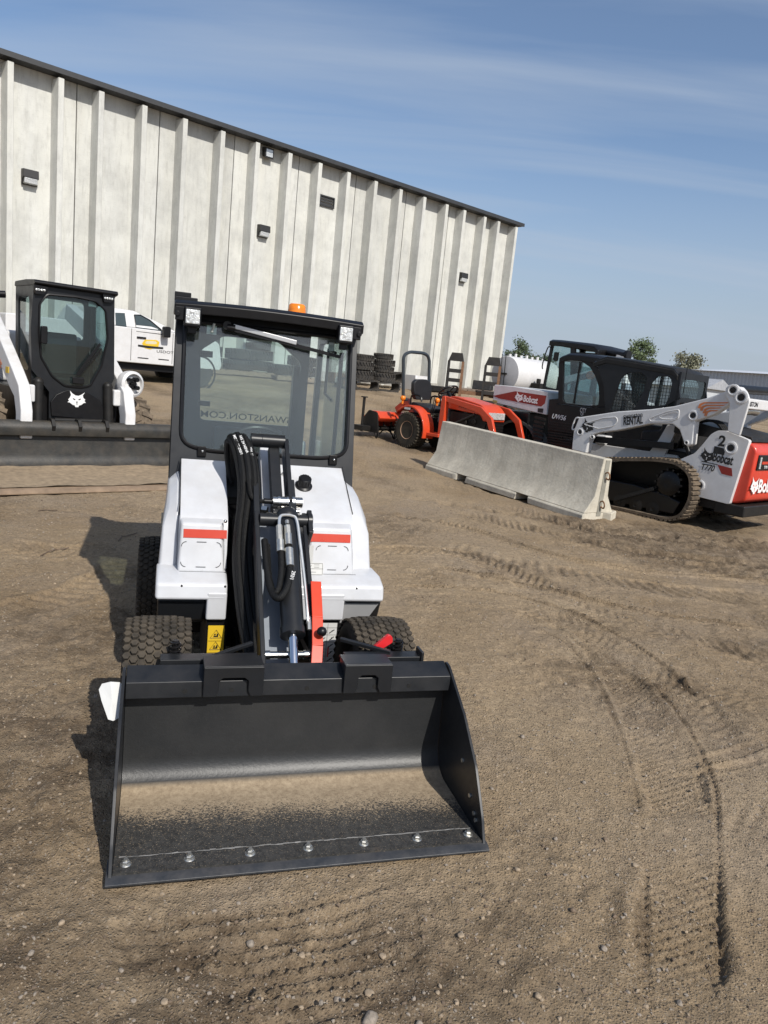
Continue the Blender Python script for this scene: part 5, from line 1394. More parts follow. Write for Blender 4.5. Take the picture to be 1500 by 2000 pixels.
# ---------------------------------------------------------------- compact track loader (left side and red tail in view)
f = PF(3.89, 9.90, WYAW)
ctl = thing('track_loader', 'white compact track loader with red tail door parked behind the concrete barrier', 'track loader', f.at(0, 0), WYAW)
def rubber_track(parent, x0, x1, prof, lugm, name='track'):
    b = MB(); P = rnd(prof, .12, 5)
    inn = []
    n = len(P); cx = sum(p[0] for p in P) / n; cz = sum(p[1] for p in P) / n
    for i in range(n):
        a = Vector(P[i - 1]); c = Vector(P[(i + 1) % n]); d = (c - a).normalized(); nn = Vector((-d.y, d.x)); p = Vector(P[i])
        if nn.dot(Vector((cx, cz)) - p) < 0: nn = -nn
        inn.append(tuple(p + nn * .035))
    vs = [(x0, *p) for p in P] + [(x0, *p) for p in inn] + [(x1, *p) for p in P] + [(x1, *p) for p in inn]; fs = []
    for k in range(n):
        j = (k + 1) % n; fs += [(k, j, n + j, n + k), (2 * n + k, 3 * n + k, 3 * n + j, 2 * n + j), (k, 2 * n + k, 2 * n + j, j), (n + k, n + j, 3 * n + j, 3 * n + k)]
    b.add(vs, fs); tr = b.build(name, RUBBER2, parent)
    # lugs, evenly along the loop
    L = [0]
    for k in range(n): L.append(L[-1] + (Vector(P[(k + 1) % n]) - Vector(P[k])).length)
    tb = MB(); step = .062; m_ = int(L[-1] / step); step = L[-1] / m_
    for q_ in range(m_):
        s = q_ * step; k = 0
        while L[k + 1] < s: k += 1
        d = (Vector(P[(k + 1) % n]) - Vector(P[k])).normalized(); p = Vector(P[k]) + d * (s - L[k]); nn = Vector((-d.y, d.x))
        if nn.dot(Vector((cx, cz)) - p) > 0: nn = -nn
        xm = (x0 + x1) / 2
        for a, c, off in ((x0, xm - .012, 0), (xm + .012, x1, .5)):
            o = p + d * (off * step * .4) - nn * .006
            pts = [o - d * step * .36, o + d * step * .36, o + d * step * .28 + nn * .030, o - d * step * .28 + nn * .030]
            tb.add([(a, *v_) for v_ in pts] + [(c, *v_) for v_ in pts], [(0, 1, 2, 3), (7, 6, 5, 4), (0, 4, 5, 1), (1, 5, 6, 2), (2, 6, 7, 3), (3, 7, 4, 0)])
    tb.build('tread', lugm, tr, smooth=0)
    return tr
TP = [(.12, 0), (-.10, .08), (-.20, .36), (-.14, .68), (.08, .81), (.42, .80), (1.30, .67), (1.66, .60), (1.80, .38), (1.66, .07), (1.42, 0)]
TP = [(p[0], p[1] + .03) for p in TP]
for x0, x1 in ((0, .45), (1.52, 1.97)):
    tr = rubber_track(ctl, x0, x1, TP, RUBBER2)
    xo = x0 + .03 if x0 == 0 else x1 - .03; s = 1 if x0 == 0 else -1
    b = MB(); b.prism([(.05, .12), (-.02, .30), (.2, .36), (.7, .42), (1.45, .42), (1.55, .25), (1.40, .12)], 'x', min(xo + s * .05, xo + s * .30), max(xo + s * .05, xo + s * .30)); b.build('track_frame', BLACK, tr, bevel=.02)
    for (y, z, r_) in ((.20, .52, .17), (1.52, .36, .15)): MB().lathe([(.03, 0), (r_ * .4, -.01 * s), (r_ * .9, .02 * s), (r_, .03 * s), (r_, .30 * s), (.03, .30 * s)], (xo + s * .03, y, z), (1, 0, 0), 24).build('sprocket', BLACK, tr)
    for k in range(14):
        a = 2 * math.pi * k / 14; c_ = Vector((xo + s * .05, .20 + .19 * math.cos(a), .52 + .19 * math.sin(a))); MB().cyl(c_, c_ + Vector((s * .2, 0, 0)), .018, n=8).build('sprocket_roller', BLACKD, tr)
    for k in range(8):
        a = 2 * math.pi * k / 8; c_ = Vector((xo + s * .035, .20 + .10 * math.cos(a), .52 + .10 * math.sin(a))); MB().cyl(c_, c_ + Vector((s * .02, 0, 0)), .012, n=6).build('hub_bolt', ZINC, tr)
    for y in (.36, .62, .88, 1.14): MB().lathe([(.015, 0), (.03, -.006 * s), (.03, .0), (.10, .01 * s), (.10, .25 * s), (.02, .25 * s)], (xo + s * .04, y, .135), (1, 0, 0), 16).build('roller', BLACKD, tr)
    b = MB(); bar(b, (xo + s * .02, .38, .42), (xo + s * .02, .95, .16), .02, .05); b.build('tensioner_cover', CHAR, tr)
# body
b = MB(); b.box(.50, 1.47, -.45, 1.6, .26, .95); b.build('chassis', BLACK, ctl, bevel=.02)
b = MB(); b.prism(f.XS(z3([(170, 545), (200, 470), (620, 530), (830, 560), (860, 600), (640, 603), (420, 600), (375, 610), (250, 590)]), .46), 'x', .46, .52); b.build('side_sill', WHITE2, ctl, bevel=.008)
pl_ = f.XS(z3([(620, 545), (700, 440), (760, 335), (830, 340), (815, 400), (740, 560), (800, 590), (700, 600)]), .44); b = MB(); b.prism(pl_, 'x', .445, .50); b.build('upright', WHITE2, ctl, bevel=.008)
tower = f.XS(z3([(852, 590), (960, 545), (1020, 480), (1080, 405), (1130, 378), (1200, 380), (1365, 450), (1215, 920), (980, 862), (965, 780), (930, 680)]), .22)
b = MB(); b.prism(rnd(tower, .03, 3), 'x', .22, .30); tow = b.build('side_tower', WHITE2, ctl, bevel=.015)
b = MB(); b.prism([(p[0], p[1]) for p in tower], 'x', 1.68, 1.76); b.build('side_tower', WHITE2, ctl, bevel=.015)
LA = z3([(60, 520), (75, 380), (115, 280), (155, 275), (400, 238), (640, 222), (810, 200), (1050, 140), (1200, 88), (1232, 60), (1290, 55), (1325, 95), (1310, 160), (1235, 178), (1100, 262), (965, 310), (945, 480), (905, 497), (880, 462), (850, 372), (800, 332), (640, 330), (400, 378), (280, 392), (205, 412), (185, 460), (165, 545)])
la_p = f.XS(LA, .10)
b = MB(); b.prism(la_p, 'x', .10, .24); arm_l = b.build('lift_arm', WHITE2, ctl, bevel=.018)
b = MB(); b.prism(la_p, 'x', 1.74, 1.88); b.build('lift_arm', WHITE2, ctl, bevel=.018)
# pressed ribs and pins on the near arm
for pts in ([(150, 330), (300, 285), (390, 280), (400, 310), (370, 345), (260, 365)], [(630, 290), (760, 240), (850, 225), (845, 290), (780, 310), (640, 312)], [(700, 275), (800, 243), (845, 245), (840, 280), (800, 297), (720, 292)]):
    b = MB(); b.tube([(.0985, *p) for p in rnd(f.XS(z3(pts), .10), .03, 4)], .008, 6, closed=True); b.build('pressed_rib', WHITE2, arm_l)
def pin(px, py, x, r_, par, big=False):
    y, z = f.X(px, py, x); b = MB(); b.lathe([(r_, .03), (r_, -.012), (r_ * .75, -.016), (r_ * .55, -.004)], (x, y, z), (1, 0, 0), 20); o = b.build('pivot_boss', WHITE2, par)
    MB().lathe([(r_ * .52, .0), (r_ * .5, -.012), (r_ * .2, -.014)], (x, y, z), (1, 0, 0), 14).build('pin', BLACKD, o)
for a, c, r_ in ((125, 388, .055), (952, 268, .07)): pin(*z3([(a, c)])[0], .10, r_, arm_l)
for a, c, r_ in ((905, 467, .03), (215, 425, .03)): pin(*z3([(a, c)])[0], .10, r_, arm_l)
for a, c, r_ in ((1228, 505, .085), (998, 780, .075)): pin(*z3([(a, c)])[0], .22, r_, tow)
lk = f.XS(z3([(1215, 70), (1245, 45), (1300, 50), (1385, 130), (1392, 170), (1318, 420), (1230, 385), (1245, 180), (1212, 120)]), .16)
b = MB(); b.prism(rnd(lk, .02, 2), 'x', .05, .095); lko = b.build('upper_link', WHITE2, ctl, bevel=.012)
for a, c, r_ in ((1245, 82, .075), (1305, 135, .085)):
    pin(*z3([(a, c)])[0], .05, r_, lko)
b = MB(); b.prism(rnd(lk, .02, 2), 'x', 1.88, 1.92); b.build('upper_link', WHITE2, ctl, bevel=.012)
y_, z_ = f.X(1475, 779, .9); b = MB(); b.box(.24, 1.74, -.50, -.36, 1.62, 1.76); xb = b.build('cross_tube', WHITE2, ctl, bevel=.02)
text('SWANSTON', .085, frame3((.30, -.503, 1.66), (1, 0, 0), (0, 0, 1)), INK, xb, bold=.02)
# lettering on the arm and tower
def side_text(body, px0, px1, size, x, m, par, bold=.02, shear=0, tilt=None):
    y0, z0 = f.X(*px0, x); y1, z1_ = f.X(*px1, x)
    d = Vector((0, y1 - y0, z1_ - z0)); return text(body, size, frame3((x - .004, y0, z0), d, (0, 0, 1)), m, par, width=d.length, bold=bold, shear=shear)
side_text('swanston', z3([(440, 292)])[0], z3([(580, 278)])[0], .105, .10, INK, arm_l, .0, .1)
side_text('RENTAL', z3([(440, 338)])[0], z3([(583, 325)])[0], .155, .10, INK, arm_l, .03, .1)
# wing emblem: concentric stripes
for k, (w0, w1) in enumerate(((985, 1215), (1000, 1190), (1020, 1165), (1030, 1140))):
    y0 = 170 + 19 * k
    pts = f.XS(z3([(w0, y0 + 42), (w0 + 14, y0 + 12), (w0 + 45, y0), (w1, y0 + 2 - (k < 2) * 2), (w1 - 18, y0 + 9), (w0 + 50, y0 + 11), (w0 + 28, y0 + 22), (w0 + 20, y0 + 46)]), .096)
    b = MB(); b.prism(pts, 'x', .0945, .099); b.build('wing_emblem', ORPRINT, arm_l)
y_, z_ = f.X(*z3([(182, 345)])[0], .10); emblem(frame3((.096, y_, z_), (0, -1, -.12), (0, 0, 1)), .17, INK, WHITE2, arm_l)
y_, z_ = f.X(*z3([(1058, 562)])[0], .22); emblem(frame3((.2165, y_, z_), (0, -1, -.15), (0, 0, 1)), .15, INK, WHITE2, tow)
side_text('Bobcat', z3([(1090, 598)])[0], z3([(1235, 632)])[0], .175, .218, INK, tow, .03)
side_text('T770', z3([(1003, 662)])[0], z3([(1100, 678)])[0], .115, .218, INK, tow, .02, .25)
side_text('2', z3([(1132, 488)])[0], z3([(1185, 494)])[0], .19, .218, INK, tow, .03)
decal([(a, b_) for a, b_ in f.XS(z3([(1130, 628), (1235, 655), (1240, 715), (1160, 695)]), .22)], Matrix(((0, 0, 1, .2165), (1, 0, 0, 0), (0, 1, 0, 0), (0, 0, 0, 1))), DKRED, tow, 'red_flash')
decal([(a, b_) for a, b_ in f.XS(z3([(1108, 492), (1190, 512), (1178, 560), (1098, 540)]), .22)], Matrix(((0, 0, 1, .2165), (1, 0, 0, 0), (0, 1, 0, 0), (0, 0, 0, 1))), INK, tow, 'dark_label')
decal([(a, b_) for a, b_ in f.XS(z3([(1014, 600), (1130, 626), (1130, 632), (1014, 606)]), .22)], Matrix(((0, 0, 1, .2165), (1, 0, 0, 0), (0, 1, 0, 0), (0, 0, 0, 1))), INK, tow, 'underline')
# red tail door, bumper, lamp
ytail = -.66
b = MB(); b.prism(rnd([(-.66, .40), (-.78, .46), (-.80, 1.12), (-.72, 1.20), (-.44, 1.20), (-.44, .40)], .05, 3), 'x', .28, 1.70); tail = b.build('tail_door', RED, ctl, bevel=.03, seg=3)
b = MB(); b.box(.24, 1.74, -.80, -.40, .24, .39); b.build('bumper', BLACKD, ctl, bevel=.02)
b = MB(); b.prism([(.02, .0), (.03, .10), (-.45, .10), (-.55, .0)], 'x', .26, .42, Matrix.Translation((0, -.18, .28))); b.build('step_plate', BLACK, ctl)
for x0 in (.36, 1.20):
    b = MB(); b.box(x0, x0 + .42, -.812, -.786, .86, 1.06); lb = b.build('tail_lamp', BLACK, tail, bevel=.012)
    MB().box(x0 + .04, x0 + .085, -.818, -.8125, .88, 1.03).build('lens', LENS, lb); MB().box(x0 + .11, x0 + .40, -.818, -.8125, .94, .975).build('lens', STRIPE, lb)
    text('T770', .05, frame3((x0 + .2, -.8135, .885), (1, 0, 0), (0, 0, 1)), WPRINT, lb, bold=.02)
emblem(frame3((.40, -.806, .66), (1, 0, 0), (0, .03, 1)), .19, WPRINT, RED, tail)
text('Bobcat', .24, frame3((.52, -.806, .57), (1, 0, 0), (0, .03, 1)), WPRINT, tail, bold=.03)
# engine bay seen above the tail: hood, exhaust, hoses
b = MB(); b.prism(rnd([(-.70, 1.205), (-.68, 1.27), (-.2, 1.34), (.38, 1.42), (.38, 1.20)], .02), 'x', .34, 1.64); b.build('engine_hood', BLACKD, ctl, bevel=.02)
b = MB(); b.tube([(.62, -.30, 1.30), (.62, -.30, 1.52), (.72, -.40, 1.60), (.95, -.42, 1.60)], .06, 12, sub=4); b.build('exhaust', ZINC, ctl)
b = MB(); b.cyl((.36, -.35, 1.86), (1.6, -.35, 1.90), .06, n=12); b.build('cross_cylinder', BLACK, ctl)
for k in range(4):
    b = MB(); b.tube([(.34 + .05 * k, .30, 1.0), (.30 + .05 * k, .12, 1.35), (.33 + .05 * k, -.15, 1.42), (.36 + .06 * k, -.3, 1.30)], .018, 6, sub=4); b.build('hose', HOSE, ctl)
b = MB(); b.cyl((.33, .16, 1.05), (.33, .30, 1.62), .05, n=14); b.cyl((.33, .05, .85), (.33, .18, 1.1), .03, n=10); b.build('lift_cylinder', BLACK, ctl)
b = MB(); b.prism(f.XS(z3([(95, 365), (60, 365), (70, 290), (118, 275)]), .10), 'x', .12, .22); 
b = MB(); b.tube([(.17, *p) for p in f.XS(z3([(118, 285), (92, 290), (68, 350), (72, 372), (100, 360)]), .17)], .012, 6, sub=3); b.build('step_handle', WHITE2, ctl)
b = MB(); bar(b, (.30, 1.62, .95), (.30, .30, 1.02), .09, .09); b.build('tilt_link', BLACK, ctl)
MB().box(.44, .62, 1.48, 1.66, .88, 1.02).build('front_stop', WHITE2, ctl, bevel=.02)
# cab with mesh side windows
xs_ = .58
co_ = f.XS(z6([(600, 170), (660, 150), (800, 175), (1010, 215), (1030, 245), (1035, 300), (1040, 370), (900, 440), (650, 470), (640, 300)]), xs_)
w1 = f.XS(z6([(672, 430), (730, 262), (770, 235), (835, 234), (868, 262), (850, 330), (800, 425), (790, 440)]), xs_); w2 = f.XS(z6([(862, 405), (888, 290), (925, 252), (985, 255), (998, 285), (980, 380), (960, 408)]), xs_)
ym = f.X(*z6([(868, 300)])[0], xs_)[0]
def clip_half(poly, yc, keep_gt):
    out = []
    n = len(poly)
    for i in range(n):
        a, c = poly[i], poly[(i + 1) % n]
        ina = (a[0] > yc) == keep_gt; inc = (c[0] > yc) == keep_gt
        if ina: out.append(a)
        if ina != inc:
            t = (yc - a[0]) / (c[0] - a[0]); out.append((yc, a[1] + t * (c[1] - a[1])))
    return out
b = MB()
b.ring(clip_half(co_, ym, True), rnd(w1, .03, 3), lambda y, z, s: (xs_ + .03 * s, y, z), 30)
b.ring(clip_half(co_, ym, False), rnd(w2, .03, 3), lambda y, z, s: (xs_ + .03 * s, y, z), 30)
cabt = b.build('cab_side', CHAR, ctl, bevel=.004)
for w in (w1, w2):
    b = MB(); pane(b, [(xs_ + .022, *p) for p in rnd(w, .03, 3)], (.004, 0, 0)); b.build('side_window', GLASS, cabt, smooth=0)
    b = MB(); ys = [p[0] for p in w]; zs = [p[1] for p in w]
    k = math.floor(min(ys) / .045)
    def span(poly, v, ax):
        r_ = []
        for i in range(len(poly)):
            a, c = poly[i], poly[(i + 1) % len(poly)]
            if (a[ax] > v) != (c[ax] > v): t = (v - a[ax]) / (c[ax] - a[ax]); r_.append(a[1 - ax] + t * (c[1 - ax] - a[1 - ax]))
        return sorted(r_)
    v = min(ys) + .02
    while v < max(ys):
        r_ = span(w, v, 0)
        if len(r_) >= 2: b.box(xs_ + .006, xs_ + .012, v - .003, v + .003, r_[0], r_[-1])
        v += .048
    v = min(zs) + .02
    while v < max(zs):
        r_ = span(w, v, 1)
        if len(r_) >= 2: b.box(xs_ + .0125, xs_ + .018, r_[0], r_[-1], v - .003, v + .003)
        v += .048
    b.build('window_screen', BLACK, cabt, smooth=0)
yr = f.X(*z6([(1038, 300)])[0], xs_)[0]; zt = max(p[1] for p in co_)
zr0, zr1 = f.X(*z6([(1036, 250)])[0], xs_)[1], f.X(*z6([(1040, 372)])[0], xs_)[1]
b = MB(); ro = rect(xs_, 1.25, 1.42, zr0 + .05); ri = rnd(rect(xs_ + .06, zr1 + .02, 1.36, zr0 - .04), .06)
b.ring(ro, ri, lambda a, z, s: (a, yr + .03 * s, z), 30); cr_ = b.build('cab_rear', CHAR, ctl)
b = MB(); pane(b, [(p[0], yr + .012, p[1]) for p in ri], (0, .004, 0)); b.build('rear_window', GLASS_D, cr_, smooth=0)
b = MB()
for k in range(15): b.box(xs_ + .07 + .05 * k, xs_ + .075 + .05 * k, yr + .020, yr + .025, zr1 + .03, zr0 - .05)
for k in range(7): b.box(xs_ + .06, 1.36, yr + .0255, yr + .030, zr1 + .05 + .05 * k, zr1 + .055 + .05 * k)
b.build('window_screen', BLACK, cr_)
top = [p for p in f.XS(z6([(590, 172), (660, 150), (800, 172), (1010, 210), (1034, 240)]), xs_)]
b = MB(); secs = []
for x, dz in ((xs_ - .015, -.035), (xs_ + .05, .0), (1.0, .02), (1.37, 0), (1.435, -.035)): secs.append([(x, p[0], p[1] + dz) for p in top] + [(x, p[0], p[1] + dz - .07) for p in top[::-1]])
b.loft(secs); b.build('cab_roof', BLACKD, ctl, bevel=.01)
b = MB(); b.ring(clip_half(co_, ym, True), rnd(w1, .03, 3), lambda y, z, s: (1.385 + .03 * s, y, z), 30); b.ring(clip_half(co_, ym, False), rnd(w2, .03, 3), lambda y, z, s: (1.385 + .03 * s, y, z), 30); b.build('cab_side', CHAR, ctl)
b = MB(); b.prism(rnd([(yr + .15, 1.0), (yr + .6, 1.0), (yr + .6, 1.15), (yr + .3, 1.2), (yr + .25, 1.75), (yr + .13, 1.75)], .04), 'x', .8, 1.2); b.build('seat', SEAT, ctl, bevel=.03)
b = MB(); b.cyl((.62, yr - .05, zr0 - .25), (.62, yr - .05, zr0 + .16), .006, n=6); b.build('antenna', BLACK, ctl)

# ---------------------------------------------------------------- utility work machine with white hood
Pu = Vector((3.89, 9.90)) + Vector((-.671, .742)) * 3.0 + Vector((.742, .671)) * 1.3
f = PF(Pu.x, Pu.y, WYAW)
uw = thing('utility_work_machine', 'black utility work machine with white hood and dark red side flash', 'utility vehicle', f.at(0, 0), WYAW)
def MX(x): return Matrix(((0, 0, 1, x), (1, 0, 0, 0), (0, 1, 0, 0), (0, 0, 0, 1)))
hp = f.XS([(965.5, 751), (1000, 754), (1070, 765), (1068, 811), (962, 786)], .04)
b = MB(); b.prism(rnd(hp, .02, 2), 'x', .04, 1.45); hood = b.build('hood', WHITE2, uw, bevel=.03)
decal(f.XS(z4([(65, 615), (280, 570), (585, 615), (570, 690), (535, 720), (120, 640)]), .036), MX(.0365), DKRED, hood, 'red_flash')
def utext(body, p0, p1, size, x, m, par, bold=.02, shear=0):
    y0, z0 = f.X(*p0, x); y1, z1_ = f.X(*p1, x); d = Vector((0, y1 - y0, z1_ - z0)); return text(body, size, frame3((x - .003, y0, z0), d, (0, 0, 1)), m, par, width=d.length, bold=bold, shear=shear)
utext('Bobcat', z4([(358, 668)])[0], z4([(495, 692)])[0], .155, .035, WPRINT, hood, .03)
y_, z_ = f.X(*z4([(320, 628)])[0], .035); emblem(frame3((.0335, y_, z_), (0, -1, -.12), (0, 0, 1)), .15, WPRINT, DKRED, hood)
decal(f.XS(z4([(62, 655), (105, 662), (105, 682), (62, 678)]), .036), MX(.0365), pmat('gold_label', (.45, .36, .12), .5), hood, 'gold_label')
decal(f.XS(z4([(502, 735), (556, 740), (552, 782), (500, 774)]), .036), MX(.0365), INK, hood, 'dark_label')
b = MB(); b.box(.02, 1.45, f.X(962, 786, .04)[0] - .9, f.X(962, 786, .04)[0] - .02, .45, f.X(1068, 811, .04)[1] - .0); b.build('front_chassis', BLACK, uw, bevel=.02)
# side grille panels
gp = f.XS([(1042, 812), (1066, 815), (1064, 858), (1050, 855)], .03); b = MB(); b.prism(gp, 'x', .015, .02)
yA = f.X(1046, 820, .02)[0]; yB = f.X(1066, 820, .02)[0]
for k in range(6):
    z_ = f.X(1056, 816 + 8 * k, .02)[1]; MB().prism([(yB - .005, z_), (yA, z_ + .02), (yA, z_ - .02), (yB - .005, z_ - .04)], 'x', -.02, .018).build('side_slat', BLACKD, uw)
yC = f.X(1072, 840, .0)[0]; yD = f.X(1120, 840, .0)[0]
for k in range(9):
    z_ = f.X(1095, 826 + 5.2 * k, .0)[1]; MB().box(-.012, .004, yD, yC, z_ - .012, z_ + .008).build('door_slat', BLACKD, uw)
yt, zt_ = f.X(1012, 842, .05)
lug_tyre(uw, (.22, yt + .03, .40), .40, .30, RED, -1, rub=RUBBER); lug_tyre(uw, (1.28, yt + .03, .40), .40, .30, RED, 1, rub=RUBBER)
lug_tyre(uw, (.22, yt - 1.9, .40), .40, .30, RED, -1, rub=RUBBER); lug_tyre(uw, (1.28, yt - 1.9, .40), .40, .30, RED, 1, rub=RUBBER)
fd = [(yt + .03 + .50 * math.cos(a), .40 + .50 * math.sin(a)) for a in [R(t) for t in range(165, 20, -12)]]
fd2 = [(yt + .03 + .545 * math.cos(a), .40 + .545 * math.sin(a)) for a in [R(t) for t in range(20, 170, 12)]]
b = MB(); b.prism(fd + fd2, 'x', .0, .34); b.build('fender', pmat('grey_black_plastic', (.06, .06, .06), .6, dust=.3), uw)
# door and cab
xd = .0
do = f.XS(z4([(700, 640), (705, 300), (730, 235), (800, 212), (900, 220), (1000, 265), (1090, 350), (1150, 450), (1175, 560), (1170, 720), (1000, 730), (690, 690)]), xd)
di = f.XS(z4([(745, 650), (750, 280), (770, 262), (830, 262), (930, 280), (1010, 335), (1060, 420), (1095, 520), (1100, 640), (1090, 705), (1000, 712), (760, 685)]), xd)
b = MB(); b.ring(do, rnd(di, .02, 2), lambda y, z, s: (xd + .05 * s, y, z), 48); door = b.build('door', BLACK, uw, bevel=.012)
b = MB(); pane(b, [(xd + .02, *p) for p in rnd(di, .02, 2)], (.004, 0, 0)); b.build('door_window', GLASS, door, smooth=0)
y0, z0 = f.X(*z4([(915, 285)])[0], xd); y1, z1_ = f.X(*z4([(850, 690)])[0], xd); b = MB(); bar(b, (xd + .012, y0, z0), (xd + .012, y1, z1_), .02, .03); b.build('window_bar', BLACK, door)
lowp = f.XS(z4([(595, 790), (610, 650), (700, 640), (690, 692), (1000, 732), (1168, 722), (1160, 960), (1100, 1010), (600, 960)]), xd)
b = MB(); b.prism(lowp, 'x', .005, .06); body = b.build('lower_door_panel', BLACK, uw, bevel=.01)
utext('UW56', z4([(635, 832)])[0], z4([(768, 856)])[0], .115, .0, WPRINT, body, .015, .25)
utext('CITY', z4([(912, 775)])[0], z4([(970, 782)])[0], .11, .0, WPRINT, body, .0)
utext('OF', z4([(918, 806)])[0], z4([(948, 810)])[0], .075, .0, WPRINT, body, .0)
rp = f.XS(z4([(716, 238), (800, 205), (920, 212), (1080, 235), (1250, 270), (1300, 300)]), xd)
b = MB(); b.loft([[(x, p[0], p[1] + dz) for p in rp] + [(x, p[0], p[1] + dz - .09) for p in rp[::-1]] for x, dz in ((-.01, -.02), (.06, .02), (.75, .05), (1.40, .02), (1.47, -.02))]); b.build('cab_roof', BLACK, uw, bevel=.012)
yfz = f.X(*z4([(712, 300)])[0], xd); ybk = f.X(*z4([(1240, 500)])[0], xd)
b = MB(); bar(b, (1.42, do[0][0], .7), (1.42, rp[0][0], rp[0][1] - .06), .05, .05); bar(b, (1.42, ybk[0], .7), (1.42, rp[-1][0], rp[-1][1] - .1), .05, .05); bar(b, (.03, ybk[0] + .05, .7), (.03, rp[-2][0], rp[-2][1] - .1), .06, .06); b.build('cab_pillars', BLACK, uw)
b = MB(); pane(b, [(.04, do[0][0] + .01, 1.35), (1.40, do[0][0] + .01, 1.35), (1.40, rp[0][0], rp[0][1] - .1), (.04, rp[0][0], rp[0][1] - .1)], (0, .004, 0)); b.build('windshield', GLASS_D, uw, smooth=0)
for x in (.18, .80):
    b = MB(); ysx = ybk[0] + .25; b.prism(rnd([(ysx + .5, .75), (ysx, .75), (ysx - .1, 1.65), (ysx + .05, 1.68), (ysx + .14, 1.0), (ysx + .5, .95)], .04), 'x', x, x + .46); b.build('seat', SEAT, uw, bevel=.04)
b = MB(); b.box(.06, 1.44, ybk[0] - 1.2, do[0][0], .30, .72); b.build('chassis', BLACK, uw, bevel=.02)
b = MB(); b.box(.05, 1.45, ybk[0] - 1.25, ybk[0] - .1, .73, 1.15); b.build('cargo_bed', BLACKD, uw, bevel=.02)

# ---------------------------------------------------------------- tall wheel loader behind it
Pb = Vector((3.89, 9.90)) + Vector((-.671, .742)) * 3.4 + Vector((.742, .671)) * 3.5
f = PF(Pb.x, Pb.y, WYAW)
wl = thing('wheel_loader', 'tall black glazed cab of a loader standing behind the utility work machine', 'loader', f.at(0, 0), WYAW)
so = f.XS(z4([(860, 120), (880, 95), (1050, 118), (1085, 150), (1095, 240), (1060, 760), (660, 780), (690, 560), (800, 300)]), .0)
rt = f.XS(z4([(622, 66), (720, 72), (880, 90), (1060, 120), (1100, 160)]), .0)
b = MB(); b.loft([[(x, p[0], p[1] + dz) for p in rt] + [(x, p[0], p[1] + dz - .10) for p in rt[::-1]] for x, dz in ((-.02, -.03), (.08, .01), (.6, .03), (1.12, .01), (1.22, -.03))]); b.build('cab_roof', BLACK, wl, bevel=.015)
yfr = f.X(*z4([(640, 120)])[0], 0)[0]; yrr = f.X(*z4([(1090, 200)])[0], 0)[0]; ztp = min(rt[0][1], rt[-1][1]) - .08; yms = f.X(*z4([(870, 200)])[0], 0)[0]
fo_l = f.XS(z4([(632, 92), (868, 104), (868, 600), (700, 600), (543, 560)]), 0); fi_l = f.XS(z4([(652, 118), (820, 125), (820, 560), (720, 560), (568, 525)]), 0)
for x, th in ((0, .04), (1.2, -.04)):
    b = MB(); b.ring(rect(yrr, 1.0, yms, ztp), rnd(rect(yrr + .07, 1.35, yms - .07, ztp - .08), .06), lambda y, z, s, x=x, th=th: (x + th * s, y, z), 24); b.ring(fo_l, rnd(fi_l, .05), lambda y, z, s, x=x, th=th: (x + th * s, y, z), 24); s_ = b.build('cab_side', CHAR, wl)
    b = MB(); pane(b, [(x + th * .5, *p) for p in rect(yrr + .07, 1.35, yms - .07, ztp - .08)], (th * .1, 0, 0)); b.build('side_window', GLASS, s_, smooth=0)
    b = MB(); pane(b, [(x + th * .5, *p) for p in fi_l], (th * .1, 0, 0)); b.build('door_window', GLASS, s_, smooth=0)
ya_, za_ = fo_l[0]; yb_, zb_ = fo_l[4]
def wf(a, t, s): return (a, ya_ + (yb_ - ya_) * t + .03 * s, za_ + (zb_ - za_) * t)
b = MB(); b.ring(rect(.04, 0, 1.16, 1), rnd(rect(.10, .05, 1.10, .94), .05), wf, 24); s_ = b.build('cab_front', CHAR, wl)
b = MB(); pane(b, [wf(p[0], p[1], .5) for p in rect(.10, .05, 1.10, .94)], (0, .004, 0)); b.build('windshield', GLASS, s_, smooth=0)
b = MB(); b.ring(rect(.04, 1.0, 1.16, ztp), rnd(rect(.12, 1.5, 1.08, ztp - .08), .06), lambda a, z, s: (a, yrr + .03 * s, z), 24); b.build('cab_rear', CHAR, wl)
b = MB(); b.tube([(-.03, *p) for p in f.XS(z4([(625, 140), (600, 145), (560, 260), (545, 330), (550, 352)]), -.03)], .014, 6, sub=3); b.build('grab_rail', BLACK, wl)
x_, z_ = f.X(*z4([(695, 235)])[0], -.03); b = MB(); b.prism(rnd(rect(x_ - .05, z_ - .09, x_ + .05, z_ + .09), .03), 'x', -.10, -.06); b.cyl((-.06, x_, z_), (.0, x_, z_ + .1), .012, n=6); b.build('mirror', BLACK, wl)
b = MB(); b.box(.1, 1.1, yrr - 1.3, yfr + .9, .35, .98); b.build('chassis', BLACK, wl, bevel=.03)
b = MB(); b.prism(rnd([(yrr - .02, .99), (yrr - 1.25, .99), (yrr - 1.3, 1.35), (yrr - .02, 1.6)], .05), 'x', .1, 1.1); b.build('engine_cover', WHITE2, wl, bevel=.03)
for yy in (yrr - .7, yfr + .35):
    lug_tyre(wl, (-.06, yy, .46), .46, .34, WHITE2, -1); lug_tyre(wl, (1.26, yy, .46), .46, .34, WHITE2, 1)
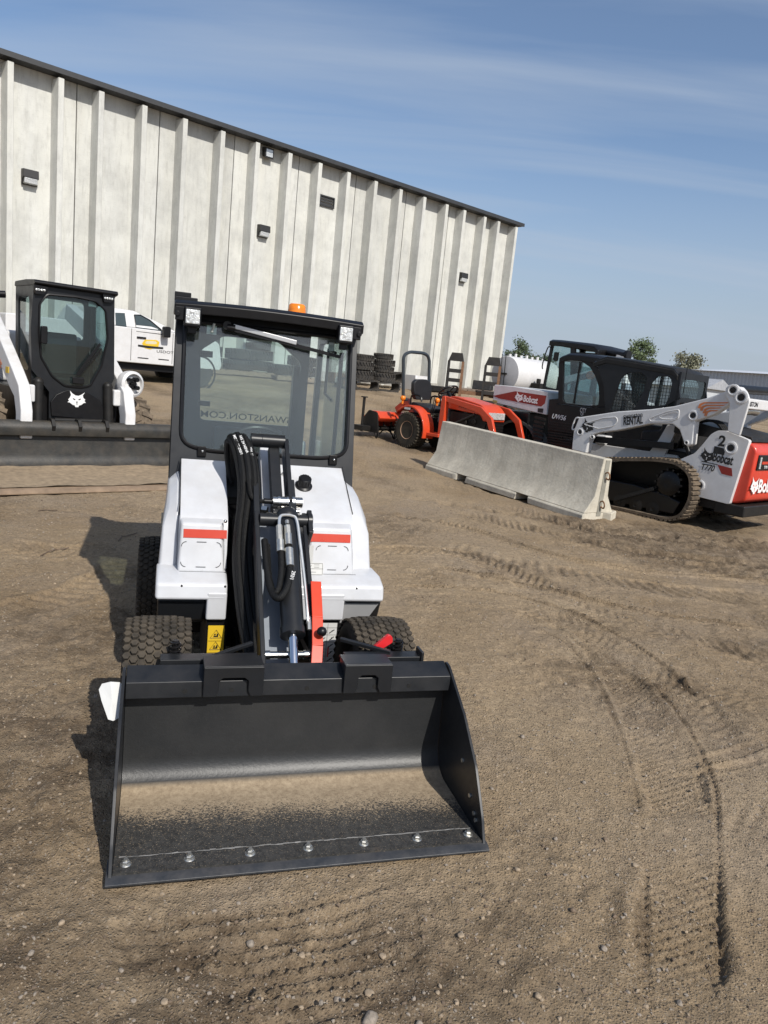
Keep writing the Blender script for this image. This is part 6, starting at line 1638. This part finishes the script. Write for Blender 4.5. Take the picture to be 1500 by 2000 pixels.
# raised white boom with its lettering, seen through the other cab
bm = f.XS(z4([(745, 430), (1030, 365), (1060, 390), (1062, 425), (880, 465), (750, 500)]), -.5)
b = MB(); b.prism(bm, 'x', -.5, -.38); bo = b.build('boom', WHITE2, wl, bevel=.015)
b = MB(); b.prism([(bm[-1][0] - .05, bm[-1][1] - .5), (bm[-1][0] + .2, bm[-1][1] - .5), (bm[0][0] + .15, bm[0][1]), (bm[0][0] - .05, bm[0][1])], 'x', -.45, -.375); b.build('boom_upright', BLACK, wl)
def wtext(body, p0, p1, size, m, bold):
    y0, z0 = f.X(*p0, -.5); y1, z1_ = f.X(*p1, -.5); d = Vector((0, y1 - y0, z1_ - z0)); return text(body, size, frame3((-.504, y0, z0), d, (0, 0, 1)), m, bo, width=d.length, bold=bold)
wtext('swanston', z4([(905, 428)])[0], z4([(985, 415)])[0], .09, INK, .0); wtext('RENTAL', z4([(905, 456)])[0], z4([(985, 443)])[0], .13, INK, .03)
y_, z_ = f.X(*z4([(1020, 415)])[0], -.5)
for r_ in (.09, .055, .022): MB().tube([(-.503, y_ + r_ * math.cos(2 * math.pi * k / 16), z_ + r_ * .8 * math.sin(2 * math.pi * k / 16)) for k in range(16)], .010, 5, closed=True).build('wing_emblem', ORPRINT, bo)
y0, z0 = f.X(*z4([(1100, 185)])[0], .3); y1, z1_ = f.X(*z4([(1385, 222)])[0], .3); b = MB(); b.cyl((.3, y0, z0), (.3, y1, z1_), .055, n=12); b.cyl((.3, y1 + .05, z1_), (.3, y1 - .02, z1_), .10, n=12); b.box(.22, .38, y1 - .02, y1 + .12, z1_ - .4, z1_ - .05); b.build('exhaust_stack', BLACK, wl)
x_, z_ = f.X(*z4([(1310, 235)])[0], .3); b = MB(); b.prism([(x_ - .25, z_ - .5), (x_ + .2, z_ - .5), (x_ + .03, z_ + .03), (x_ - .12, z_)], 'x', .20, .40); b.build('rear_post', WHITE2, wl)

# ---------------------------------------------------------------- small orange tractor with loader arms and tiller
f = PF(0.27, 14.18, WYAW)
kt = thing('compact_tractor', 'small orange tractor with roll bar, loader arms and rear tiller', 'tractor', f.at(0, 0), WYAW)
# +y is the tractor's rear; near side at x = 0
TURF = pmat('worn_turf_tyre', (.030, .028, .024), .85, var=.2, dust=.35, spec=.2, dcol=(.26, .20, .12))
lug_tyre(kt, (.15, .02, .345), .345, .30, MUDRIM, -1, rub=TURF, n=34, rim_r=.48); lug_tyre(kt, (1.00, .02, .345), .345, .30, MUDRIM, 1, rub=TURF, n=34, rim_r=.48)
lug_tyre(kt, (.26, -1.40, .235), .235, .20, MUDRIM, -1, rub=TURF, n=26); lug_tyre(kt, (.90, -1.40, .235), .235, .20, MUDRIM, 1, rub=TURF, n=26)
# roll bar
yb = .30
p = [f.Y(457, 480, yb)] 
rb = f.YS(z5([(457, 480), (459, 90), (475, 55), (520, 34), (640, 45), (680, 65), (697, 110), (690, 400)]), yb)
b = MB(); b.tube([(q_[0], yb, q_[1]) for q_ in rnd(rb, .10, 4)], .032, 8); b.build('roll_bar', pmat('grey_roll_bar', (.035, .044, .052), .4), kt)
# seat
ysn = .22
sb = f.YS(z5([(540, 400), (545, 310), (575, 285), (660, 285), (695, 310), (705, 380), (700, 440), (690, 475), (560, 470)]), ysn)
b = MB(); b.prism(rnd(sb, .04, 3), 'y', ysn - .05, ysn + .05); b.build('seat_back', SEAT, kt, bevel=.03, seg=3)
x0 = min(q_[0] for q_ in sb); x1 = max(q_[0] for q_ in sb)
b = MB(); b.prism(rnd([(.24, .74), (-.28, .70), (-.32, .80), (.2, .88)], .04), 'x', x0, x1); b.build('seat_cushion', SEAT, kt, bevel=.03, seg=3)
for xx in (x0 - .02, x1 + .02): MB().tube([(xx, .2, .82), (xx, .18, 1.0), (xx, -.05, 1.0), (xx, -.10, .9)], .018, 6, sub=3).build('arm_rest', BLACK, kt)
# fenders
for x0_, x1_ in ((.02, .30), (.84, 1.12)):
    arc = [(.02 + .44 * math.cos(R(t)), .35 + .44 * math.sin(R(t))) for t in range(205, 50, -12)]
    arc = [(.02 - .43 * math.cos(R(t)), .35 + .43 * math.sin(R(t))) for t in range(-15, 130, 12)]
    arc2 = [(.02 - .46 * math.cos(R(t)), .35 + .47 * math.sin(R(t))) for t in range(130, -16, -12)]
    b = MB(); b.prism(arc + arc2, 'x', x0_, x1_); fo_ = b.build('fender', ORANGE, kt, bevel=.01)
    if x0_ < .1: MB().box(x0_ - .004, x0_, -.02, .14, .73, .77).build('fender_label', PAPER, fo_)
for xx in (.10, 1.04):
    b = MB(); b.cyl((xx, .30, .82), (xx, .30, .88), .02, n=8); b.sphere((xx, .30, .93), .055, 12, 8); b.build('warning_lamp', AMBER, kt)
# hood, dash, steering, floor
b = MB(); b.box(.37, .79, -1.62, -.74, .40, .80); b.cyl((.36, -1.1, .62), (.33, -1.1, .62), .09, n=14); b.cyl((.36, -1.35, .66), (.34, -1.35, .66), .05, n=10); b.build('engine', BLACKD, kt, bevel=.02)
b = MB(); b.prism(rnd([(-.70, .84), (-.70, 1.06), (-.85, 1.08), (-1.52, .98), (-1.66, .86), (-1.66, .70), (-1.58, .70), (-1.5, .80)], [.02, .05, .05, .08, .05, .02, .02, .05], 4), 'x', .33, .83); hk = b.build('hood', ORANGE, kt, bevel=.03, seg=3)
b = MB(); b.box(.36, .80, -1.685, -1.66, .74, .86); b.build('head_lamp', LENS, hk, bevel=.01)
b = MB(); b.box(.36, .80, -1.675, -1.655, .42, .69); b.build('grille', BLACK, hk)
for k in range(5): MB().box(.37, .79, -1.685, -1.676, .44 + .05 * k, .455 + .05 * k).build('grille_slat', BLACKD, hk)
text('KUBOTA', .075, frame3((.326, -.98, .90), (0, -1, -.12), (0, 0, 1)), INK, hk, bold=.02, width=.42)
b = MB(); b.prism(rnd([(-.42, .55), (-.52, 1.0), (-.70, 1.06), (-.72, .55)], .05), 'x', .36, .80); b.build('dashboard', pmat('grey_dash', (.10, .10, .10), .55), kt, bevel=.03)
Tw = frame3((.58, -.42, 1.14), (1, 0, 0), (0, -.8, .6)); b = MB(); b.tube([Tw @ Vector((.19 * math.cos(2 * math.pi * k / 24), .19 * math.sin(2 * math.pi * k / 24), 0)) for k in range(24)], .016, 8, closed=True)
for a in (90, 210, 330): b.tube([Tw @ Vector((0, 0, .02)), Tw @ Vector((.185 * math.cos(R(a)), .185 * math.sin(R(a)), 0))], .012, 6)
b.cyl((.58, -.42, 1.14), (.58, -.55, .98), .03, n=8); b.build('steering_wheel', BLACK, kt)
b = MB(); b.box(.10, 1.06, -.75, .05, .30, .36); b.build('foot_deck', ORANGE, kt, bevel=.01)
b = MB(); b.box(.38, .78, -1.6, .35, .24, .62); b.build('drive_case', BLACK, kt, bevel=.02)
b = MB(); b.prism([(-.2, .36), (-.05, .36), (-.02, .60), (-.18, .64)], 'x', .06, .22); b.build('side_tank', ORANGE, kt, bevel=.02)
for xx, hh in ((.30, 1.05), (.34, .98), (.86, 1.25)): MB().cyl((xx, -.30, .6), (xx + .02, -.34, hh), .008, n=6).build('lever', BLACK, kt)
# loader: uprights and arms, no bucket
for xx in (.20, .96):
    b = MB(); b.prism(rnd([(-.68, .32), (-.79, .32), (-.79, .98), (-.77, 1.06), (-.70, 1.06), (-.68, .98)], .02), 'x', xx - .05, xx + .05); b.build('loader_post', ORANGE, kt, bevel=.008)
    arm_loft(xx, [(-.72, 1.02, .09), (-1.20, .955, .10), (-1.62, .89, .12), (-1.86, .74, .12), (-2.02, .40, .10), (-2.08, .22, .09)], .06, kt, ORANGE, 'loader_arm', .01)
    b = MB(); b.cyl((xx, -.85, .50), (xx, -1.5, .80), .03, n=10); b.build('lift_cylinder', BLACK, kt)
b = MB(); b.box(.20, .96, -2.02, -1.94, .34, .46); b.build('cross_bar', ORANGE, kt, bevel=.012)
b = MB(); b.box(.16, 1.0, -2.14, -2.08, .10, .42); b.build('quick_plate', ORANGE, kt, bevel=.01)
# rear tiller
b = MB(); b.prism(rnd([(.62, .50), (.75, .62), (.98, .62), (1.12, .46), (1.12, .30), (1.02, .52), (.78, .52), (.70, .42)], .02), 'x', -.15, 1.15); b.build('tiller_hood', ORANGE, kt, bevel=.01)
b = MB(); b.prism([(1.125, .24), (1.14, .24), (1.14, .50), (1.125, .50)], 'x', -.15, 1.15); b.build('tiller_flap', ORANGE, kt)
for k in range(4): MB().prism([(1.14, .30), (1.20, .30), (1.14, .42)], 'x', .0 + .3 * k, .03 + .3 * k).build('flap_rib', ORANGE, kt)
for xx in (-.16, 1.16): MB().prism(rnd([(.62, .20), (1.10, .20), (1.12, .45), (.95, .63), (.70, .60)], .04), 'x', xx - .012, xx + .012).build('tiller_side', BLACKD, kt)
b = MB(); b.cyl((-.14, .88, .28), (1.14, .88, .28), .05, n=10); rot = b.build('tine_rotor', BLACKD, kt)
for k in range(9):
    for a in (0, 120, 240):
        aa = R(a + 37 * k); MB().tube([(-.08 + .145 * k, .88 + .04 * math.cos(aa), .28 + .04 * math.sin(aa)), (-.08 + .145 * k, .88 + .18 * math.cos(aa), .28 + .18 * math.sin(aa)), (-.02 + .145 * k, .88 + .21 * math.cos(aa + .25), .28 + .21 * math.sin(aa + .25))], .014, 5).build('tine', BLACKD, rot)
arm_loft(.45, [(.25, .60, .12), (.55, .86, .14), (.80, .66, .14)], .12, kt, ORANGE, 'hitch_guard', .02)
b = MB(); b.cyl((-.26, 1.02, .20), (-.26, 1.02, .86), .028, n=10); b.lathe([(.02, .86), (.07, .86), (.07, .88), (.02, .88)], (-.26, 1.02, 0), n=10); b.build('parking_stand', BLACKD, kt)
b = MB(); b.box(-.38, -.17, .85, 1.15, .22, .32); b.build('stand_bracket', BLACKD, kt, bevel=.01)

# ---------------------------------------------------------------- white pickup truck by the wall
f0 = px_ground(300, 752)
f = PF(f0[0], f0[1], WYAW)
tk = thing('pickup_truck', 'white pickup truck with yellow door badge parked along the concrete wall', 'truck', f.at(0, 0), WYAW)
def tz(pts): return f.YS(z1(pts), 0)
rk = f.Y(300, 712, 0)[1]
body_o = tz([(600, 770), (600, 530), (845, 528), (850, 395), (1000, 400), (1090, 440), (1180, 500), (1262, 560)])
zr = f.Y(255, 607, 0)[1]; xw = f.Y(337, 650, 0)[0]; zb = f.Y(337, 651, 0)[1]; xr_ = f.Y(228, 620, 0)[0]
W2 = 1.85
low = [(xr_ - 2.3, rk), (xr_ - 2.3, zb + .02), (xr_ - .1, zb + .02), (xw + .15, zb + .02), (xw + 1.25, zb - .08), (xw + 1.35, rk + .1), (xw + 1.30, rk)]
b = MB(); b.prism(rnd(low, [.03, .05, .0, .0, .12, .05, .03], 3), 'y', 0, W2); tkb = b.build('body', WHITE2, tk, bevel=.03)
cabp = [(xr_ - .75, zb + .021), (xr_ - .60, zr - .02), (xr_ - .4, zr + .03), (xr_ + .45, zr + .02), (xw - .35, zr - .16), (xw + .18, zb + .021)]
b = MB(); b.loft([[(p_[0], .02 + .14 * max(0, (p_[1] - zb) / (zr - zb)), p_[1]) for p_ in cabp], [(p_[0], W2 - .02 - .14 * max(0, (p_[1] - zb) / (zr - zb)), p_[1]) for p_ in cabp]]); tkc = b.build('cab', WHITE2, tk, bevel=.03)
def tw(pts, name):
    q_ = tz(pts); b = MB()
    b.loft([[(p_[0], .012 + .14 * max(0, (p_[1] - zb) / (zr - zb)) - .004, p_[1]) for p_ in q_], [(p_[0], .02 + .14 * max(0, (p_[1] - zb) / (zr - zb)) + .006, p_[1]) for p_ in q_]]); return b.build(name, GLASS_T, tkc, smooth=0)
tw([(860, 415), (930, 418), (930, 528), (850, 520)], 'rear_side_window'); dw = tw([(1000, 430), (1045, 432), (1110, 470), (1185, 540), (1190, 575), (1000, 552)], 'door_window')
b = MB(); b.tube([(p_[0], .006 + .14 * max(0, (p_[1] - zb) / (zr - zb)), p_[1]) for p_ in tz([(1000, 430), (1045, 432), (1110, 470), (1185, 540), (1190, 575), (1000, 552)])], .012, 5, closed=True); b.build('window_trim', BLACK, tkc)
for xpx in (958, 1262):
    x_ = f.Y(xpx * .26667, 690, 0)[0]; MB().box(x_ - .005, x_ + .005, -.004, .01, rk + .05, zb).build('door_seam', BLACKD, tkb)
x_, z_ = f.Y(1035 * .26667, 500 + 598 * .26667, 0); MB().box(x_ - .11, x_ + .11, -.03, .0, z_ - .02, z_ + .02).build('door_handle', BLACK, tkb, bevel=.01)
x_, z_ = f.Y(1200 * .26667, 500 + 555 * .26667, 0); b = MB(); b.prism(rnd(rect(x_ - .09, z_ - .13, x_ + .08, z_ + .12), .04), 'y', -.22, -.08); b.box(x_ - .03, x_ + .05, -.09, .02, z_ - .1, z_ - .04); b.build('door_mirror', BLACK, tk, bevel=.02)
TF = Matrix(((1, 0, 0, 0), (0, 0, -1, -.003), (0, 1, 0, 0), (0, 0, 0, 1)))
badge = decal(tz([(1040, 640), (1060, 612), (1145, 615), (1168, 630), (1160, 665), (1100, 685), (1060, 675)]), TF, YELLOW, tkb, 'door_badge')
decal(tz([(1062, 632), (1075, 622), (1135, 624), (1150, 634), (1145, 646), (1070, 644)]), TF @ Matrix.Translation((0, 0, .0015)), pmat('pale_badge_field', (.62, .56, .38), .5), badge, 'badge_field')
decal(tz([(1010, 648), (1085, 658), (1195, 668), (1195, 682), (1085, 676), (1010, 662)]), TF @ Matrix.Translation((0, 0, .002)), INK, badge, 'badge_band')
x_, z_ = f.Y(1145 * .26667, 500 + 706 * .26667, 0); text('USDOT', .085, frame3((x_, -.004, z_), (1, 0, 0), (0, 0, 1)), INK, tkb, width=.42)
for a, c in ((1008, 744), (1160, 756)):
    x_, z_ = f.Y(a * .26667, 500 + c * .26667, 0); MB().box(x_, x_ + .26, -.004, .0, z_ - .012, z_ + .012).build('door_print', INK, tkb)
b = MB(); b.box(xr_ - 2.25, xw + 1.2, .15, W2 - .15, rk - .16, rk - .01); b.build('underbody', BLACK, tk)
for xx in (xr_ - 1.35, xw + .75):
    for yy, s in ((.12, -1), (W2 - .12, 1)):
        c = (xx, yy, .36); b = MB(); b.lathe([(.22, -.11), (.34, -.12), (.36, -.06), (.36, .06), (.34, .12), (.22, .11)], c, (0, 1, 0), 28); w_ = b.build('wheel', OLDRUB, tk)
        MB().lathe([(.03, .05 * s), (.10, .09 * s), (.21, .04 * s), (.23, .10 * s), (.23, -.08 * s), (.03, -.08 * s)], c, (0, 1, 0), 24).build('rim', ZINC, w_)
        if s < 0: MB().lathe([(.40, -.131 - .0), (.44, -.135), (.44, -.125), (.40, -.12)], c, (0, 1, 0), 24, closed=True).build('wheel_arch', BLACKD, tk)
MB().box(f.Y(232, 606, 0)[0] - .1, f.Y(232, 606, 0)[0] + .08, .7, .95, zr + .03, zr + .08).build('roof_beacon', AMBER, tk, bevel=.015)

# ---------------------------------------------------------------- flat trailer with two upright ramps
rampm = pmat('black_ramp_steel', (.018, .017, .016), .6, var=.3, dust=.15)
p1_ = at_depth(893, 700, 20); f = PF(p1_.x - .22, p1_.y, R(-12))
trl = thing('flat_trailer', 'flat equipment trailer with two black ramps standing upright at its end', 'trailer', f.at(0, 0), R(-12))
dz_ = .80
b = MB(); b.box(-.15, 1.55, .10, 5.0, dz_ - .10, dz_); b.build('deck_frame', RUST, trl)
for k in range(7): MB().box(-.13 + .24 * k, .09 + .24 * k, .12, 4.95, dz_ + .002, dz_ + .045).build('deck_plank', WOOD, trl)
for xx in (-.3, 1.7):
    for yy in (2.2, 3.1): lug_tyre(trl, (xx, yy, .37), .37, .24, RUST, -1 if xx < 0 else 1, rub=OLDRUB, n=24)
for (tx_, ty_) in ((893, 689), (965, 698)):
    # ramp standing on the end of the deck
    xr0, zt0 = f.Y(tx_, ty_, .0)
    for side_ in (-1, 1):
        b = MB(); b.prism([(-.06, dz_ - .35), (.06, dz_ - .35), (.10, dz_ + .2), (.04, zt0 - .221), (-.05, zt0 - .221)], 'x', xr0 - .03 + side_ * .19, xr0 + .03 + side_ * .19) ; b.build('ramp_rail', RUST if side_ > 0 else rampm, trl)
    z_ = dz_ - .30; k = 0
    while z_ < zt0 - .30:
        b = MB(); b.box(xr0 - .158, xr0 + .158, -.05, .03, z_, z_ + .10); b.build('ramp_rung', rampm, trl); z_ += .25
    b = MB(); b.prism([(xr0 - .21, zt0 - .22), (xr0 + .21, zt0 - .22), (xr0 + .15, zt0), (xr0 - .13, zt0)], 'y', -.05, .04); b.build('ramp_tip', rampm, trl)
b = MB(); b.prism([(2.6, dz_ + .05), (3.6, dz_ + .05), (3.5, dz_ + .28), (2.7, dz_ + .32)], 'x', .42, .98); b.build('tool_box', BLACKD, trl, bevel=.02)

# ---------------------------------------------------------------- white tank on a trailer
pt = at_depth(986, 730, 25)
g_ = gzf(pt.x, pt.y)
tnk = thing('tank_trailer', 'white cylindrical tank with grey end cap on a low trailer', 'tank trailer', (pt.x, pt.y, g_), WYAW)
zc_ = pt.z - g_; TR = .60
b = MB(); b.lathe([(TR * .97, 0), (TR, .04), (TR, 2.3), (TR * .9, 2.42), (.05, 2.46)], (0, 0, zc_), (1, 0, 0), 40); tko = b.build('tank', WHITE2, tnk)
b = MB(); b.lathe([(.02, -.10), (TR * .5, -.08), (TR * .96, -.002)], (0, 0, zc_), (1, 0, 0), 40); ec = b.build('end_cap', pmat('grey_end_cap', (.40, .40, .41), .5), tko)
for dy in (-.10, .06): MB().cyl((-.12, dy, zc_ - TR * 1.0), (-.12, dy + .05, zc_ + TR * 1.08), .014, n=6).build('end_rod', BLACK, ec)
MB().box(-.13, -.098, -.17, .13, zc_ - .03, zc_ + .03).build('end_clasp', BLACKD, ec)
for k in range(7): MB().cyl((.15 + .3 * k, 0, zc_ + TR - .01), (.15 + .3 * k, 0, zc_ + TR + .07 + .03 * (k % 2)), .045, n=8).build('top_fitting', WHITE2, tko)
b = MB(); b.box(-.1, 2.5, -.5, .5, .40, .55); 
for xx in (.3, 1.9): b.prism([(-.5, .55), (.5, .55), (.45, zc_ - .3), (-.45, zc_ - .3)], 'x', xx - .05, xx + .05)
b.build('frame', BLACK, tnk)
b = MB(); b.box(.75, 1.1, -.95, -.55, .56, 1.05); b.cyl((.9, -.75, 1.05), (.9, -.75, 1.2), .08, n=10); b.build('pump', BLACKD, tnk, bevel=.03)
for yy in (-.55, .55): lug_tyre(tnk, (1.2, yy, .33), .33, .20, WHITE2, -1, rub=OLDRUB, n=20).rotation_euler = (0, 0, 0)

# ---------------------------------------------------------------- stacks of old tyres and rubber tracks along the wall
def flat_tyre(r, w, seed, parent=None):
    n = 26; b = MB()
    b.lathe([(r * .55, -w * .45), (r * .75, -w * .5), (r * .92, -w * .44), (r * .95, 0), (r * .92, w * .44), (r * .75, w * .5), (r * .55, w * .45), (r * .52, .2 * w), (r * .52, -.2 * w)], (0, 0, 0), (0, 0, 1), 28, closed=True)
    for k in range(n):
        for s in (-1, 1):
            a = 2 * math.pi * (k + .25 * s) / n; T = Matrix.Rotation(a, 4, 'Z') @ Matrix.Translation((r * .95, 0, s * w * .24)) @ Matrix.Rotation(.5 * s, 4, 'X')
            b.box(-.02, r * .06, -r * .05, r * .05, -w * .22, w * .22, T)
    return b.mesh('old_tyre')
TM = [flat_tyre(.40, .24, 1), flat_tyre(.47, .32, 2), flat_tyre(.36, .20, 3)]
for m_ in TM: m_.materials.append(OLDRUB)
WN = Vector((-.671, .742))
def wall_pt(px, off):
    """ground spot in front of the wall below pixel column px; off metres out from the ribs"""
    d = px_ray(px, 720); n = Vector((.671, -.742, 0)); t = -(22 - off) / (d.dot(n)); return d.x * t, d.y * t
def tyre_stack(px, off, kinds, label, base=0.0):
    X, Y = wall_pt(px, off); z = gzf(X, Y) + base
    for i, k in enumerate(kinds):
        w = (.24, .32, .20)[k]
        o = bpy.data.objects.new('old_tyre', TM[k]); link(o)
        o.location = (X + random.uniform(-.03, .03), Y + random.uniform(-.03, .03), z + w / 2); o.rotation_euler = (random.uniform(-.02, .02), random.uniform(-.02, .02), random.random() * 6)
        z += w + .003
        n_k = len(kinds); pos = '' if n_k == 1 else ('lowest ' if i == 0 else 'topmost ' if i == n_k - 1 else ('second ', 'third ', 'fourth ')[i - 1])
        tag(o, pos + label, 'tyre', 'old tyres stacked along the wall')
tyre_stack(748, 1.2, [1, 0, 0, 2], 'old tyre, counted upwards, in the tall stack beside the coiled rubber tracks', .20)
tyre_stack(706, 1.0, [1, 1, 0], 'old tyre, counted upwards, in the stack standing next to the small loader cab', .20)
tyre_stack(466, 1.3, [1, 1], 'old tyre of the low stack of two seen through the windshield', .16)
tyre_stack(503, 0.9, [1, 1, 0, 0, 0], 'old tyre, counted upwards, in the tall stack seen through the windshield', .16)
tyre_stack(553, 1.5, [1], 'single old tyre lying flat, seen through the windshield', .16)
tyre_stack(590, 1.5, [1, 1], 'old tyre of the pair lying behind the cab pillar', .16)
tyre_stack(400, 1.2, [1, 1, 0], 'old tyre, counted upwards, in the stack partly hidden by the cab frame', .16)
def pallet(px, off, label, w=1.2):
    X, Y = wall_pt(px, off); t = thing('pallet', label, 'pallet', (X, Y, gzf(X, Y)), WYAW, 'wooden pallets by the wall')
    for k in range(6): MB().box(-w / 2 + k * w / 6 + .01, -w / 2 + (k + 1) * w / 6 - .04, -.6, .6, .115, .14).build('board', WOOD, t)
    for y in (-.55, 0, .55): MB().box(-w / 2, w / 2, y - .05, y + .05, 0, .114).build('bearer', WOOD, t)
pallet(485, 1.1, 'weathered pallet under the two tyre stacks seen through the windshield', 1.9); pallet(572, 1.5, 'weathered pallet under the flat tyres seen through the windshield', 1.9)
pallet(400, 1.2, 'weathered pallet under the tyre stack behind the cab frame')
# coiled tracks lying on their sides as long loops
def loop_track(px, off, L, Hh, z0, label, yaw=WYAW):
    X, Y = wall_pt(px, off); t = thing('rubber_track', label, 'rubber track', (X, Y, gzf(X, Y) + z0), yaw, 'old rubber tracks by the wall')
    P = rnd([(-L / 2, 0), (L / 2, 0), (L / 2, Hh), (L * .1, Hh * .72), (-L / 2, Hh)], Hh * .45, 6)
    n = len(P); b = MB(); inn = [(p[0] * .95, Hh * .5 + (p[1] - Hh * .5) * .82) for p in P]
    vs = [(p[0], -.2, p[1]) for p in P] + [(p[0], -.2, p[1]) for p in inn] + [(p[0], .2, p[1]) for p in P] + [(p[0], .2, p[1]) for p in inn]; fs = []
    for k in range(n):
        j = (k + 1) % n; fs += [(k, j, n + j, n + k), (2 * n + k, 3 * n + k, 3 * n + j, 2 * n + j), (k, 2 * n + k, 2 * n + j, j), (n + k, n + j, 3 * n + j, 3 * n + k)]
    b.add(vs, fs); tr = b.build('belt', OLDRUB, t, smooth=30)
    tb = MB(); m_ = int(2 * (L + Hh) / .1); acc = 0
    pts = [Vector(p) for p in P]; Ls = [0]
    for k in range(n): Ls.append(Ls[-1] + (pts[(k + 1) % n] - pts[k]).length)
    for q_ in range(m_):
        s = Ls[-1] * q_ / m_; k = 0
        while Ls[k + 1] < s: k += 1
        d = (pts[(k + 1) % n] - pts[k]); d = d.normalized() if d.length > 0 else Vector((1, 0)); p = pts[k] + d * (s - Ls[k]); nn = Vector((d.y, -d.x))
        c = [p - d * .03, p + d * .03, p + d * .02 + nn * .03, p - d * .02 + nn * .03]
        tb.add([(v_.x, -.2, v_.y) for v_ in c] + [(v_.x, .2, v_.y) for v_ in c], [(0, 1, 2, 3), (7, 6, 5, 4), (0, 4, 5, 1), (1, 5, 6, 2), (2, 6, 7, 3), (3, 7, 4, 0)])
    tb.build('tread', OLDRUB, tr, smooth=0)
loop_track(735, 2.3, 2.0, .34, .0, 'flattened old rubber track at the bottom of the pile by the tyre stacks')
loop_track(764, 1.2, .9, .40, .22, 'short curled rubber track lying beside the tall tyre stack')
loop_track(700, 2.4, 1.6, .34, .0, 'old rubber track loop lying below the tyres next to the cab')
# dark clutter low against the wall
for px, off, w, h, lab in ((660, 1.0, .9, .35, 'rusty low steel crate standing against the wall behind the cab'), (812, 1.2, .7, .55, 'small white plastic tote by the wall behind the tractor roll bar'), (838, 1.0, 1.2, .22, 'low dark heap of scrap steel along the wall behind the tractor')):
    X, Y = wall_pt(px, off); t = thing('yard_clutter' if h < .3 else 'crate', lab, 'scrap' if h < .3 else 'crate', (X, Y, gzf(X, Y)), WYAW)
    m_ = RUST if h < .5 and h > .3 else (WHITE2 if h > .5 else BLACKD)
    b = MB(); b.ring(rect(-w / 2, -.4, w / 2, .4), rect(-w / 2 + .04, -.36, w / 2 - .04, .36), lambda a, c, s, h=h: (a, c, h * s)); b.box(-w / 2 + .039, w / 2 - .039, -.361, .361, .02, .05)
    b.build('shell', m_, t, bevel=.01)
    for k in range(3): MB().box(-w / 2 - .01, w / 2 + .01, -.415, -.401, h * (.15 + .3 * k), h * (.15 + .3 * k) + .05).build('rail', m_, t)
